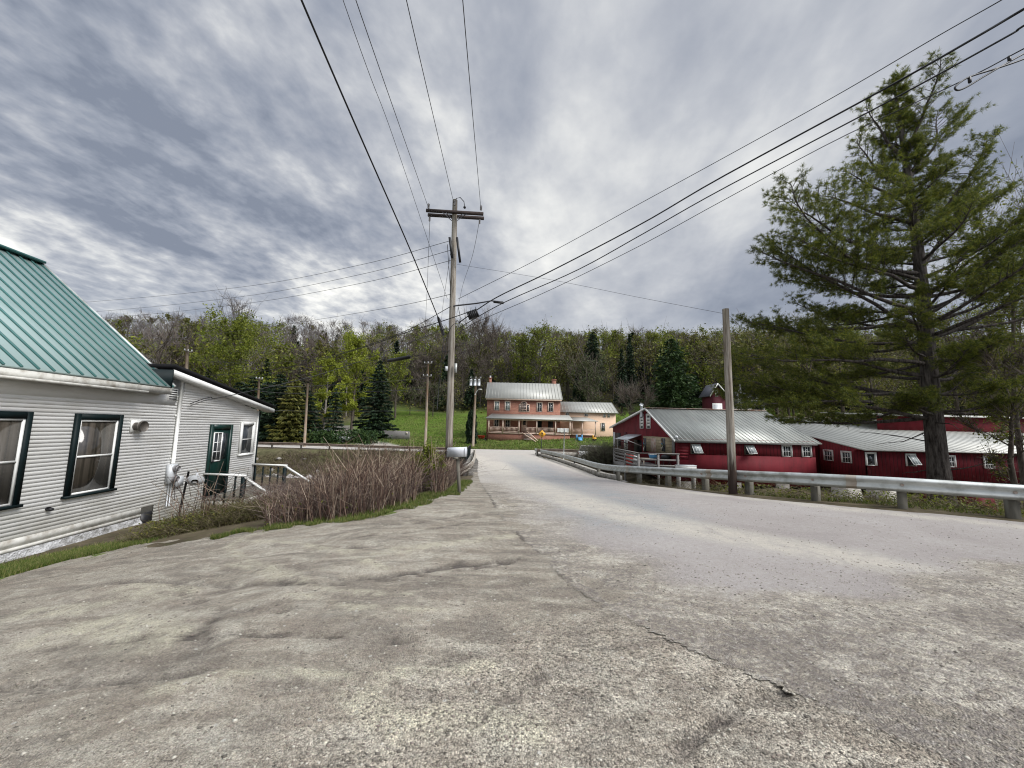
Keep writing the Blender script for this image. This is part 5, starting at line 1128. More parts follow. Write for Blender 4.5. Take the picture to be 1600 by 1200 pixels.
for px, h, w in ((766, 1.2, .5), (865.5, 1.1, .75)):
    q = P(px, 596, Y0+D/2+.4); mb = MB(); mb.box(q[0]-w/2, q[0]+w/2, q[1]-.35, q[1]+.35, zr-1.0, zr+h*.62); mb.box(q[0]-w/2-.07, q[0]+w/2+.07, q[1]-.42, q[1]+.42, zr+h*.62, zr+h*.75); c_ = T.part('chimney', mb, M['brick'], roof)
    if px < 800:
        mb = MB(); mb.cyl((q[0], q[1], zr+h*.75), (q[0], q[1], zr+h*.75+.45), .15, 8); T.part('chimney_pot', mb, M['light_grey'], roof)
def hw(x0, y0, x1, y1, g='glass', **k): return wpx(T, FH, x0, y0, x1, y1, M['peach_trim'], M[g], panes=(1, 0), meet=True, tw=.13, mun=.02, **k)
for x0, g in ((771.8, 'glass_pale'), (788.7, 'glass_pale')): hw(x0, 626, x0+8.7, 641, g)
for x0 in (838.5, 856): hw(x0, 628.2, x0+9, 643)
# fan window
s0, z1 = FH.hit(818.6, 626); s1, z0 = FH.hit(818.6, 643.5); sc_ = FH.hit(818.6, 630)[0]
wl = FH.hit(810.5, 640)[0]; wr_ = FH.hit(827.5, 640)[0]; zs = FH.hit(818, 631.5)[1]
mb = MB(); FH.box(mb, wl, wr_, .0, .04, z0, zs); mb.prism([FH.pt(sc_+.62*math.cos(a), .0, zs+.55*math.sin(a)) for a in np.linspace(0, math.pi, 13)], FH.n*.04); w_ = T.part('fan_window', mb, M['peach_trim'])
mb = MB(); FH.box(mb, sc_-.42, sc_+.42, .04, .06, z0+.12, zs-.03); mb.prism([FH.pt(sc_+.44*math.cos(a), .04, zs+.40*math.sin(a)) for a in np.linspace(0, math.pi, 13)], FH.n*.02)
FH.box(mb, wl+.13, sc_-.58, .04, .06, z0+.12, zs-.1); FH.box(mb, sc_+.58, wr_-.13, .04, .06, z0+.12, zs-.1); T.part('pane', mb, M['glass'], w_)
mb = MB()
for k in (-.2, .0, .2): FH.box(mb, sc_+k-.025, sc_+k+.025, .06, .075, z0+.12, zs+.3)
for k in (.3, .62): FH.box(mb, sc_-.42, sc_+.42, .06, .074, z0+(zs-z0)*k, z0+(zs-z0)*k+.05)
T.part('sash', mb, M['peach_trim'], w_)
# ground floor
for x0, x1 in ((771.5, 780), (788.7, 797.5)): hw(x0, 653, x1, 668)
for x0, x1, g in ((839, 846.5, 'green_trim'), (856.5, 864, 'black')): T.part('shuttered_window', (lambda m_: (FH.box(m_, *sorted((FH.hit(x0, 660)[0], FH.hit(x1, 660)[0])), .0, .05, FH.hit(x0, 668 if g != 'black' else 674)[1], FH.hit(x0, 654)[1]), m_)[1])(MB()), M[g])
dx0, dz1_ = FH.hit(815, 655); dx1, dz0_ = FH.hit(823.5, 674.5); mb = MB(); FH.box(mb, dx0, dx1, .0, .06, dz0_, dz1_); dr = T.part('door', mb, M['peach_trim']); mb = MB(); FH.box(mb, dx0+.25, dx1-.25, .06, .07, dz0_+1.15, dz1_-.18); T.part('pane', mb, M['glass'], dr)
T.part('handle', (lambda m_: (m_.ball(FH.pt(dx1-.15, .1, dz0_+1.0), .05, 6, 4), m_)[1])(MB()), M['steel'], dr)
# porch
PD = 2.4; FP = Frame(0, Y0-PD, 1, 0); px0 = P(762, 676, Y0-PD)[0]; px1 = P(891.5, 676, Y0-PD)[0]; zpe = P(828, 654.5, Y0-PD)[2]; zpt = P(830, 647.5, Y0-.1)[2]; zpe2 = zpe
mb = MB(); mb.box(px0, px1, Y0-PD, Y0-.01, zfl-.16, zfl); T.part('porch_floor', mb, M['peach_trim'])
mb = MB(); mb.box(px0+.1, px1-.1, Y0-PD+.12, Y0-PD+.2, zg-.8, zfl-.16); T.part('porch_skirt', mb, M['brick'])
pr_ = MB(); pr_.prism([(px0-.4, Y0-PD-.35, zpe), (px1+.3, Y0-PD-.35, zpe), (P(880, 650, Y0)[0]+1.0, Y0-.01, zpt), (px0+.5, Y0-.01, zpt)], (0, 0, -.1)); T.part('porch_roof', pr_, M['house_roof'])
mb = MB(); mb.box(px0-.1, px1+.05, Y0-PD-.06, Y0-PD+.06, zpe-.3, zpe-.12); T.part('porch_beam', mb, M['peach_trim'])
for x in (763.8, 785.8, 811, 838.7, 868, 890.5):
    X = P(x, 660, Y0-PD)[0]; mb = MB(); mb.box(X-.09, X+.09, Y0-PD-.09, Y0-PD+.09, zfl, zpe-.3); T.part('porch_post', mb, M['peach_trim'])
def balus(T, xa, xb, Y, z):
    mb = MB(); mb.box(xa, xb, Y-.04, Y+.04, z+.85, z+.92); mb.box(xa, xb, Y-.03, Y+.03, z+.12, z+.18)
    k = int((xb-xa)/.19)
    for i in range(1, k): x = xa+(xb-xa)*i/k; mb.box(x-.025, x+.025, Y-.02, Y+.02, z+.18, z+.85)
    T.part('balustrade', mb, M['peach_trim'])
xs_ = [P(x, 660, Y0-PD)[0] for x in (763.8, 785.8, 811, 838.7, 868, 890.5)]
for i in (0, 1, 2, 3, 4): balus(T, xs_[i]+.1+(.9 if i == 2 else 0), xs_[i+1]-.1, Y0-PD, zfl)
a = P(816, 676, Y0-PD-.1); 
for dx in (0, 1.1):
    mb = MB(); mb.beam(P(815+dx*8, 675.5-dx, Y0-PD-.05), P(837+dx*2.5, 690-dx*1.5, Y0-PD-3.6), .1, .12); T.part('step_rail', mb, M['peach_trim'])
mb = MB(); x_ = P(818, 676, Y0-PD)[0]
for k in range(5): mb.box(x_, x_+1.4, Y0-PD-.35*(k+1), Y0-PD-.35*k-.01, zfl-.2*(k+1)-.06, zfl-.2*(k+1))
T.part('steps', mb, M['concrete'])
# annex
ax0, ax1 = bx1+.02, P(962, 650, Y0+1)[0]; Ya = Y0+1; Da = 6.0; zae = P(940, 644.5, Ya)[2]; zar = P(920, 628.5, Ya+Da/2)[2]
T = Thing('annex_house', 'peach clapboard annex with grey roof and small porch, right of the brick house', 'house', (ax0+4, Ya, zg))
FA = Frame(0, Ya, 1, 0)
mb = MB(); mb.box(ax0, ax1, Ya, Ya+Da, zg-1.5, zae); mb.prism([(ax1-.2, Ya, zae), (ax1-.2, Ya+Da, zae), (ax1-.2, Ya+Da/2, zar-.1)], (.2, 0, 0)); T.part('wall', mb, M['peach'])
roof_plane(T, 'roof', M['house_roof'], M['house_roof'], (ax0, Ya-.4, zae-.05), (ax1+.4, Ya-.4, zae-.05), (ax1+.1, Ya+Da/2, zar), (ax0, Ya+Da/2, zar), .1, .55, .05, .05)
roof_plane(T, 'roof', M['house_roof'], None, (ax0, Ya+Da+.4, zae-.05), (ax1+.4, Ya+Da+.4, zae-.05), (ax1+.1, Ya+Da/2, zar), (ax0, Ya+Da/2, zar), .1)
for x0, y0, x1, y1 in ((883.5, 643.6, 889.5, 648.5), (913, 645.5, 919, 650.5), (942.3, 646, 946.8, 652), (949, 646, 953, 652), (939, 660.5, 945.5, 673.5)): wpx(T, FA, x0, y0, x1, y1, M['tan_boards'], M['glass'], panes=(1, 0), meet=True, tw=.09)
px2 = P(931.5, 676, Ya-2.2)[0]; FPa = Ya-2.2; zp3 = P(905, 657.5, FPa)[2]
mb = MB(); mb.box(px1+.05, px2, FPa, Ya-.01, zfl-.2, zfl-.05); T.part('porch_floor', mb, M['peach_trim'])
mb = MB(); mb.prism([(px1-.2, FPa-.3, zp3), (px2+.3, FPa-.3, zp3), (px2-1.2, Ya-.01, zp3+.7), (px1-.2, Ya-.01, zp3+.7)], (0, 0, -.09)); T.part('porch_roof', mb, M['house_roof'])
for X in (px1+.4, (px1+px2)/2-.1, px2-.1): mb = MB(); mb.box(X-.08, X+.08, FPa-.08, FPa+.08, zfl-.05, zp3-.1); T.part('porch_post', mb, M['peach_trim'])
balus(T, px1+.5, px2-.2, FPa, zfl-.05)
mb = MB(); mb.box(px1+.2, px2, FPa+.2, FPa+.3, zg-1, zfl-.2); T.part('porch_skirt', mb, M['brick'])
# banner hanging on the porch rail: white cloth with dark unreadable blots of lettering
a = P(871, 669, Y0-PD-.12); b = P(888.5, 675.5, Y0-PD-.12); mb = MB(); nB = 14; V = []
for i in range(nB):
    for j in (0, 1): f = i/(nB-1); V.append((a[0]+(b[0]-a[0])*f, a[1]+.03*math.sin(i*1.3), a[2] if j == 0 else b[2]+.03*math.sin(i*.9)))
mb.add(V, [[2*i, 2*i+1, 2*i+3, 2*i+2] for i in range(nB-1)]); single('banner', mb, M['white_cloth'], 'white cloth banner hung on the porch rail of the brick house', 'banner', tuple(a))
# lawn things
q = P(905, 684.5, Y0-4.5); q[2] = float(plateau0(q[0], q[1])); T = Thing('play_slide', 'bright blue plastic play set on the lawn before the annex porch', 'toy', q)
for a in (-.42, .42): mb = MB(); mb.box(q[0]+a-.08, q[0]+a+.08, q[1]-.3, q[1]+.3, q[2], q[2]+.95); T.part('side_panel', mb, M['blue'])
mb = MB(); mb.box(q[0]-.34, q[0]+.34, q[1]-.2, q[1]+.2, q[2]+.5, q[2]+.58); T.part('platform', mb, M['light_grey']); mb = MB(); mb.prism([q+np.array([-.3, -.3, .55]), q+np.array([.3, -.3, .55]), q+np.array([.3, -1.2, .05]), q+np.array([-.3, -1.2, .05])], (0, 0, .05)); T.part('slide', mb, M['blue'])
q = P(928.5, 683.5, Y0-4.5); q[2] = float(plateau0(q[0], q[1])); T = Thing('yellow_cart', 'small yellow plastic ride-on toy on the lawn right of the blue play set', 'toy', q)
mb = MB(); mb.box(q[0]-.3, q[0]+.3, q[1]-.2, q[1]+.2, q[2]+.15, q[2]+.45); mb.box(q[0]-.3, q[0]-.1, q[1]-.2, q[1]+.2, q[2]+.45, q[2]+.8); T.part('body', mb, M['yellow'])
for a in (-.2, .2): mb = MB(); mb.tube([q+[a, -.24, .13], q+[a, .24, .13]], .13, 10); T.part('wheel', mb, M['black'])
q = P(752, 689, Y0-3); q[2] = float(plateau0(q[0], q[1])); T = Thing('wheelbarrow', 'red wheelbarrow left of the brick house porch', 'wheelbarrow', q)
mb = MB(); mb.add([q+np.array(v) for v in ((-.4, -.3, .35), (.4, -.3, .35), (.4, .3, .35), (-.4, .3, .35), (-.6, -.4, .8), (.6, -.4, .8), (.6, .4, .8), (-.6, .4, .8))], [[3, 2, 1, 0], [0, 1, 5, 4], [1, 2, 6, 5], [2, 3, 7, 6], [3, 0, 4, 7]]); T.part('tray', mb, M['red_plastic'])
mb = MB(); mb.tube([q+[.7, -.04, .2], q+[.7, .04, .2]], .2, 12); T.part('wheel', mb, M['black'])
for a in (-.22, .22): mb = MB(); mb.beam(q+[.7, a*.3, .2], q+[-1.1, a*1.4, .6], .04, .04); T.part('handle', mb, M['post_wood']); mb = MB(); mb.beam(q+[-.3, a, .35], q+[-.35, a, 0], .04, .04); T.part('leg', mb, M['steel'])
# grey board fence in the meadow
FY = 62; a = P(596, 683, FY); b = P(639, 683.5, FY); T = Thing('board_fence', 'short grey weathered board fence at the foot of the meadow', 'fence', a); mb = MB(); za = float(plateau0(a[0], FY)); k = 26
for i in range(k):
    x = a[0]+(b[0]-a[0])*i/k; h = 1.35+random.uniform(-.04, .04); mb.box(x, x+(b[0]-a[0])/k-.012, FY, FY+.03, za-.2, za+h)
T.part('boards', mb, M['grey_wood']); mb = MB(); mb.box(b[0]-.55, b[0]-.25, FY-.04, FY-.015, za+.85, za+1.2); T.part('notice', mb, M['tan_boards'])
for x in (a[0], (a[0]+b[0])/2, b[0]): mb = MB(); mb.box(x-.06, x+.06, FY+.04, FY+.16, za-.3, za+1.25); T.part('post', mb, M['grey_wood'])
# road signs
p = P(846, 704, 46); p[2] = float(plateau0(p[0], 46)); T = Thing('pedestrian_sign', 'yellow diamond pedestrian crossing sign on a thin post at the road junction', 'road sign', p)
c_ = P(847, 678, 46); mb = MB(); mb.box(p[0]-.035, p[0]+.035, 46, 46.05, p[2]-.3, c_[2]+.4); T.part('post', mb, M['steel'])
h_ = .46; mb = MB(); mb.prism([(c_[0]-h_, 45.97, c_[2]), (c_[0], 45.97, c_[2]-h_), (c_[0]+h_, 45.97, c_[2]), (c_[0], 45.97, c_[2]+h_)], (0, .012, 0)); pl_ = T.part('plate', mb, M['yellow'])
mb = MB(); yk = 45.955; sg = lambda pts: mb.prism([(c_[0]+x, yk, c_[2]+z) for x, z in pts], (0, .008, 0))
sg([(.045*math.cos(a), .245+.045*math.sin(a)) for a in np.linspace(0, 5.6, 9)]); sg([(-.06, .18), (-.04, -.03), (.055, -.03), (.06, .18)]); sg([(-.04, -.032), (-.14, -.24), (-.085, -.24), (.01, -.032)]); sg([(.01, -.032), (.09, -.25), (.145, -.24), (.055, -.032)])
sg([(.062, .17), (.14, .06), (.165, .02), (.13, .02), (.062, .10)]); sg([(-.062, .17), (-.15, .08), (-.12, .04), (-.062, .10)]); T.part('walking_figure', mb, M['black'], pl_)
p = P(880.5, 713, 39); T = Thing('sign_post', 'grey road sign seen edge on, standing inside the long guard rail', 'road sign', p); t_ = P(882, 670, 39)
mb = MB(); mb.tube([p-np.array([0, 0, .5]), t_], .045, 8); T.part('post', mb, M['galv']); mb = MB(); mb.box(t_[0]-.012, t_[0]+.012, t_[1]-.32, t_[1]+.32, t_[2]-.55, t_[2]+.05); T.part('plate', mb, M['light_grey'])
# parked vehicle half hidden by the bush
q = P(924, 708, 41.5); q[2] = float(ground(q[0], 41.5)); q[2] = max(q[2], -1.7); T = Thing('parked_car', 'white car parked behind the bush, seen beyond the guard rail', 'car', q)
def sec(x, pts): return [(q[0]+x, q[1]+a, q[2]+b) for a, b in pts]
mb = MB(); prof = [(-.9, .32), (-.95, .62), (-.93, .92), (-.85, 1.0), (.85, 1.0), (.93, .92), (.95, .62), (.9, .32)]
V = []; xs2 = [-1.5, -1.42, -.6, .9, 2.2, 2.3]; sc2 = [.86, 1, 1, 1, .98, .85]
for x, s_ in zip(xs2, sc2): V += [(q[0]+x, q[1]+a*s_, q[2]+.32+(b-.32)*s_) for a, b in prof]
mb.add(V, [[i*8+j, i*8+(j+1) % 8, (i+1)*8+(j+1) % 8, (i+1)*8+j] for i in range(5) for j in range(8)]); mb.Fc.append((np.array([list(range(8))[::-1]]), 0)); mb.Fc.append((np.array([list(range(40, 48))]), 0)); T.part('body', mb, M['white_paint'])
mb = MB(); mb.add([(q[0]+x, q[1]+y, q[2]+z) for z, x0, x1, w in ((1.0, -1.3, 1.5, .84), (1.5, -1.0, 1.0, .66)) for x, y in ((x0, -w), (x1, -w), (x1, w), (x0, w))], [[4, 5, 6, 7], [0, 1, 5, 4], [1, 2, 6, 5], [2, 3, 7, 6], [3, 0, 4, 7]]); cb_ = T.part('cabin', mb, M['glass'])
mb = MB(); mb.box(q[0]-1.02, q[0]+1.02, q[1]-.67, q[1]+.67, q[2]+1.49, q[2]+1.54); T.part('roof', mb, M['white_paint'], cb_)
for x in (-.95, 1.6):
    for y in (-.86, .86): mb = MB(); mb.tube([(q[0]+x, q[1]+y-.1, q[2]+.33), (q[0]+x, q[1]+y+.1, q[2]+.33)], .33, 14); w_ = T.part('wheel', mb, M['black']); mb = MB(); mb.tube([(q[0]+x, q[1]+y-.11, q[2]+.33), (q[0]+x, q[1]+y+.11, q[2]+.33)], .18, 10); T.part('rim', mb, M['galv'], w_)
for y in (-.65, .65): mb = MB(); mb.box(q[0]-1.53, q[0]-1.46, q[1]+y-.15, q[1]+y+.15, q[2]+.68, q[2]+.86); T.part('tail_light', mb, M['red_plastic'])
# carport / pale shed in the shade of the dark trees
a = P(468, 690, 56); b = P(502, 690, 56); T = Thing('small_shed', 'low pale shed in the shade under the dark evergreens', 'shed', a); z0_ = float(plateau0(a[0], 56))
mb = MB(); mb.box(a[0], b[0], 56, 59, z0_-.3, z0_+1.3); T.part('wall', mb, M['grey_wood']); mb = MB(); mb.prism([(a[0]-.3, 55.6, z0_+1.3), (b[0]+.3, 55.6, z0_+1.3), (b[0]+.3, 59.3, z0_+1.8), (a[0]-.3, 59.3, z0_+1.8)], (0, 0, .08)); T.part('roof', mb, M['light_grey'])
q = P(540, 688, 56.5); q[2] = float(plateau0(q[0], 56.5)); T = Thing('trailer', 'small white trailer at the foot of the gravel drive', 'trailer', q)
mb = MB(); mb.box(q[0]-.7, q[0]+.7, q[1]-.5, q[1]+.5, q[2]+.35, q[2]+.85); T.part('body', mb, M['white_paint'])
for y in (-.56, .56): mb = MB(); mb.tube([q+[0, y-.06, .25], q+[0, y+.06, .25]], .25, 12); T.part('wheel', mb, M['black'])
mb = MB(); mb.beam(q+[-.7, 0, .4], q+[-1.5, 0, .35], .06, .06); T.part('drawbar', mb, M['steel'])
# houses behind the barn
Yh = 62.0; g_ = float(plateau0(25, Yh)); FF = Frame(0, Yh, 1, 0)
x0 = P(1112, 640, Yh)[0]; x1 = P(1134, 640, Yh)[0]; zE2 = P(1120, 617, Yh)[2]; zR2 = P(1121, 601, Yh)[2]; xm = (x0+x1)/2-.2
T = Thing('red_garage', 'dark red gabled garage with white trim behind the barn roof', 'garage', (xm, Yh, g_))
mb = MB(); mb.prism([(x0, Yh, g_-2), (x1, Yh, g_-2), (x1, Yh, zE2), (xm, Yh, zR2), (x0, Yh, zE2)], (0, 3, 0)); T.part('wall', mb, M['dark_red'])
for a, b in (((x0-.4, zE2-.3), (xm, zR2+.1)), ((xm, zR2+.1), (x1+.4, zE2-.3))):
    mb = MB(); mb.prism([(a[0], Yh-.4, a[1]), (b[0], Yh-.4, b[1]), (b[0], Yh-.4, b[1]+.12), (a[0], Yh-.4, a[1]+.12)], (0, 3.8, 0)); rr = T.part('roof', mb, M['slate']); mb = MB(); mb.prism([(a[0], Yh-.45, a[1]-.12), (b[0], Yh-.45, b[1]-.12), (b[0], Yh-.45, b[1]+.14), (a[0], Yh-.45, a[1]+.14)], (0, .05, 0)); T.part('rake_trim', mb, M['white_paint'], rr)
wpx(T, FF, 1117, 609, 1122, 619.5, panes=(1, 1)); mb = MB(); sA_ = FF.hit(1108.5, 630)[0]; FF.box(mb, FF.hit(1110, 630)[0]+.3, FF.hit(1128, 630)[0], .0, .06, g_, FF.hit(1112, 630)[1]); gd = T.part('garage_door', mb, M['white_paint'])
mb = MB(); FF.box(mb, FF.hit(1110, 630)[0]+.5, FF.hit(1128, 630)[0]-.2, .06, .08, g_, FF.hit(1112, 632)[1]); T.part('panel', mb, M['light_grey'], gd)
xa, xb = P(1134, 640, 64)[0], P(1195, 640, 64)[0]; zw = P(1165, 631.5, 64)[2]; zz = P(1165, 614, 67)[2]; xr = P(1175, 640, 67)[0]
T = Thing('white_farmhouse', 'white house with dark shingle roof and a dormer behind the barn roof', 'house', (xa+3, 64, g_)); FQ = Frame(0, 64, 1, 0)
mb = MB(); mb.box(xa, xb, 64, 70, g_-2, zw); T.part('wall', mb, M['white_paint'])
mb = MB(); mb.add([(xa-.2, 63.4, zw), (xb+.6, 63.4, zw), (xb-.6, 67, zz), (xa-.2, 67, zz+.3), (xb+.6, 70.5, zw), (xa-.2, 70.5, zw)], [[0, 1, 2, 3], [3, 2, 4, 5], [1, 4, 2], [0, 3, 5], [0, 5, 4, 1]]) if False else None
mb.add([(xa-.2, 63.4, zw), (xb+.6, 63.4, zw), (xb-.6, 67, zz), (xa-.2, 67, zz+.3), (xb+.6, 70.5, zw), (xa-.2, 70.5, zw)], [[0, 1, 2, 3], [3, 2, 4, 5], [0, 5, 4, 1]]); mb.Fc.append((np.array([[1, 4, 2], [0, 3, 5]]), 0)); rf = T.part('roof', mb, M['slate'])
q = P(1172, 622, 65); mb = MB(); mb.box(q[0]-.9, q[0]+.9, 64.4, 66.5, q[2]-.6, q[2]+.35); dm = T.part('dormer', mb, M['white_paint'], rf); mb = MB(); mb.prism([(q[0]-1.1, 64.2, q[2]+.35), (q[0]+1.1, 64.2, q[2]+.35), (q[0], 64.2, q[2]+.9)], (0, 3, 0)); T.part('dormer_roof', mb, M['slate'], rf)
mb = MB(); mb.box(q[0]-.6, q[0]+.6, 64.36, 64.4, q[2]-.3, q[2]+.2); T.part('dormer_window', mb, M['glass'], rf)
mb = MB(); FQ.box(mb, FQ.hit(1176, 636)[0], xb-.2, .0, .05, g_, zw-.3); T.part('porch_opening', mb, M['glass'])
for x, y0, y1, lb in ((1156.5, 642, 595, 'taller pale pole in front of the white house behind the barn'), (1153.6, 642, 606, 'shorter thin pale pole beside the taller one behind the barn')):
    a = P(x, y0+20, 50); b = P(x, y1, 50); a[2] = gz(a[0], 50)-.3; mb = MB(); mb.tube([a, b], [.11, .09], 8); single('pale_pole', mb, M['light_grey'], lb, 'pole', tuple(a), 'pale poles behind the barn')
# ================================================================ VEGETATION
def quads_at(C, size, asp=1.0, droop=None, rg=rng, axis=None):
    """random leaf-sized quads around the points C"""
    n = len(C); s = np.asarray(size)*rg.uniform(.6, 1.3, n)
    a = rg.normal(size=(n, 3)) if axis is None else axis+rg.normal(size=(n, 3))*.35
    a /= np.linalg.norm(a, axis=1)[:, None]; b = rg.normal(size=(n, 3)); b -= (b*a).sum(1)[:, None]*a; b /= np.linalg.norm(b, axis=1)[:, None]
    a = a*s[:, None]*asp; b = b*s[:, None]
    V = np.stack([C-a*.5, C-b*.28, C+a*.5, C+b*.28], 1)
    return V.reshape(-1, 3), np.arange(4*n).reshape(n, 4)
def blades(B, Hh, w, lean=.25, rg=rng):
    """triangular blades standing on B"""
    n = len(B); h = Hh*rg.uniform(.5, 1.2, n); an = rg.random(n)*6.283; dx = np.stack([np.cos(an), np.sin(an), np.zeros(n)], -1)*w
    ln = np.concatenate([rg.normal(size=(n, 2))*lean, np.ones((n, 1))], 1)*h[:, None]
    V = np.stack([B-dx, B+dx, B+ln], 1); return V.reshape(-1, 3), np.arange(3*n).reshape(n, 3)
def stick(P0, P1, w, rg=rng):
    """thin three-sided sticks from P0 to P1"""
    n = len(P0); d = P1-P0; d /= np.linalg.norm(d, axis=1)[:, None]+1e-9; r_ = rg.normal(size=(n, 3)); a = np.cross(d, r_); a /= np.linalg.norm(a, axis=1)[:, None]+1e-9; b = np.cross(d, a)
    w = np.broadcast_to(np.asarray(w, float), (n,))[:, None]
    c = [a, -.5*a+.87*b, -.5*a-.87*b]
    V = np.stack([P0+q*w for q in c]+[P1+q*w*.45 for q in c], 1)
    F_ = np.array([[0, 1, 4, 3], [1, 2, 5, 4], [2, 0, 3, 5]]); return V.reshape(-1, 3), (F_[None]+6*np.arange(n)[:, None, None]).reshape(-1, 4)
def unit(v): return v/(np.linalg.norm(v, axis=-1, keepdims=True)+1e-9)

def decid(rg, h, r, nleaf, leaf, twigs, shape='round', trunkr=None, open_=.55, base=.28):
    """tree at the origin: (wood MB, leaf V/F or None, twig V/F)"""
    wood = MB(); tr = trunkr or h*.018
    tp = [(0, 0, -.4), (rg.normal()*.01*h, rg.normal()*.01*h, h*.35), (rg.normal()*.02*h, rg.normal()*.02*h, h*.7), (rg.normal()*.02*h, rg.normal()*.02*h, h*.97)]
    wood.tube(tp, [tr, tr*.75, tr*.4, tr*.08], 7, cap=False)
    tips = []; n1 = int(9+h*.7)
    for i in range(n1):
        f = base+(.95-base)*(i+rg.random())/n1; an = i*2.4+rg.random(); 
        if shape == 'round': L = r*(1.15*math.sqrt(max(.05, 1-((f-.55)/.5)**2)))
        elif shape == 'cone': L = r*1.1*(1-f)**.7+.12*r
        elif shape == 'vase': L = r*(.5+.6*f)
        else: L = r*1.0*math.sin(math.pi*min(1, (f-base)/(1.03-base)*.85+.12))
        el = .35+.9*f if shape != 'cone' else .6
        d = np.array([math.cos(an)*math.cos(el), math.sin(an)*math.cos(el), math.sin(el)]); p0 = np.array([np.interp(f*h, [t[2] for t in tp], [t[k] for t in tp]) for k in (0, 1)]+[f*h]); L /= max(.5, math.cos(el)); L *= rg.uniform(.7, 1.08); L = min(L, (h*1.03-f*h)/max(.2, math.sin(el)))
        p1 = p0+d*L*.5+rg.normal(size=3)*.04*L; p2 = p0+d*L+rg.normal(size=3)*.07*L
        wood.tube([p0, p1, p2], [tr*.38*(1-f*.6), tr*.2*(1-f*.5), tr*.05], 5, cap=False)
        for k in range(6):
            g = .3+.7*(k+rg.random())/6; q = p0+(p2-p0)*g; e = unit(d+rg.normal(size=3)*.75)*L*.36*rg.uniform(.5, 1.2); e[2] += .05*L; q2 = q+e
            wood.tube([q, q2], [tr*.09, tr*.03], 3, cap=False); tips.append((q, q2))
    A = np.array([t[0] for t in tips]); B = np.array([t[1] for t in tips]); nt_ = len(tips)
    lv = tw = None
    if twigs:
        k = rg.integers(0, nt_, twigs); s_ = A[k]+(B-A)[k]*rg.random((twigs, 1)); ln = np.linalg.norm((B-A)[k], axis=1)[:, None]
        e = s_+(unit((B-A)[k])*.8+rg.normal(size=(twigs, 3))*.55+np.array([0, 0, .35]))*ln*rg.uniform(.35, 1.0, (twigs, 1)); tw = (s_, e)
    if nleaf:
        k = rg.integers(0, nt_, nleaf); wsel = rg.random(nt_); k = np.where(wsel[k] < open_*.35, (k*7+3) % nt_, k)
        C = A[k]+(B-A)[k]*rg.uniform(.3, 1.25, (nleaf, 1))+rg.normal(size=(nleaf, 3))*(np.linalg.norm((B-A)[k], axis=1)[:, None]*.27); lv = quads_at(C, leaf, 1.2, rg=rg)
    return wood, lv, tw
def conifer(rg, h, r, n, size, base=.06, droop=.25, irregular=.15, power=.9):
    wood = MB(); wood.tube([(0, 0, -.4), (0, 0, h*.5), (0, 0, h)], [h*.016, h*.010, .02], 6, cap=False)
    nw = int(h*1.9); C = []; Ax = []
    for i in range(nw):
        f = base+(1-base)*(i+.5)/nw; nb = int(5+6*(1-f)); off = rg.random()*6.28
        for j in range(nb):
            an = off+j*6.283/nb+rg.normal()*.15; L = r*(1-f)**power*rg.uniform(1-irregular*1.6, 1+irregular)+.12; m_ = max(3, int(n/(nw*8)*(.25+1.6*(1-f))))
            t_ = rg.random(m_)**.6; dx, dy = math.cos(an), math.sin(an); z = f*h-droop*L*t_+.10*L*t_*t_*2
            side = rg.normal(size=m_)*.16*L*(1.1-t_)+rg.normal(size=m_)*.05
            C.append(np.stack([dx*L*t_-dy*side, dy*L*t_+dx*side, z+rg.normal(size=m_)*.05*h/12], -1)); Ax.append(np.tile([dx, dy, -.35], (m_, 1)))
            if j % 2 == 0: wood.tube([(0, 0, f*h), (dx*L*.9, dy*L*.9, f*h-droop*L*.6)], [.03, .01], 3, cap=False)
    C = np.vstack(C); Ax = np.vstack(Ax); return wood, quads_at(C, size, 2.0, rg=rg, axis=Ax), None
def place_tree(name, label, cat, x, y, spec, crownmat, barkmat, twigmat=None, group=None, z=None, rot=0, tw=.02):
    wood, lv, twg = spec; z = gz(x, y) if z is None else z; T = Thing(name, label, cat, (x, y, z), group); off = np.array([x, y, z]); c, s = math.cos(rot), math.sin(rot); Rm = np.array([[c, -s, 0], [s, c, 0], [0, 0, 1]])
    w2 = MB(); w2.V = [v@Rm.T+off for v in wood.V]; w2.Fc = wood.Fc; w2.n = wood.n; T.part('trunk', w2, M[barkmat])
    if lv is not None: mb = MB(); mb.add(lv[0]@Rm.T+off, lv[1]); T.part('crown', mb, M[crownmat])
    if twg is not None: mb = MB(); v, f = stick(twg[0], twg[1], tw, np.random.default_rng(3)); mb.add(v@Rm.T+off, f); T.part('crown' if lv is None else 'twigs', mb, M[twigmat or 'twig_brown'])
    return T
def px_tree(name, label, px, top, Y, halfpx, kind, crown, bk='bark', seed=1, n=1500, leaf=.4, group=None, twigs=0, tw=.02, twm=None, cat='tree', shape='round', base=.28, zb=None, **k):
    rg = np.random.default_rng(seed); x = at(px, 660, Y)[0]; z0 = gz(x, Y) if zb is None else zb; zt = at(px, top, Y)[2]; h = zt-z0; r = halfpx/F*Y
    spec = conifer(rg, h, r, n, leaf, base=base, **k) if kind == 'con' else decid(rg, h, r, n, leaf, twigs, shape, base=base, **k)
    return place_tree(name, label, cat, x, Y, spec, crown, bk, twm, group, z0, tw=tw)
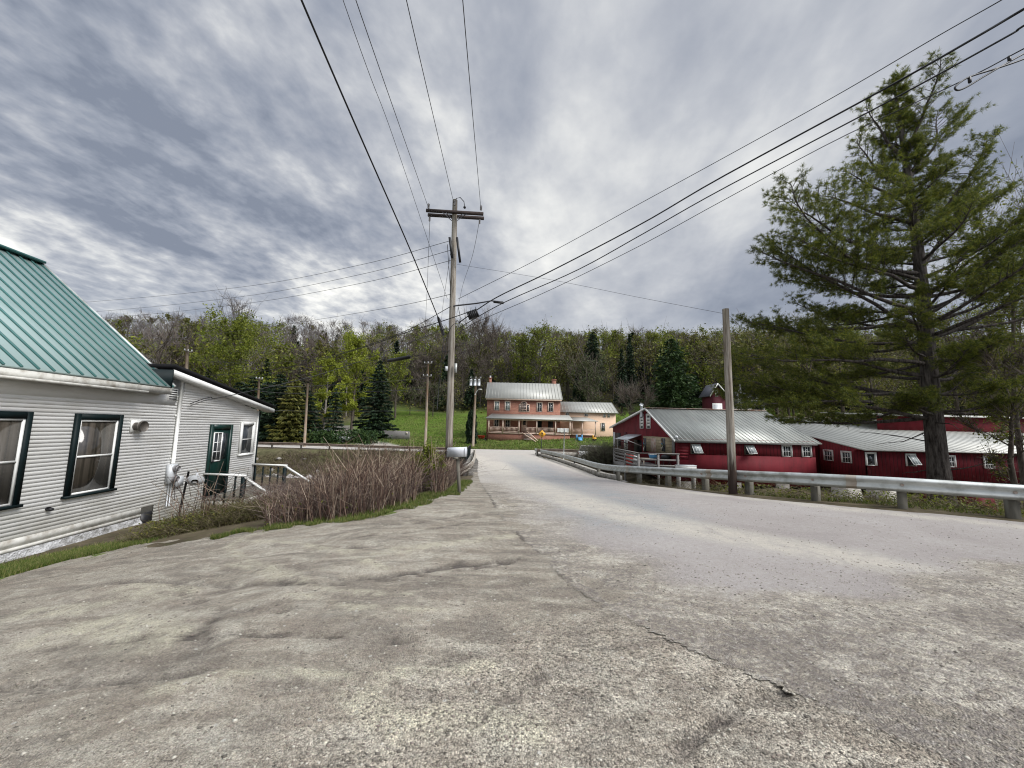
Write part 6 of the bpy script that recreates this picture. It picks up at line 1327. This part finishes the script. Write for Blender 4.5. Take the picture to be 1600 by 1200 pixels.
# --- the trees one can tell apart, left to right
px_tree('deciduous_tree', 'grey green half leafed tree above the black wing roof', 290, 512, 78, 26, 'dec', 'leaf_olive', seed=11, n=1700, leaf=.42, twigs=500, tw=.025)
px_tree('bare_tree', 'tall pale leafless tree rising above the olive green tree on the left', 352, 482, 90, 24, 'dec', None, bk='bark_pale', seed=12, n=0, twigs=1500, tw=.03, twm='twig_grey', shape='vase')
px_tree('deciduous_tree', 'large bright olive green tree behind the white wing', 352, 512, 66, 46, 'dec', 'leaf_green', seed=13, n=13000, leaf=.32, open_=.2)
px_tree('evergreen_tree', 'dark spruce behind the olive green tree, right of the white house', 408, 560, 70, 24, 'con', 'needles_dark', seed=14, n=3000, leaf=.42)
for i, (px, top, Y, hp) in enumerate(((412, 596, 56, 27), (432, 584, 55, 29), (455, 592, 54, 30), (476, 608, 56, 26), (392, 588, 58, 30), (370, 596, 58, 30))):
    px_tree('evergreen_tree', ['dark bushy evergreen beside the corner of the white wing', 'second dark evergreen from the corner of the white wing', 'dark evergreen left of the bare grey pole', 'dark evergreen just behind the bare grey pole', 'dark evergreen half hidden by the corner of the white wing', 'dark evergreen mostly hidden behind the white wing'][i], px, top, Y, hp, 'con', 'needles_dark' if i != 2 else 'leaf_olive', seed=20+i, n=7500, leaf=.36, base=.02, power=.55, irregular=.25, group='dark evergreens behind the far guard rail')
px_tree('birch_tree', 'yellow green birch with narrow crown right of the bare grey pole', 507, 566, 60, 20, 'dec', 'leaf_lime', bk='bark_pale', seed=31, n=7500, leaf=.27, shape='oval', base=.12, open_=.2)
px_tree('evergreen_tree', 'small dark spruce between the birch and the gravel drive', 522, 606, 57, 18, 'con', 'needles_dark', seed=32, n=2400, leaf=.32, base=.03)
px_tree('deciduous_tree', 'tallest lime green tree, behind the birch and the tall spruce', 550, 537, 76, 31, 'dec', 'leaf_lime', seed=33, n=14000, leaf=.32, shape='oval', base=.12, open_=.15)
px_tree('spruce_tree', 'tall blackish spruce at the edge of the meadow right of the gravel drive', 588, 563, 63, 33, 'con', 'needles_dark', seed=34, n=12000, leaf=.36, base=.02, power=.75, irregular=.25, droop=.35)
px_tree('deciduous_tree', 'olive tree behind the right flank of the tall spruce', 617, 558, 92, 22, 'dec', 'leaf_green', seed=35, n=2200, leaf=.42)
def column_shrub():
    rg = np.random.default_rng(36); Y = 58; b = at(736, 692, Y); b[2] = gz(b[0], Y); h = at(736, 641, Y)[2]-b[2]; n = 7000; f = rg.random(n)
    rr = .78*np.sqrt(np.clip(1-((f-.38)/.64)**2, 0, 1))*(1+.12*np.sin(f*23+1))*np.sqrt(rg.uniform(.35, 1, n)); an = rg.random(n)*6.283; rr = rr*(1+.12*np.sin(an*5+f*9))
    C = np.stack([rr*np.cos(an), rr*np.sin(an), f*h], -1)+rg.normal(size=(n, 3))*.04; wood = MB(); wood.tube([(0, 0, -.3), (0, 0, h*.9)], [.12, .03], 6)
    place_tree('arborvitae', 'dark narrow columnar arborvitae behind the pole with the transformers', 'shrub', b[0], Y, (wood, quads_at(C, .22, 1.6, rg=rg, axis=np.tile([0, 0, 1.], (n, 1))), None), 'needles_dark', 'bark', z=b[2])
column_shrub()
for i, (px, top, Y, hp, kd) in enumerate(((640, 610, 98, 20, 'leaf_sage'), (676, 605, 96, 20, 'leaf_sage'), (708, 600, 98, 18, 'leaf_olive'), (600, 612, 100, 16, 'leaf_sage'), (655, 560, 112, 22, None), (700, 545, 116, 24, None), (746, 505, 122, 26, None), (775, 520, 118, 22, None))):
    px_tree('deciduous_tree' if kd else 'bare_tree', ['small grey green orchard tree at the top of the meadow, left of the wooden pole', 'small grey green orchard tree behind the tall pole', 'small olive orchard tree left of the pole with transformers', 'small grey green orchard tree beside the tall spruce', 'brown leafless tree above the meadow left of the tall pole', 'brown leafless tree above the meadow behind the tall pole', 'tallest brown leafless tree right of the tall pole', 'brown leafless tree above the left chimney of the brick house'][i], px, top, Y, hp, 'dec', kd, seed=40+i, n=900 if kd else 0, leaf=.36, twigs=500 if kd else 1700, tw=.035, group=None)
for i, (px, top, Y, hp, kd, n, lf) in enumerate(((815, 532, 112, 20, 'leaf_green', 2600, .5), (842, 520, 108, 24, 'leaf_green', 3400, .5), (888, 538, 118, 20, 'leaf_olive', 1800, .5), (962, 522, 125, 20, 'leaf_green', 2200, .5), (1018, 527, 128, 22, 'leaf_green', 2200, .5), (1088, 535, 110, 26, 'leaf_olive', 2600, .5), (1118, 545, 96, 24, 'leaf_olive', 2600, .45))):
    px_tree('deciduous_tree', ['fresh green tree above the left part of the brick house roof', 'largest fresh green tree above the middle of the brick house roof', 'olive tree left of the broad dark pine on the skyline', 'yellow green tree between the two dark skyline conifers', 'olive yellow tree above the large dark green pine', 'olive tree right of the large dark green pine', 'olive tree just left of the bare pole'][i], px, top, Y, hp, 'dec', kd, seed=60+i, n=n, leaf=lf, twigs=300, tw=.04)
px_tree('pine_tree', 'broad black green pine on the slope behind the annex', 926, 519, 108, 27, 'con', 'needles_dark', seed=70, n=4500, leaf=.6, base=.25, power=.6)
px_tree('spruce_tree', 'narrow dark spruce right of the broad black green pine', 985, 522, 104, 15, 'con', 'needles_dark', seed=71, n=3500, leaf=.5, base=.1)
px_tree('spruce_tree', 'second narrow dark spruce close behind the annex roof corner', 972, 545, 100, 13, 'con', 'needles_dark', seed=72, n=2600, leaf=.5, base=.1)
px_tree('pine_tree', 'large dark green pine behind the gable of the red barn', 1052, 530, 74, 46, 'con', 'pine_mid', seed=73, n=11000, leaf=.42, base=.12, power=.55, droop=.05, irregular=.3)
px_tree('apple_tree', 'rounded grey green tree behind the annex of the brick house', 918, 572, 82, 36, 'dec', 'leaf_sage', seed=74, n=5200, leaf=.30, twigs=900, tw=.03, base=.15, open_=.3)
px_tree('bare_shrub', 'brownish grey leafless shrub between the annex and the red barn', 985, 612, 72, 26, 'dec', 'leaf_sage', seed=75, n=700, leaf=.22, twigs=2600, tw=.02, twm='twig_brown', base=.05, cat='shrub')
px_tree('juniper', 'small bright green conifer bush in the dead canes left of the tall pole', 672, 707, 10.6, 18, 'dec', 'leaf_green', seed=77, n=7000, leaf=.06, base=.02, open_=.1, zb=-.45, cat='shrub')
# --- maples behind the barn roofs
for i, (px, top, Y, hp) in enumerate(((1165, 548, 80, 34), (1215, 528, 78, 40), (1262, 535, 52, 36), (1320, 520, 60, 44), (1375, 540, 54, 40), (1440, 515, 62, 46), (1500, 500, 58, 44), (1560, 505, 56, 44), (1620, 490, 54, 44), (1185, 520, 84, 36), (1270, 505, 90, 40), (1350, 500, 92, 40))):
    px_tree('maple_tree', ['olive brown young leafed tree, %s behind the barn roofs' % w for w in ('first right of the bare pole', 'second right of the bare pole', 'third right of the bare pole', 'left of the big pine trunk', 'nearest left of the big pine trunk', 'nearest right of the big pine trunk', 'second right of the big pine trunk', 'at the right edge', 'partly outside the right edge', 'taller, far left', 'taller, in the middle', 'taller, behind the big pine')][i], px, top, Y, hp, 'dec', 'leaf_olive' if i % 3 else 'leaf_green', seed=80+i, n=3600, leaf=.30, twigs=500, tw=.025, base=.12, open_=.3, group='trees behind the barn roofs')
# --- the wood on the hill: one mass
def forest():
    rg = np.random.default_rng(5); protos = []
    for k in range(5): protos.append(('bare', decid(rg, 16, 3.6, 0, 0, 420, 'vase', base=.35)))
    for k in range(3): protos.append(('green', decid(rg, 15, 4.0, 620, .75, 60, 'round')))
    for k in range(3): protos.append(('olive', decid(rg, 15, 3.8, 480, .7, 160, 'round')))
    for k in range(3): protos.append(('con', conifer(rg, 15, 3.3, 1100, .8, base=.12)))
    for k in range(2): protos.append(('pale', decid(rg, 18, 3.4, 0, 0, 380, 'vase', trunkr=.16, base=.45)))
    mb = MB(); mats = [M['bark'], M['twig_brown'], M['leaf_green'], M['leaf_olive'], M['needles_dark'], M['twig_grey'], M['bark_pale']]
    idx = {'bare': range(0, 5), 'green': range(5, 8), 'olive': range(8, 11), 'con': range(11, 14), 'pale': range(14, 16)}
    pos = []
    for row, (y0, step) in enumerate(((112, 6.0), (119, 5.6), (127, 5.6), (136, 5.4), (146, 5.4), (157, 5.2), (169, 5.2), (183, 5.0), (197, 5.0), (212, 5.2))):
        x = -1.45*y0
        while x < 1.5*y0: pos.append((x+rg.normal()*1.4, y0+rg.normal()*2.2, row)); x += step*rg.uniform(.75, 1.3)
    for i in range(90): pos.append((rg.uniform(-125, -38), rg.uniform(66, 112), 0))
    for i in range(70): pos.append((rg.uniform(42, 125), rg.uniform(70, 112), 0))
    print('forest', len(pos))
    for x, y, row in pos:
        u = x/y; r_ = rg.random()
        left = u < .02
        pb = (.32, .20, .23, .12, .13) if left else (.16, .28, .34, .19, .03)
        if u > .45: pb = (.10, .28, .44, .17, .01)
        kind = ('bare', 'green', 'olive', 'con', 'pale')[int(np.searchsorted(np.cumsum(pb), r_*.999))]
        if row >= 7 and left and kind == 'con' and rg.random() < .6: kind = 'bare'
        pi = list(idx[kind])[rg.integers(0, len(idx[kind]))]; wood, lv, tw = protos[pi][1]; s = rg.uniform(.72, 1.12); an = rg.random()*6.28; c_, s_ = math.cos(an), math.sin(an)
        if not left and row >= 7: s *= .85
        Rm = np.array([[c_, -s_, 0], [s_, c_, 0], [0, 0, 1]])*s; off = np.array([x, y, float(terr_z(np.array([x]), np.array([y]))[0])-.2])
        nV = wood.n; VV = np.vstack(wood.V)@Rm.T+off; b = mb.n; mb.V.append(VV); mb.n += nV; wm = 6 if kind == 'pale' else 0
        for f, _ in wood.Fc: mb.Fc.append((f+b, wm))
        if lv is not None: mb.add(lv[0]@Rm.T+off, lv[1], {'green': 2, 'olive': 3, 'con': 4}[kind])
        if tw is not None: v, f = stick(tw[0]@Rm.T+off, tw[1]@Rm.T+off, .045, rg); mb.add(v, f, 5 if kind == 'pale' else 1)
    single('forest', mb, mats, 'mixed spring wood of bare, green and dark trees covering the hillside to the skyline', None, (0, 0, 0), kind='stuff')
forest()
# understorey along the foot of the wood
mb = MB(); n = 26000; x = rng.uniform(-150, 160, n); y = 104+rng.random(n)*110; c = np.stack([x, y, terr_z(x, y)+rng.random(n)**1.5*2.6], -1); v, f = quads_at(c, .75); mb.add(v, f, 0)
x = rng.uniform(-120, -38, 9000); y = rng.uniform(57, 110, 9000); c = np.stack([x, y, terr_z(x, y)+rng.random(9000)**1.5*3], -1); v, f = quads_at(c, .55); mb.add(v, f, 0)
x = rng.uniform(40, 125, 9000); y = rng.uniform(66, 110, 9000); c = np.stack([x, y, terr_z(x, y)+rng.random(9000)**1.5*3], -1); v, f = quads_at(c, .55); mb.add(v, f, 0)
single('undergrowth', mb, M['leaf_olive'], 'low olive green undergrowth beneath the trees of the hillside wood', None, (0, 0, 0), kind='stuff')

# --- the big white pine
def big_pine():
    rg = np.random.default_rng(21); Yp = 13.6; b = at(1466, 742, Yp); t_ = at(1409, 108, Yp); z0 = gz(b[0], Yp); z0 = max(z0, -2.9)
    base = np.array([b[0]+.05, Yp, z0]); top = np.array([t_[0], Yp+.2, t_[2]]); Hh = top[2]
    T = Thing('white_pine', 'tall green pine tree with dark trunk and spreading limbs, at the right', 'tree', base)
    def axis(z): f = (z-base[2])/(top[2]-base[2]); return base+(top-base)*f+np.array([.10*math.sin(f*5), .08*math.sin(f*7), 0])
    def tr(z): f = (z-base[2])/(top[2]-base[2]); return .30*(1-f)**.85*(1+.5*max(0, .12-f)/.12)+.02
    zs = np.linspace(base[2]-.4, top[2], 26); mb = MB(); mb.tube([axis(z) for z in zs], [tr(z) for z in zs], 16); T.part('trunk', mb, M['bark_pine'], smooth=True)
    # reach of the limbs (left, right) at a height, in metres, measured on the photo
    zz = [0.3, 1.6, 3.0, 4.4, 5.6, 7.0, 8.2, 9.2, 10.2, 11.2, 12.0, Hh]; lf = [2.2, 4.0, 6.8, 6.6, 6.2, 4.4, 2.7, 1.9, 1.7, 1.3, .85, .2]; rt_ = [2.0, 3.4, 5.4, 6.2, 6.2, 5.4, 4.0, 3.2, 2.4, 1.6, .9, .2]
    limbs = MB(); tuftP = []; tuftD = []
    def limb(z, an, L, el, thick):
        p = axis(z); d = np.array([math.cos(an)*math.cos(el), math.sin(an)*math.cos(el), math.sin(el)]); pts = [p]; n_ = 9; cur = d.copy(); step = L/n_
        for i in range(n_):
            cur = unit(cur+rg.normal(size=3)*.09+np.array([0, 0, .055 if z > 3 else .02])); pts.append(pts[-1]+cur*step)
        pts = np.array(pts); rad = thick*(1-np.linspace(0, 1, n_+1))**.9+.008; limbs.tube(pts, rad, 6, cap=False)
        side = unit(np.cross(cur, (0, 0, 1))); nt_ = int(8+L*3.8)
        for k in range(nt_):
            g = (.22 if z > 7 else .34)+(.78 if z > 7 else .66)*(k+rg.random())/nt_; g = min(g, .995); i = min(int(g*n_), n_-1); q = pts[i]+(pts[i+1]-pts[i])*(g*n_-i)
            sgn = 1 if k % 2 else -1; tl = (.30*L*(1.12-g)+.28)*rg.uniform(.6, 1.25); td = unit(cur*.75+side*sgn*rg.uniform(.4, 1.0)+np.array([0, 0, rg.uniform(-.05, .40)])+rg.normal(size=3)*.12)
            e = q+td*tl; m_ = (q+e)/2+np.array([0, 0, .02]); limbs.tube([q, m_, e], [.013, .009, .004], 4, cap=False)
            nn = int(2+tl/.13)
            for j in range(nn):
                h = .25+.75*(j+rg.random())/nn; c = q+(e-q)*h; dd = unit(td+rg.normal(size=3)*.55+np.array([0, 0, .25])); ln = rg.uniform(.06, .28); tuftP.append(c+dd*ln); tuftD.append(dd)
                if rg.random() < .55: tuftP.append(c+rg.normal(size=3)*.05); tuftD.append(unit(td+rg.normal(size=3)*.4))
            tuftP.append(e); tuftD.append(td)
        tuftP.append(pts[-1]); tuftD.append(cur)
    z = 2.5; k = 0
    while z < Hh-.35:
        f = (z-.6)/(Hh-.6); nb = 5 if z < 7 else (4 if z < 10.8 else 3); off = rg.random()*6.28
        for j in range(nb):
            an = off+j*6.283/nb+rg.normal()*.22; c = math.cos(an); Lr = np.interp(z, zz, rt_); Ll = np.interp(z, zz, lf); Lm = Lr if c > 0 else Ll; Lo = .70*(Lr+Ll)/2
            L = math.hypot(c*Lm, math.sin(an)*Lo)*rg.choice([1.02, .9, .62, .5])
            if math.sin(an) < -.2: L = min(L, 2.0 if z < 4.5 else 3.8)
            el = -.10+.30*f+(.42 if f > .45 else 0)*((f-.45)*1.8)+rg.normal()*.07
            if c > .4 and 3 < z < 10: el += .22
            limb(z+rg.normal()*.08, an, L, el, .025+.075*min(1, L/6)*(1-f*.5))
        z += (.58 if z < 9 else .5)*rg.uniform(.75, 1.3)
    # limbs read off the photograph: left tips
    for (zb_, px, py) in ((7.6, 1165, 392), (6.2, 1160, 462), (9.6, 1222, 330), (5.0, 1195, 500), (3.0, 1150, 585), (2.2, 1152, 640), (2.6, 1175, 600), (4.2, 1170, 540), (5.6, 1200, 440), (7.0, 1235, 400), (8.6, 1185, 385), (11.0, 1312, 250), (10.2, 1312, 290), (12.2, 1345, 190)):
        tgt = at(px, py, Yp-.3+rg.normal()*.5); p = axis(zb_); v = tgt-p; L = np.linalg.norm(v); el = math.asin(v[2]/L)-(.10 if zb_ > 3 else -.06); limb(zb_, math.atan2(v[1], v[0]), L*1.02, el, .07)
    for (zb_, px, py) in ((9.0, 1575, 200), (7.8, 1600, 262), (6.6, 1640, 330), (10.6, 1520, 215), (11.4, 1495, 150), (5.2, 1680, 380), (12.4, 1455, 100+20)):
        tgt = at(px, py, Yp+rg.normal()*.5); p = axis(zb_); v = tgt-p; L = np.linalg.norm(v); el = math.asin(v[2]/L)-.10; limb(zb_, math.atan2(v[1], v[0]), L*1.02, el, .06)
    # dead snags low on the trunk
    for _ in range(10):
        z = rg.uniform(-.8, 2.2); an = rg.random()*6.28; p = axis(z); L = rg.uniform(.5, 3.0); pts = [p]; cur = np.array([math.cos(an), math.sin(an), -.1])
        for i in range(5): cur = unit(cur+rg.normal(size=3)*.2); pts.append(pts[-1]+cur*L/5)
        limbs.tube(pts, np.linspace(.03, .006, 6), 5, cap=False)
    for _ in range(9): a_ = rg.random(3); tuftP.append(top+np.array([(a_[0]-.5)*.3, (a_[1]-.5)*.3, -a_[2]*.9])); tuftD.append(unit(np.array([a_[0]-.5, a_[1]-.5, 1.2])))
    T.part('limbs', limbs, M['bark_pine'])
    Pn = np.array(tuftP); Dn = np.array(tuftD); print('tufts', len(Pn)); nb = 24
    P3 = np.repeat(Pn, nb, 0); D3 = np.repeat(Dn, nb, 0); n = len(P3); d = unit(D3*.75+rg.normal(size=(n, 3))*.62); ln = rg.uniform(.08, .17, n)[:, None]; w = unit(np.cross(d, rg.normal(size=(n, 3))))*rg.uniform(.0045, .0075, n)[:, None]
    P3 = P3+rg.normal(size=(n, 3))*.022; V = np.stack([P3-w, P3+w, P3+d*ln+w*.3-np.array([0, 0, .02])], 1); mb = MB(); mb.add(V.reshape(-1, 3), np.arange(3*n).reshape(n, 3)); T.part('crown', mb, M['needles'])
big_pine()
# slim half-leafed tree at the right edge
px_tree('young_tree', 'slim yellow green tree with thin leaning trunk at the right edge, beside the pine', 1588, 330, 15.5, 60, 'dec', 'leaf_green', seed=95, n=8500, leaf=.10, twigs=1500, tw=.008, base=.2, zb=-1.6, trunkr=.11, open_=.5)
px_tree('young_tree', 'thin dark trunked sapling right of the pine trunk before the barn wing', 1578, 560, 12.6, 40, 'dec', 'leaf_olive', seed=96, n=1500, leaf=.08, twigs=1400, tw=.008, base=.2, zb=-1.0, trunkr=.09)

# --- dead canes and brush on the near bank
def brush(n, region, hgt, w, mat, name, label, lean=.16, twp=.5, seed=1, zf=None, hf=None, cat=None):
    rg = np.random.default_rng(seed); P = region(rg, n); n = len(P); P[:, 2] = (zf or (lambda a, b: terr_z(a, b)))(P[:, 0], P[:, 1])-.05
    h = hgt*rg.uniform(.45, 1.15, n); 
    if hf is not None: h = h*hf(P[:, 0], P[:, 1])
    d = np.concatenate([rg.normal(size=(n, 2))*lean, np.ones((n, 1))], 1); m_ = P+d*h[:, None]*.55; e = m_+(d+np.concatenate([rg.normal(size=(n, 2))*lean*1.6, -np.abs(rg.normal(size=(n, 1)))*.35], 1))*h[:, None]*.45
    mb = MB(); v, f = stick(P, m_, w, rg); mb.add(v, f); v, f = stick(m_, e, w*.7, rg); mb.add(v, f)
    k = rg.random(n) < twp; s_ = P[k]+(m_-P)[k]*rg.uniform(.4, 1, (k.sum(), 1)); q = s_+np.concatenate([rg.normal(size=(k.sum(), 2))*.28, rg.uniform(.05, .4, (k.sum(), 1))], 1)*h[k][:, None]*.7; v, f = stick(s_, q, w*.5, rg); mb.add(v, f)
    k2 = rg.random(n) < twp; s_ = m_[k2]+(e-m_)[k2]*rg.uniform(0, 1, (k2.sum(), 1)); q = s_+np.concatenate([rg.normal(size=(k2.sum(), 2))*.28, rg.uniform(-.1, .35, (k2.sum(), 1))], 1)*h[k2][:, None]*.5; v, f = stick(s_, q, w*.45, rg); mb.add(v, f)
    return single(name, mb, M[mat], label, cat, (0, 0, 0), kind=None if cat else 'stuff')
def reg_near(rg, n):
    # beyond the edge of the lot, between the landing and the tall pole
    out = []; e = densify(EDGE[3:], .1); 
    while len(out) < n:
        k = rg.integers(0, len(e)); p = e[k]; wv = .12+.7*np.clip((k/len(e)-.1)/.5, 0, 1); off = rg.random()**1.3*6.5+wv; dx, dy = -.55, .84; x, y = p[0]+dx*off+rg.normal()*.25, p[1]+dy*off+rg.normal()*.25
        if pdist(np.array([x]), np.array([y]), EDGE)[0] < wv*.93 or inpoly(np.array([x]), np.array([y]), lotpoly)[0] or inpoly(np.array([x]), np.array([y]), roadpoly)[0]: continue
        if abs(x/y+.213) < .024 and y < 10.2: continue
        if x/y < -.615+.02*math.sin(x*5) and y < 16: continue
        out.append((x, y, 0))
    return np.array(out, float)
brush(12000, reg_near, 1.36, .0085, 'cane', 'dead_canes', 'thicket of dry brown and tan canes on the bank between the house and the tall pole', seed=3, hf=lambda x, y: (.50+.50*ss(-5.0, -2.6, x))*(1-.42*ss(8.8, 12, y))+.14*wob(x*1.5, y*1.5))
brush(9000, reg_near, .85, .0045, 'cane_red', 'dry_stalks', 'tangle of thin reddish stalks at the foot of the cane thicket', seed=8, lean=.5, twp=1)
def reg_mid(rg, n):
    y = rg.uniform(13, 44, n); x = rg.uniform(-1.05, -.10, n)*y; d = pdist(x, y, CREEK); ok = (d > 3.2)&(x < -3.2)&~((x/y < -.40)&(y < 33.5))&(rg.random(n) < .5+.6*wob(x*.5, y*.5)); x, y = x[ok], y[ok]; return np.stack([x, y, 0*x], -1)
brush(34000, reg_mid, .85, .013, 'cane_red', 'reddish_brush', 'reddish brown bare brush covering both banks of the creek behind the canes', seed=4, lean=.4, twp=.9)
def reg_farbank(rg, n):
    x = rg.uniform(-48, -4, n); y = rg.uniform(38, 44, n); return np.stack([x, y, 0*x], -1)
brush(15000, reg_farbank, .6, .018, 'weed', 'dry_grass', 'tan dry grass on the bank below the far guard rail', seed=5, lean=.4)
def reg_weed(rg, n):
    t_ = rg.random(n); a = at(212, 850, 7.0); b = at(440, 815, 8.4); x = a[0]+(b[0]-a[0])*t_+rg.normal(size=n)*.1; y = a[1]+(b[1]-a[1])*t_+np.abs(rg.normal(size=n))*.75-.25; ok = ~inpoly(x+.05, y-.1, lotpoly)&(x > -7.4-.092*y+.12); return np.stack([x, y, 0*x], -1)[ok]
brush(4200, reg_weed, .40, .0045, 'weed', 'weeds', 'dry and green weeds along the wall below the meters and the wooden landing', seed=6, lean=.5, twp=.9, hf=lambda x, y: .6+.5*ss(7.3, 8.0, y))
def reg_saps(rg, n):
    x0 = at(258, 830, 7.6); return np.array([(x0[0]+rg.uniform(-.1, 1.0), 7.4+rg.uniform(0, 1.2), 0) for _ in range(n)])
brush(45, reg_saps, 1.15, .008, 'cane', 'saplings', 'thin dark leafless saplings before the electric meters', seed=7, lean=.22, twp=1)
def reg_rr(rg, n):
    t_ = rg.random(n)*(len(RAILP)-7)+4; i = t_.astype(int); f = (t_-i)[:, None]; A = np.array(RAILP)[:, :2]; q = A[i]+(A[np.minimum(i+1, len(A)-1)]-A[i])*f; q = q+np.array([.45, .85])*rg.uniform(.25, 3.4, n)[:, None]; return np.concatenate([q, np.zeros((n, 1))], 1)
brush(3800, reg_rr, .42, .006, 'weed', 'weeds', 'tangle of dry stems and weeds behind the steel guard rail', seed=9, lean=.9, twp=.9)
def leaves_in(name, label, reg, n, h, size, mat, seed):
    rg = np.random.default_rng(seed); P = reg(rg, n); P[:, 2] = terr_z(P[:, 0], P[:, 1])+rg.random(len(P))**1.4*h; v, f = quads_at(P, size, 1.6, rg=rg); mb = MB(); mb.add(v, f); single(name, mb, M[mat], label, None, (0, 0, 0), kind='stuff')
leaves_in('green_weeds', 'fresh green weeds among the dry stems behind the steel guard rail', lambda rg, n: (lambda q: q[(q[:, 0] > 6.8)])(reg_rr(rg, n)), 9000, .30, .055, 'leaf_green', 31)
leaves_in('green_weeds', 'small green leaves among the weeds by the wooden landing', reg_weed, 4500, .30, .035, 'leaf_olive', 32)
leaves_in('green_weeds', 'small fresh leaves low among the dead canes', reg_near, 2500, .35, .045, 'leaf_green', 33)
def reg_bushes(rg, n):
    c = [(at(500, 670, 57)[0], 55.5), (at(515, 670, 57)[0], 54.6), (at(555, 670, 58)[0], 57), (at(575, 670, 58)[0], 56.5), (at(455, 670, 58)[0], 54.5), (at(420, 670, 58)[0], 54.5)]; k = rg.integers(0, len(c), n); q = np.array(c)[k]+rg.normal(size=(n, 2))*np.array([1.4, .6]); return np.concatenate([q, np.zeros((n, 1))], 1)
leaves_in('low_shrubs', 'low dark green shrubs along the far road under the evergreens', reg_bushes, 6000, 1.8, .3, 'pine_mid', 34)
# grass
def grass(name, label, n, reg, h, w, seed, lean=.35):
    rg = np.random.default_rng(seed); P = reg(rg, n); P[:, 2] = terr_z(P[:, 0], P[:, 1])-.01; v, f = blades(P, h, w, lean, rg); mb = MB(); mb.add(v, f); single(name, mb, M['grassblade'], label, None, (0, 0, 0), kind='stuff')
def reg_g1(rg, n):
    e = EDGE; t_ = rg.random(n)*2.1; i = t_.astype(int); f = (t_-i)[:, None]; q = e[i]+(e[i+1]-e[i])*f; q = q+np.stack([-np.abs(rg.normal(size=n))*.42+.10, np.abs(rg.normal(size=n))*.25-.06], -1); ok = q[:, 0] > -7.4-.092*q[:, 1]+.06; return np.concatenate([q, np.zeros((n, 1))], 1)[ok]
grass('grass_strip', 'dark green grass along the foot of the white house wall', 30000, reg_g1, .07, .005, 41)
def reg_g2(rg, n):
    e = EDGE[3:9]; t_ = rg.random(n)*(len(e)-1); i = t_.astype(int); f = (t_-i)[:, None]; q = e[i]+(e[i+1]-e[i])*f; wv = .16+.75*np.clip((t_/(len(e)-1)-.08)/.5, 0, 1); q = q+np.array([-.5, .85])*(rg.random(n)**1.2*(wv+.1)-.14-.16*wob(q[:, 0]*5, q[:, 1]*5))[:, None]; ok = rg.random(n) < .35+.65*wob(q[:, 0]*6, q[:, 1]*6)+.3*wv; q = q[ok]; n = len(q); return np.concatenate([q, np.zeros((n, 1))], 1)
grass('grass_verge', 'green grass verge between the gravel and the dead canes', 42000, reg_g2, .075, .005, 42)
def reg_g3(rg, n):
    x = rg.uniform(-30, 26, n); y = 52.8+rg.random(n)**1.5*45; ok = (drive(x, y) < .5)&((y > 54.8) | (x < 18)); return np.stack([x, y, 0*x], -1)[ok]
grass('meadow_grass', 'green meadow grass on the slope beyond the far road', 60000, reg_g3, .28, .035, 43)
def reg_g4(rg, n):
    q = reg_rr(rg, n); return q[(q[:, 0] > 7.3)]
grass('verge_grass', 'green grass tufts below the steel guard rail at the right', 16000, reg_g4, .16, .006, 44)

def reg_blob(px, Y, rx, ry):
    x0 = at(px, 700, Y)[0]
    return lambda rg, n: np.stack([x0+rg.normal(size=n)*rx, Y+rg.normal(size=n)*ry, np.zeros(n)], -1)
brush(1500, reg_blob(941, 36, .62, .5), 2.2, .014, 'bush_twig', 'bare_bush', 'rounded grey brown leafless bush beside the barn deck railing', seed=61, lean=.42, twp=1, zf=lambda a, b: a*0-1.75, cat='shrub')
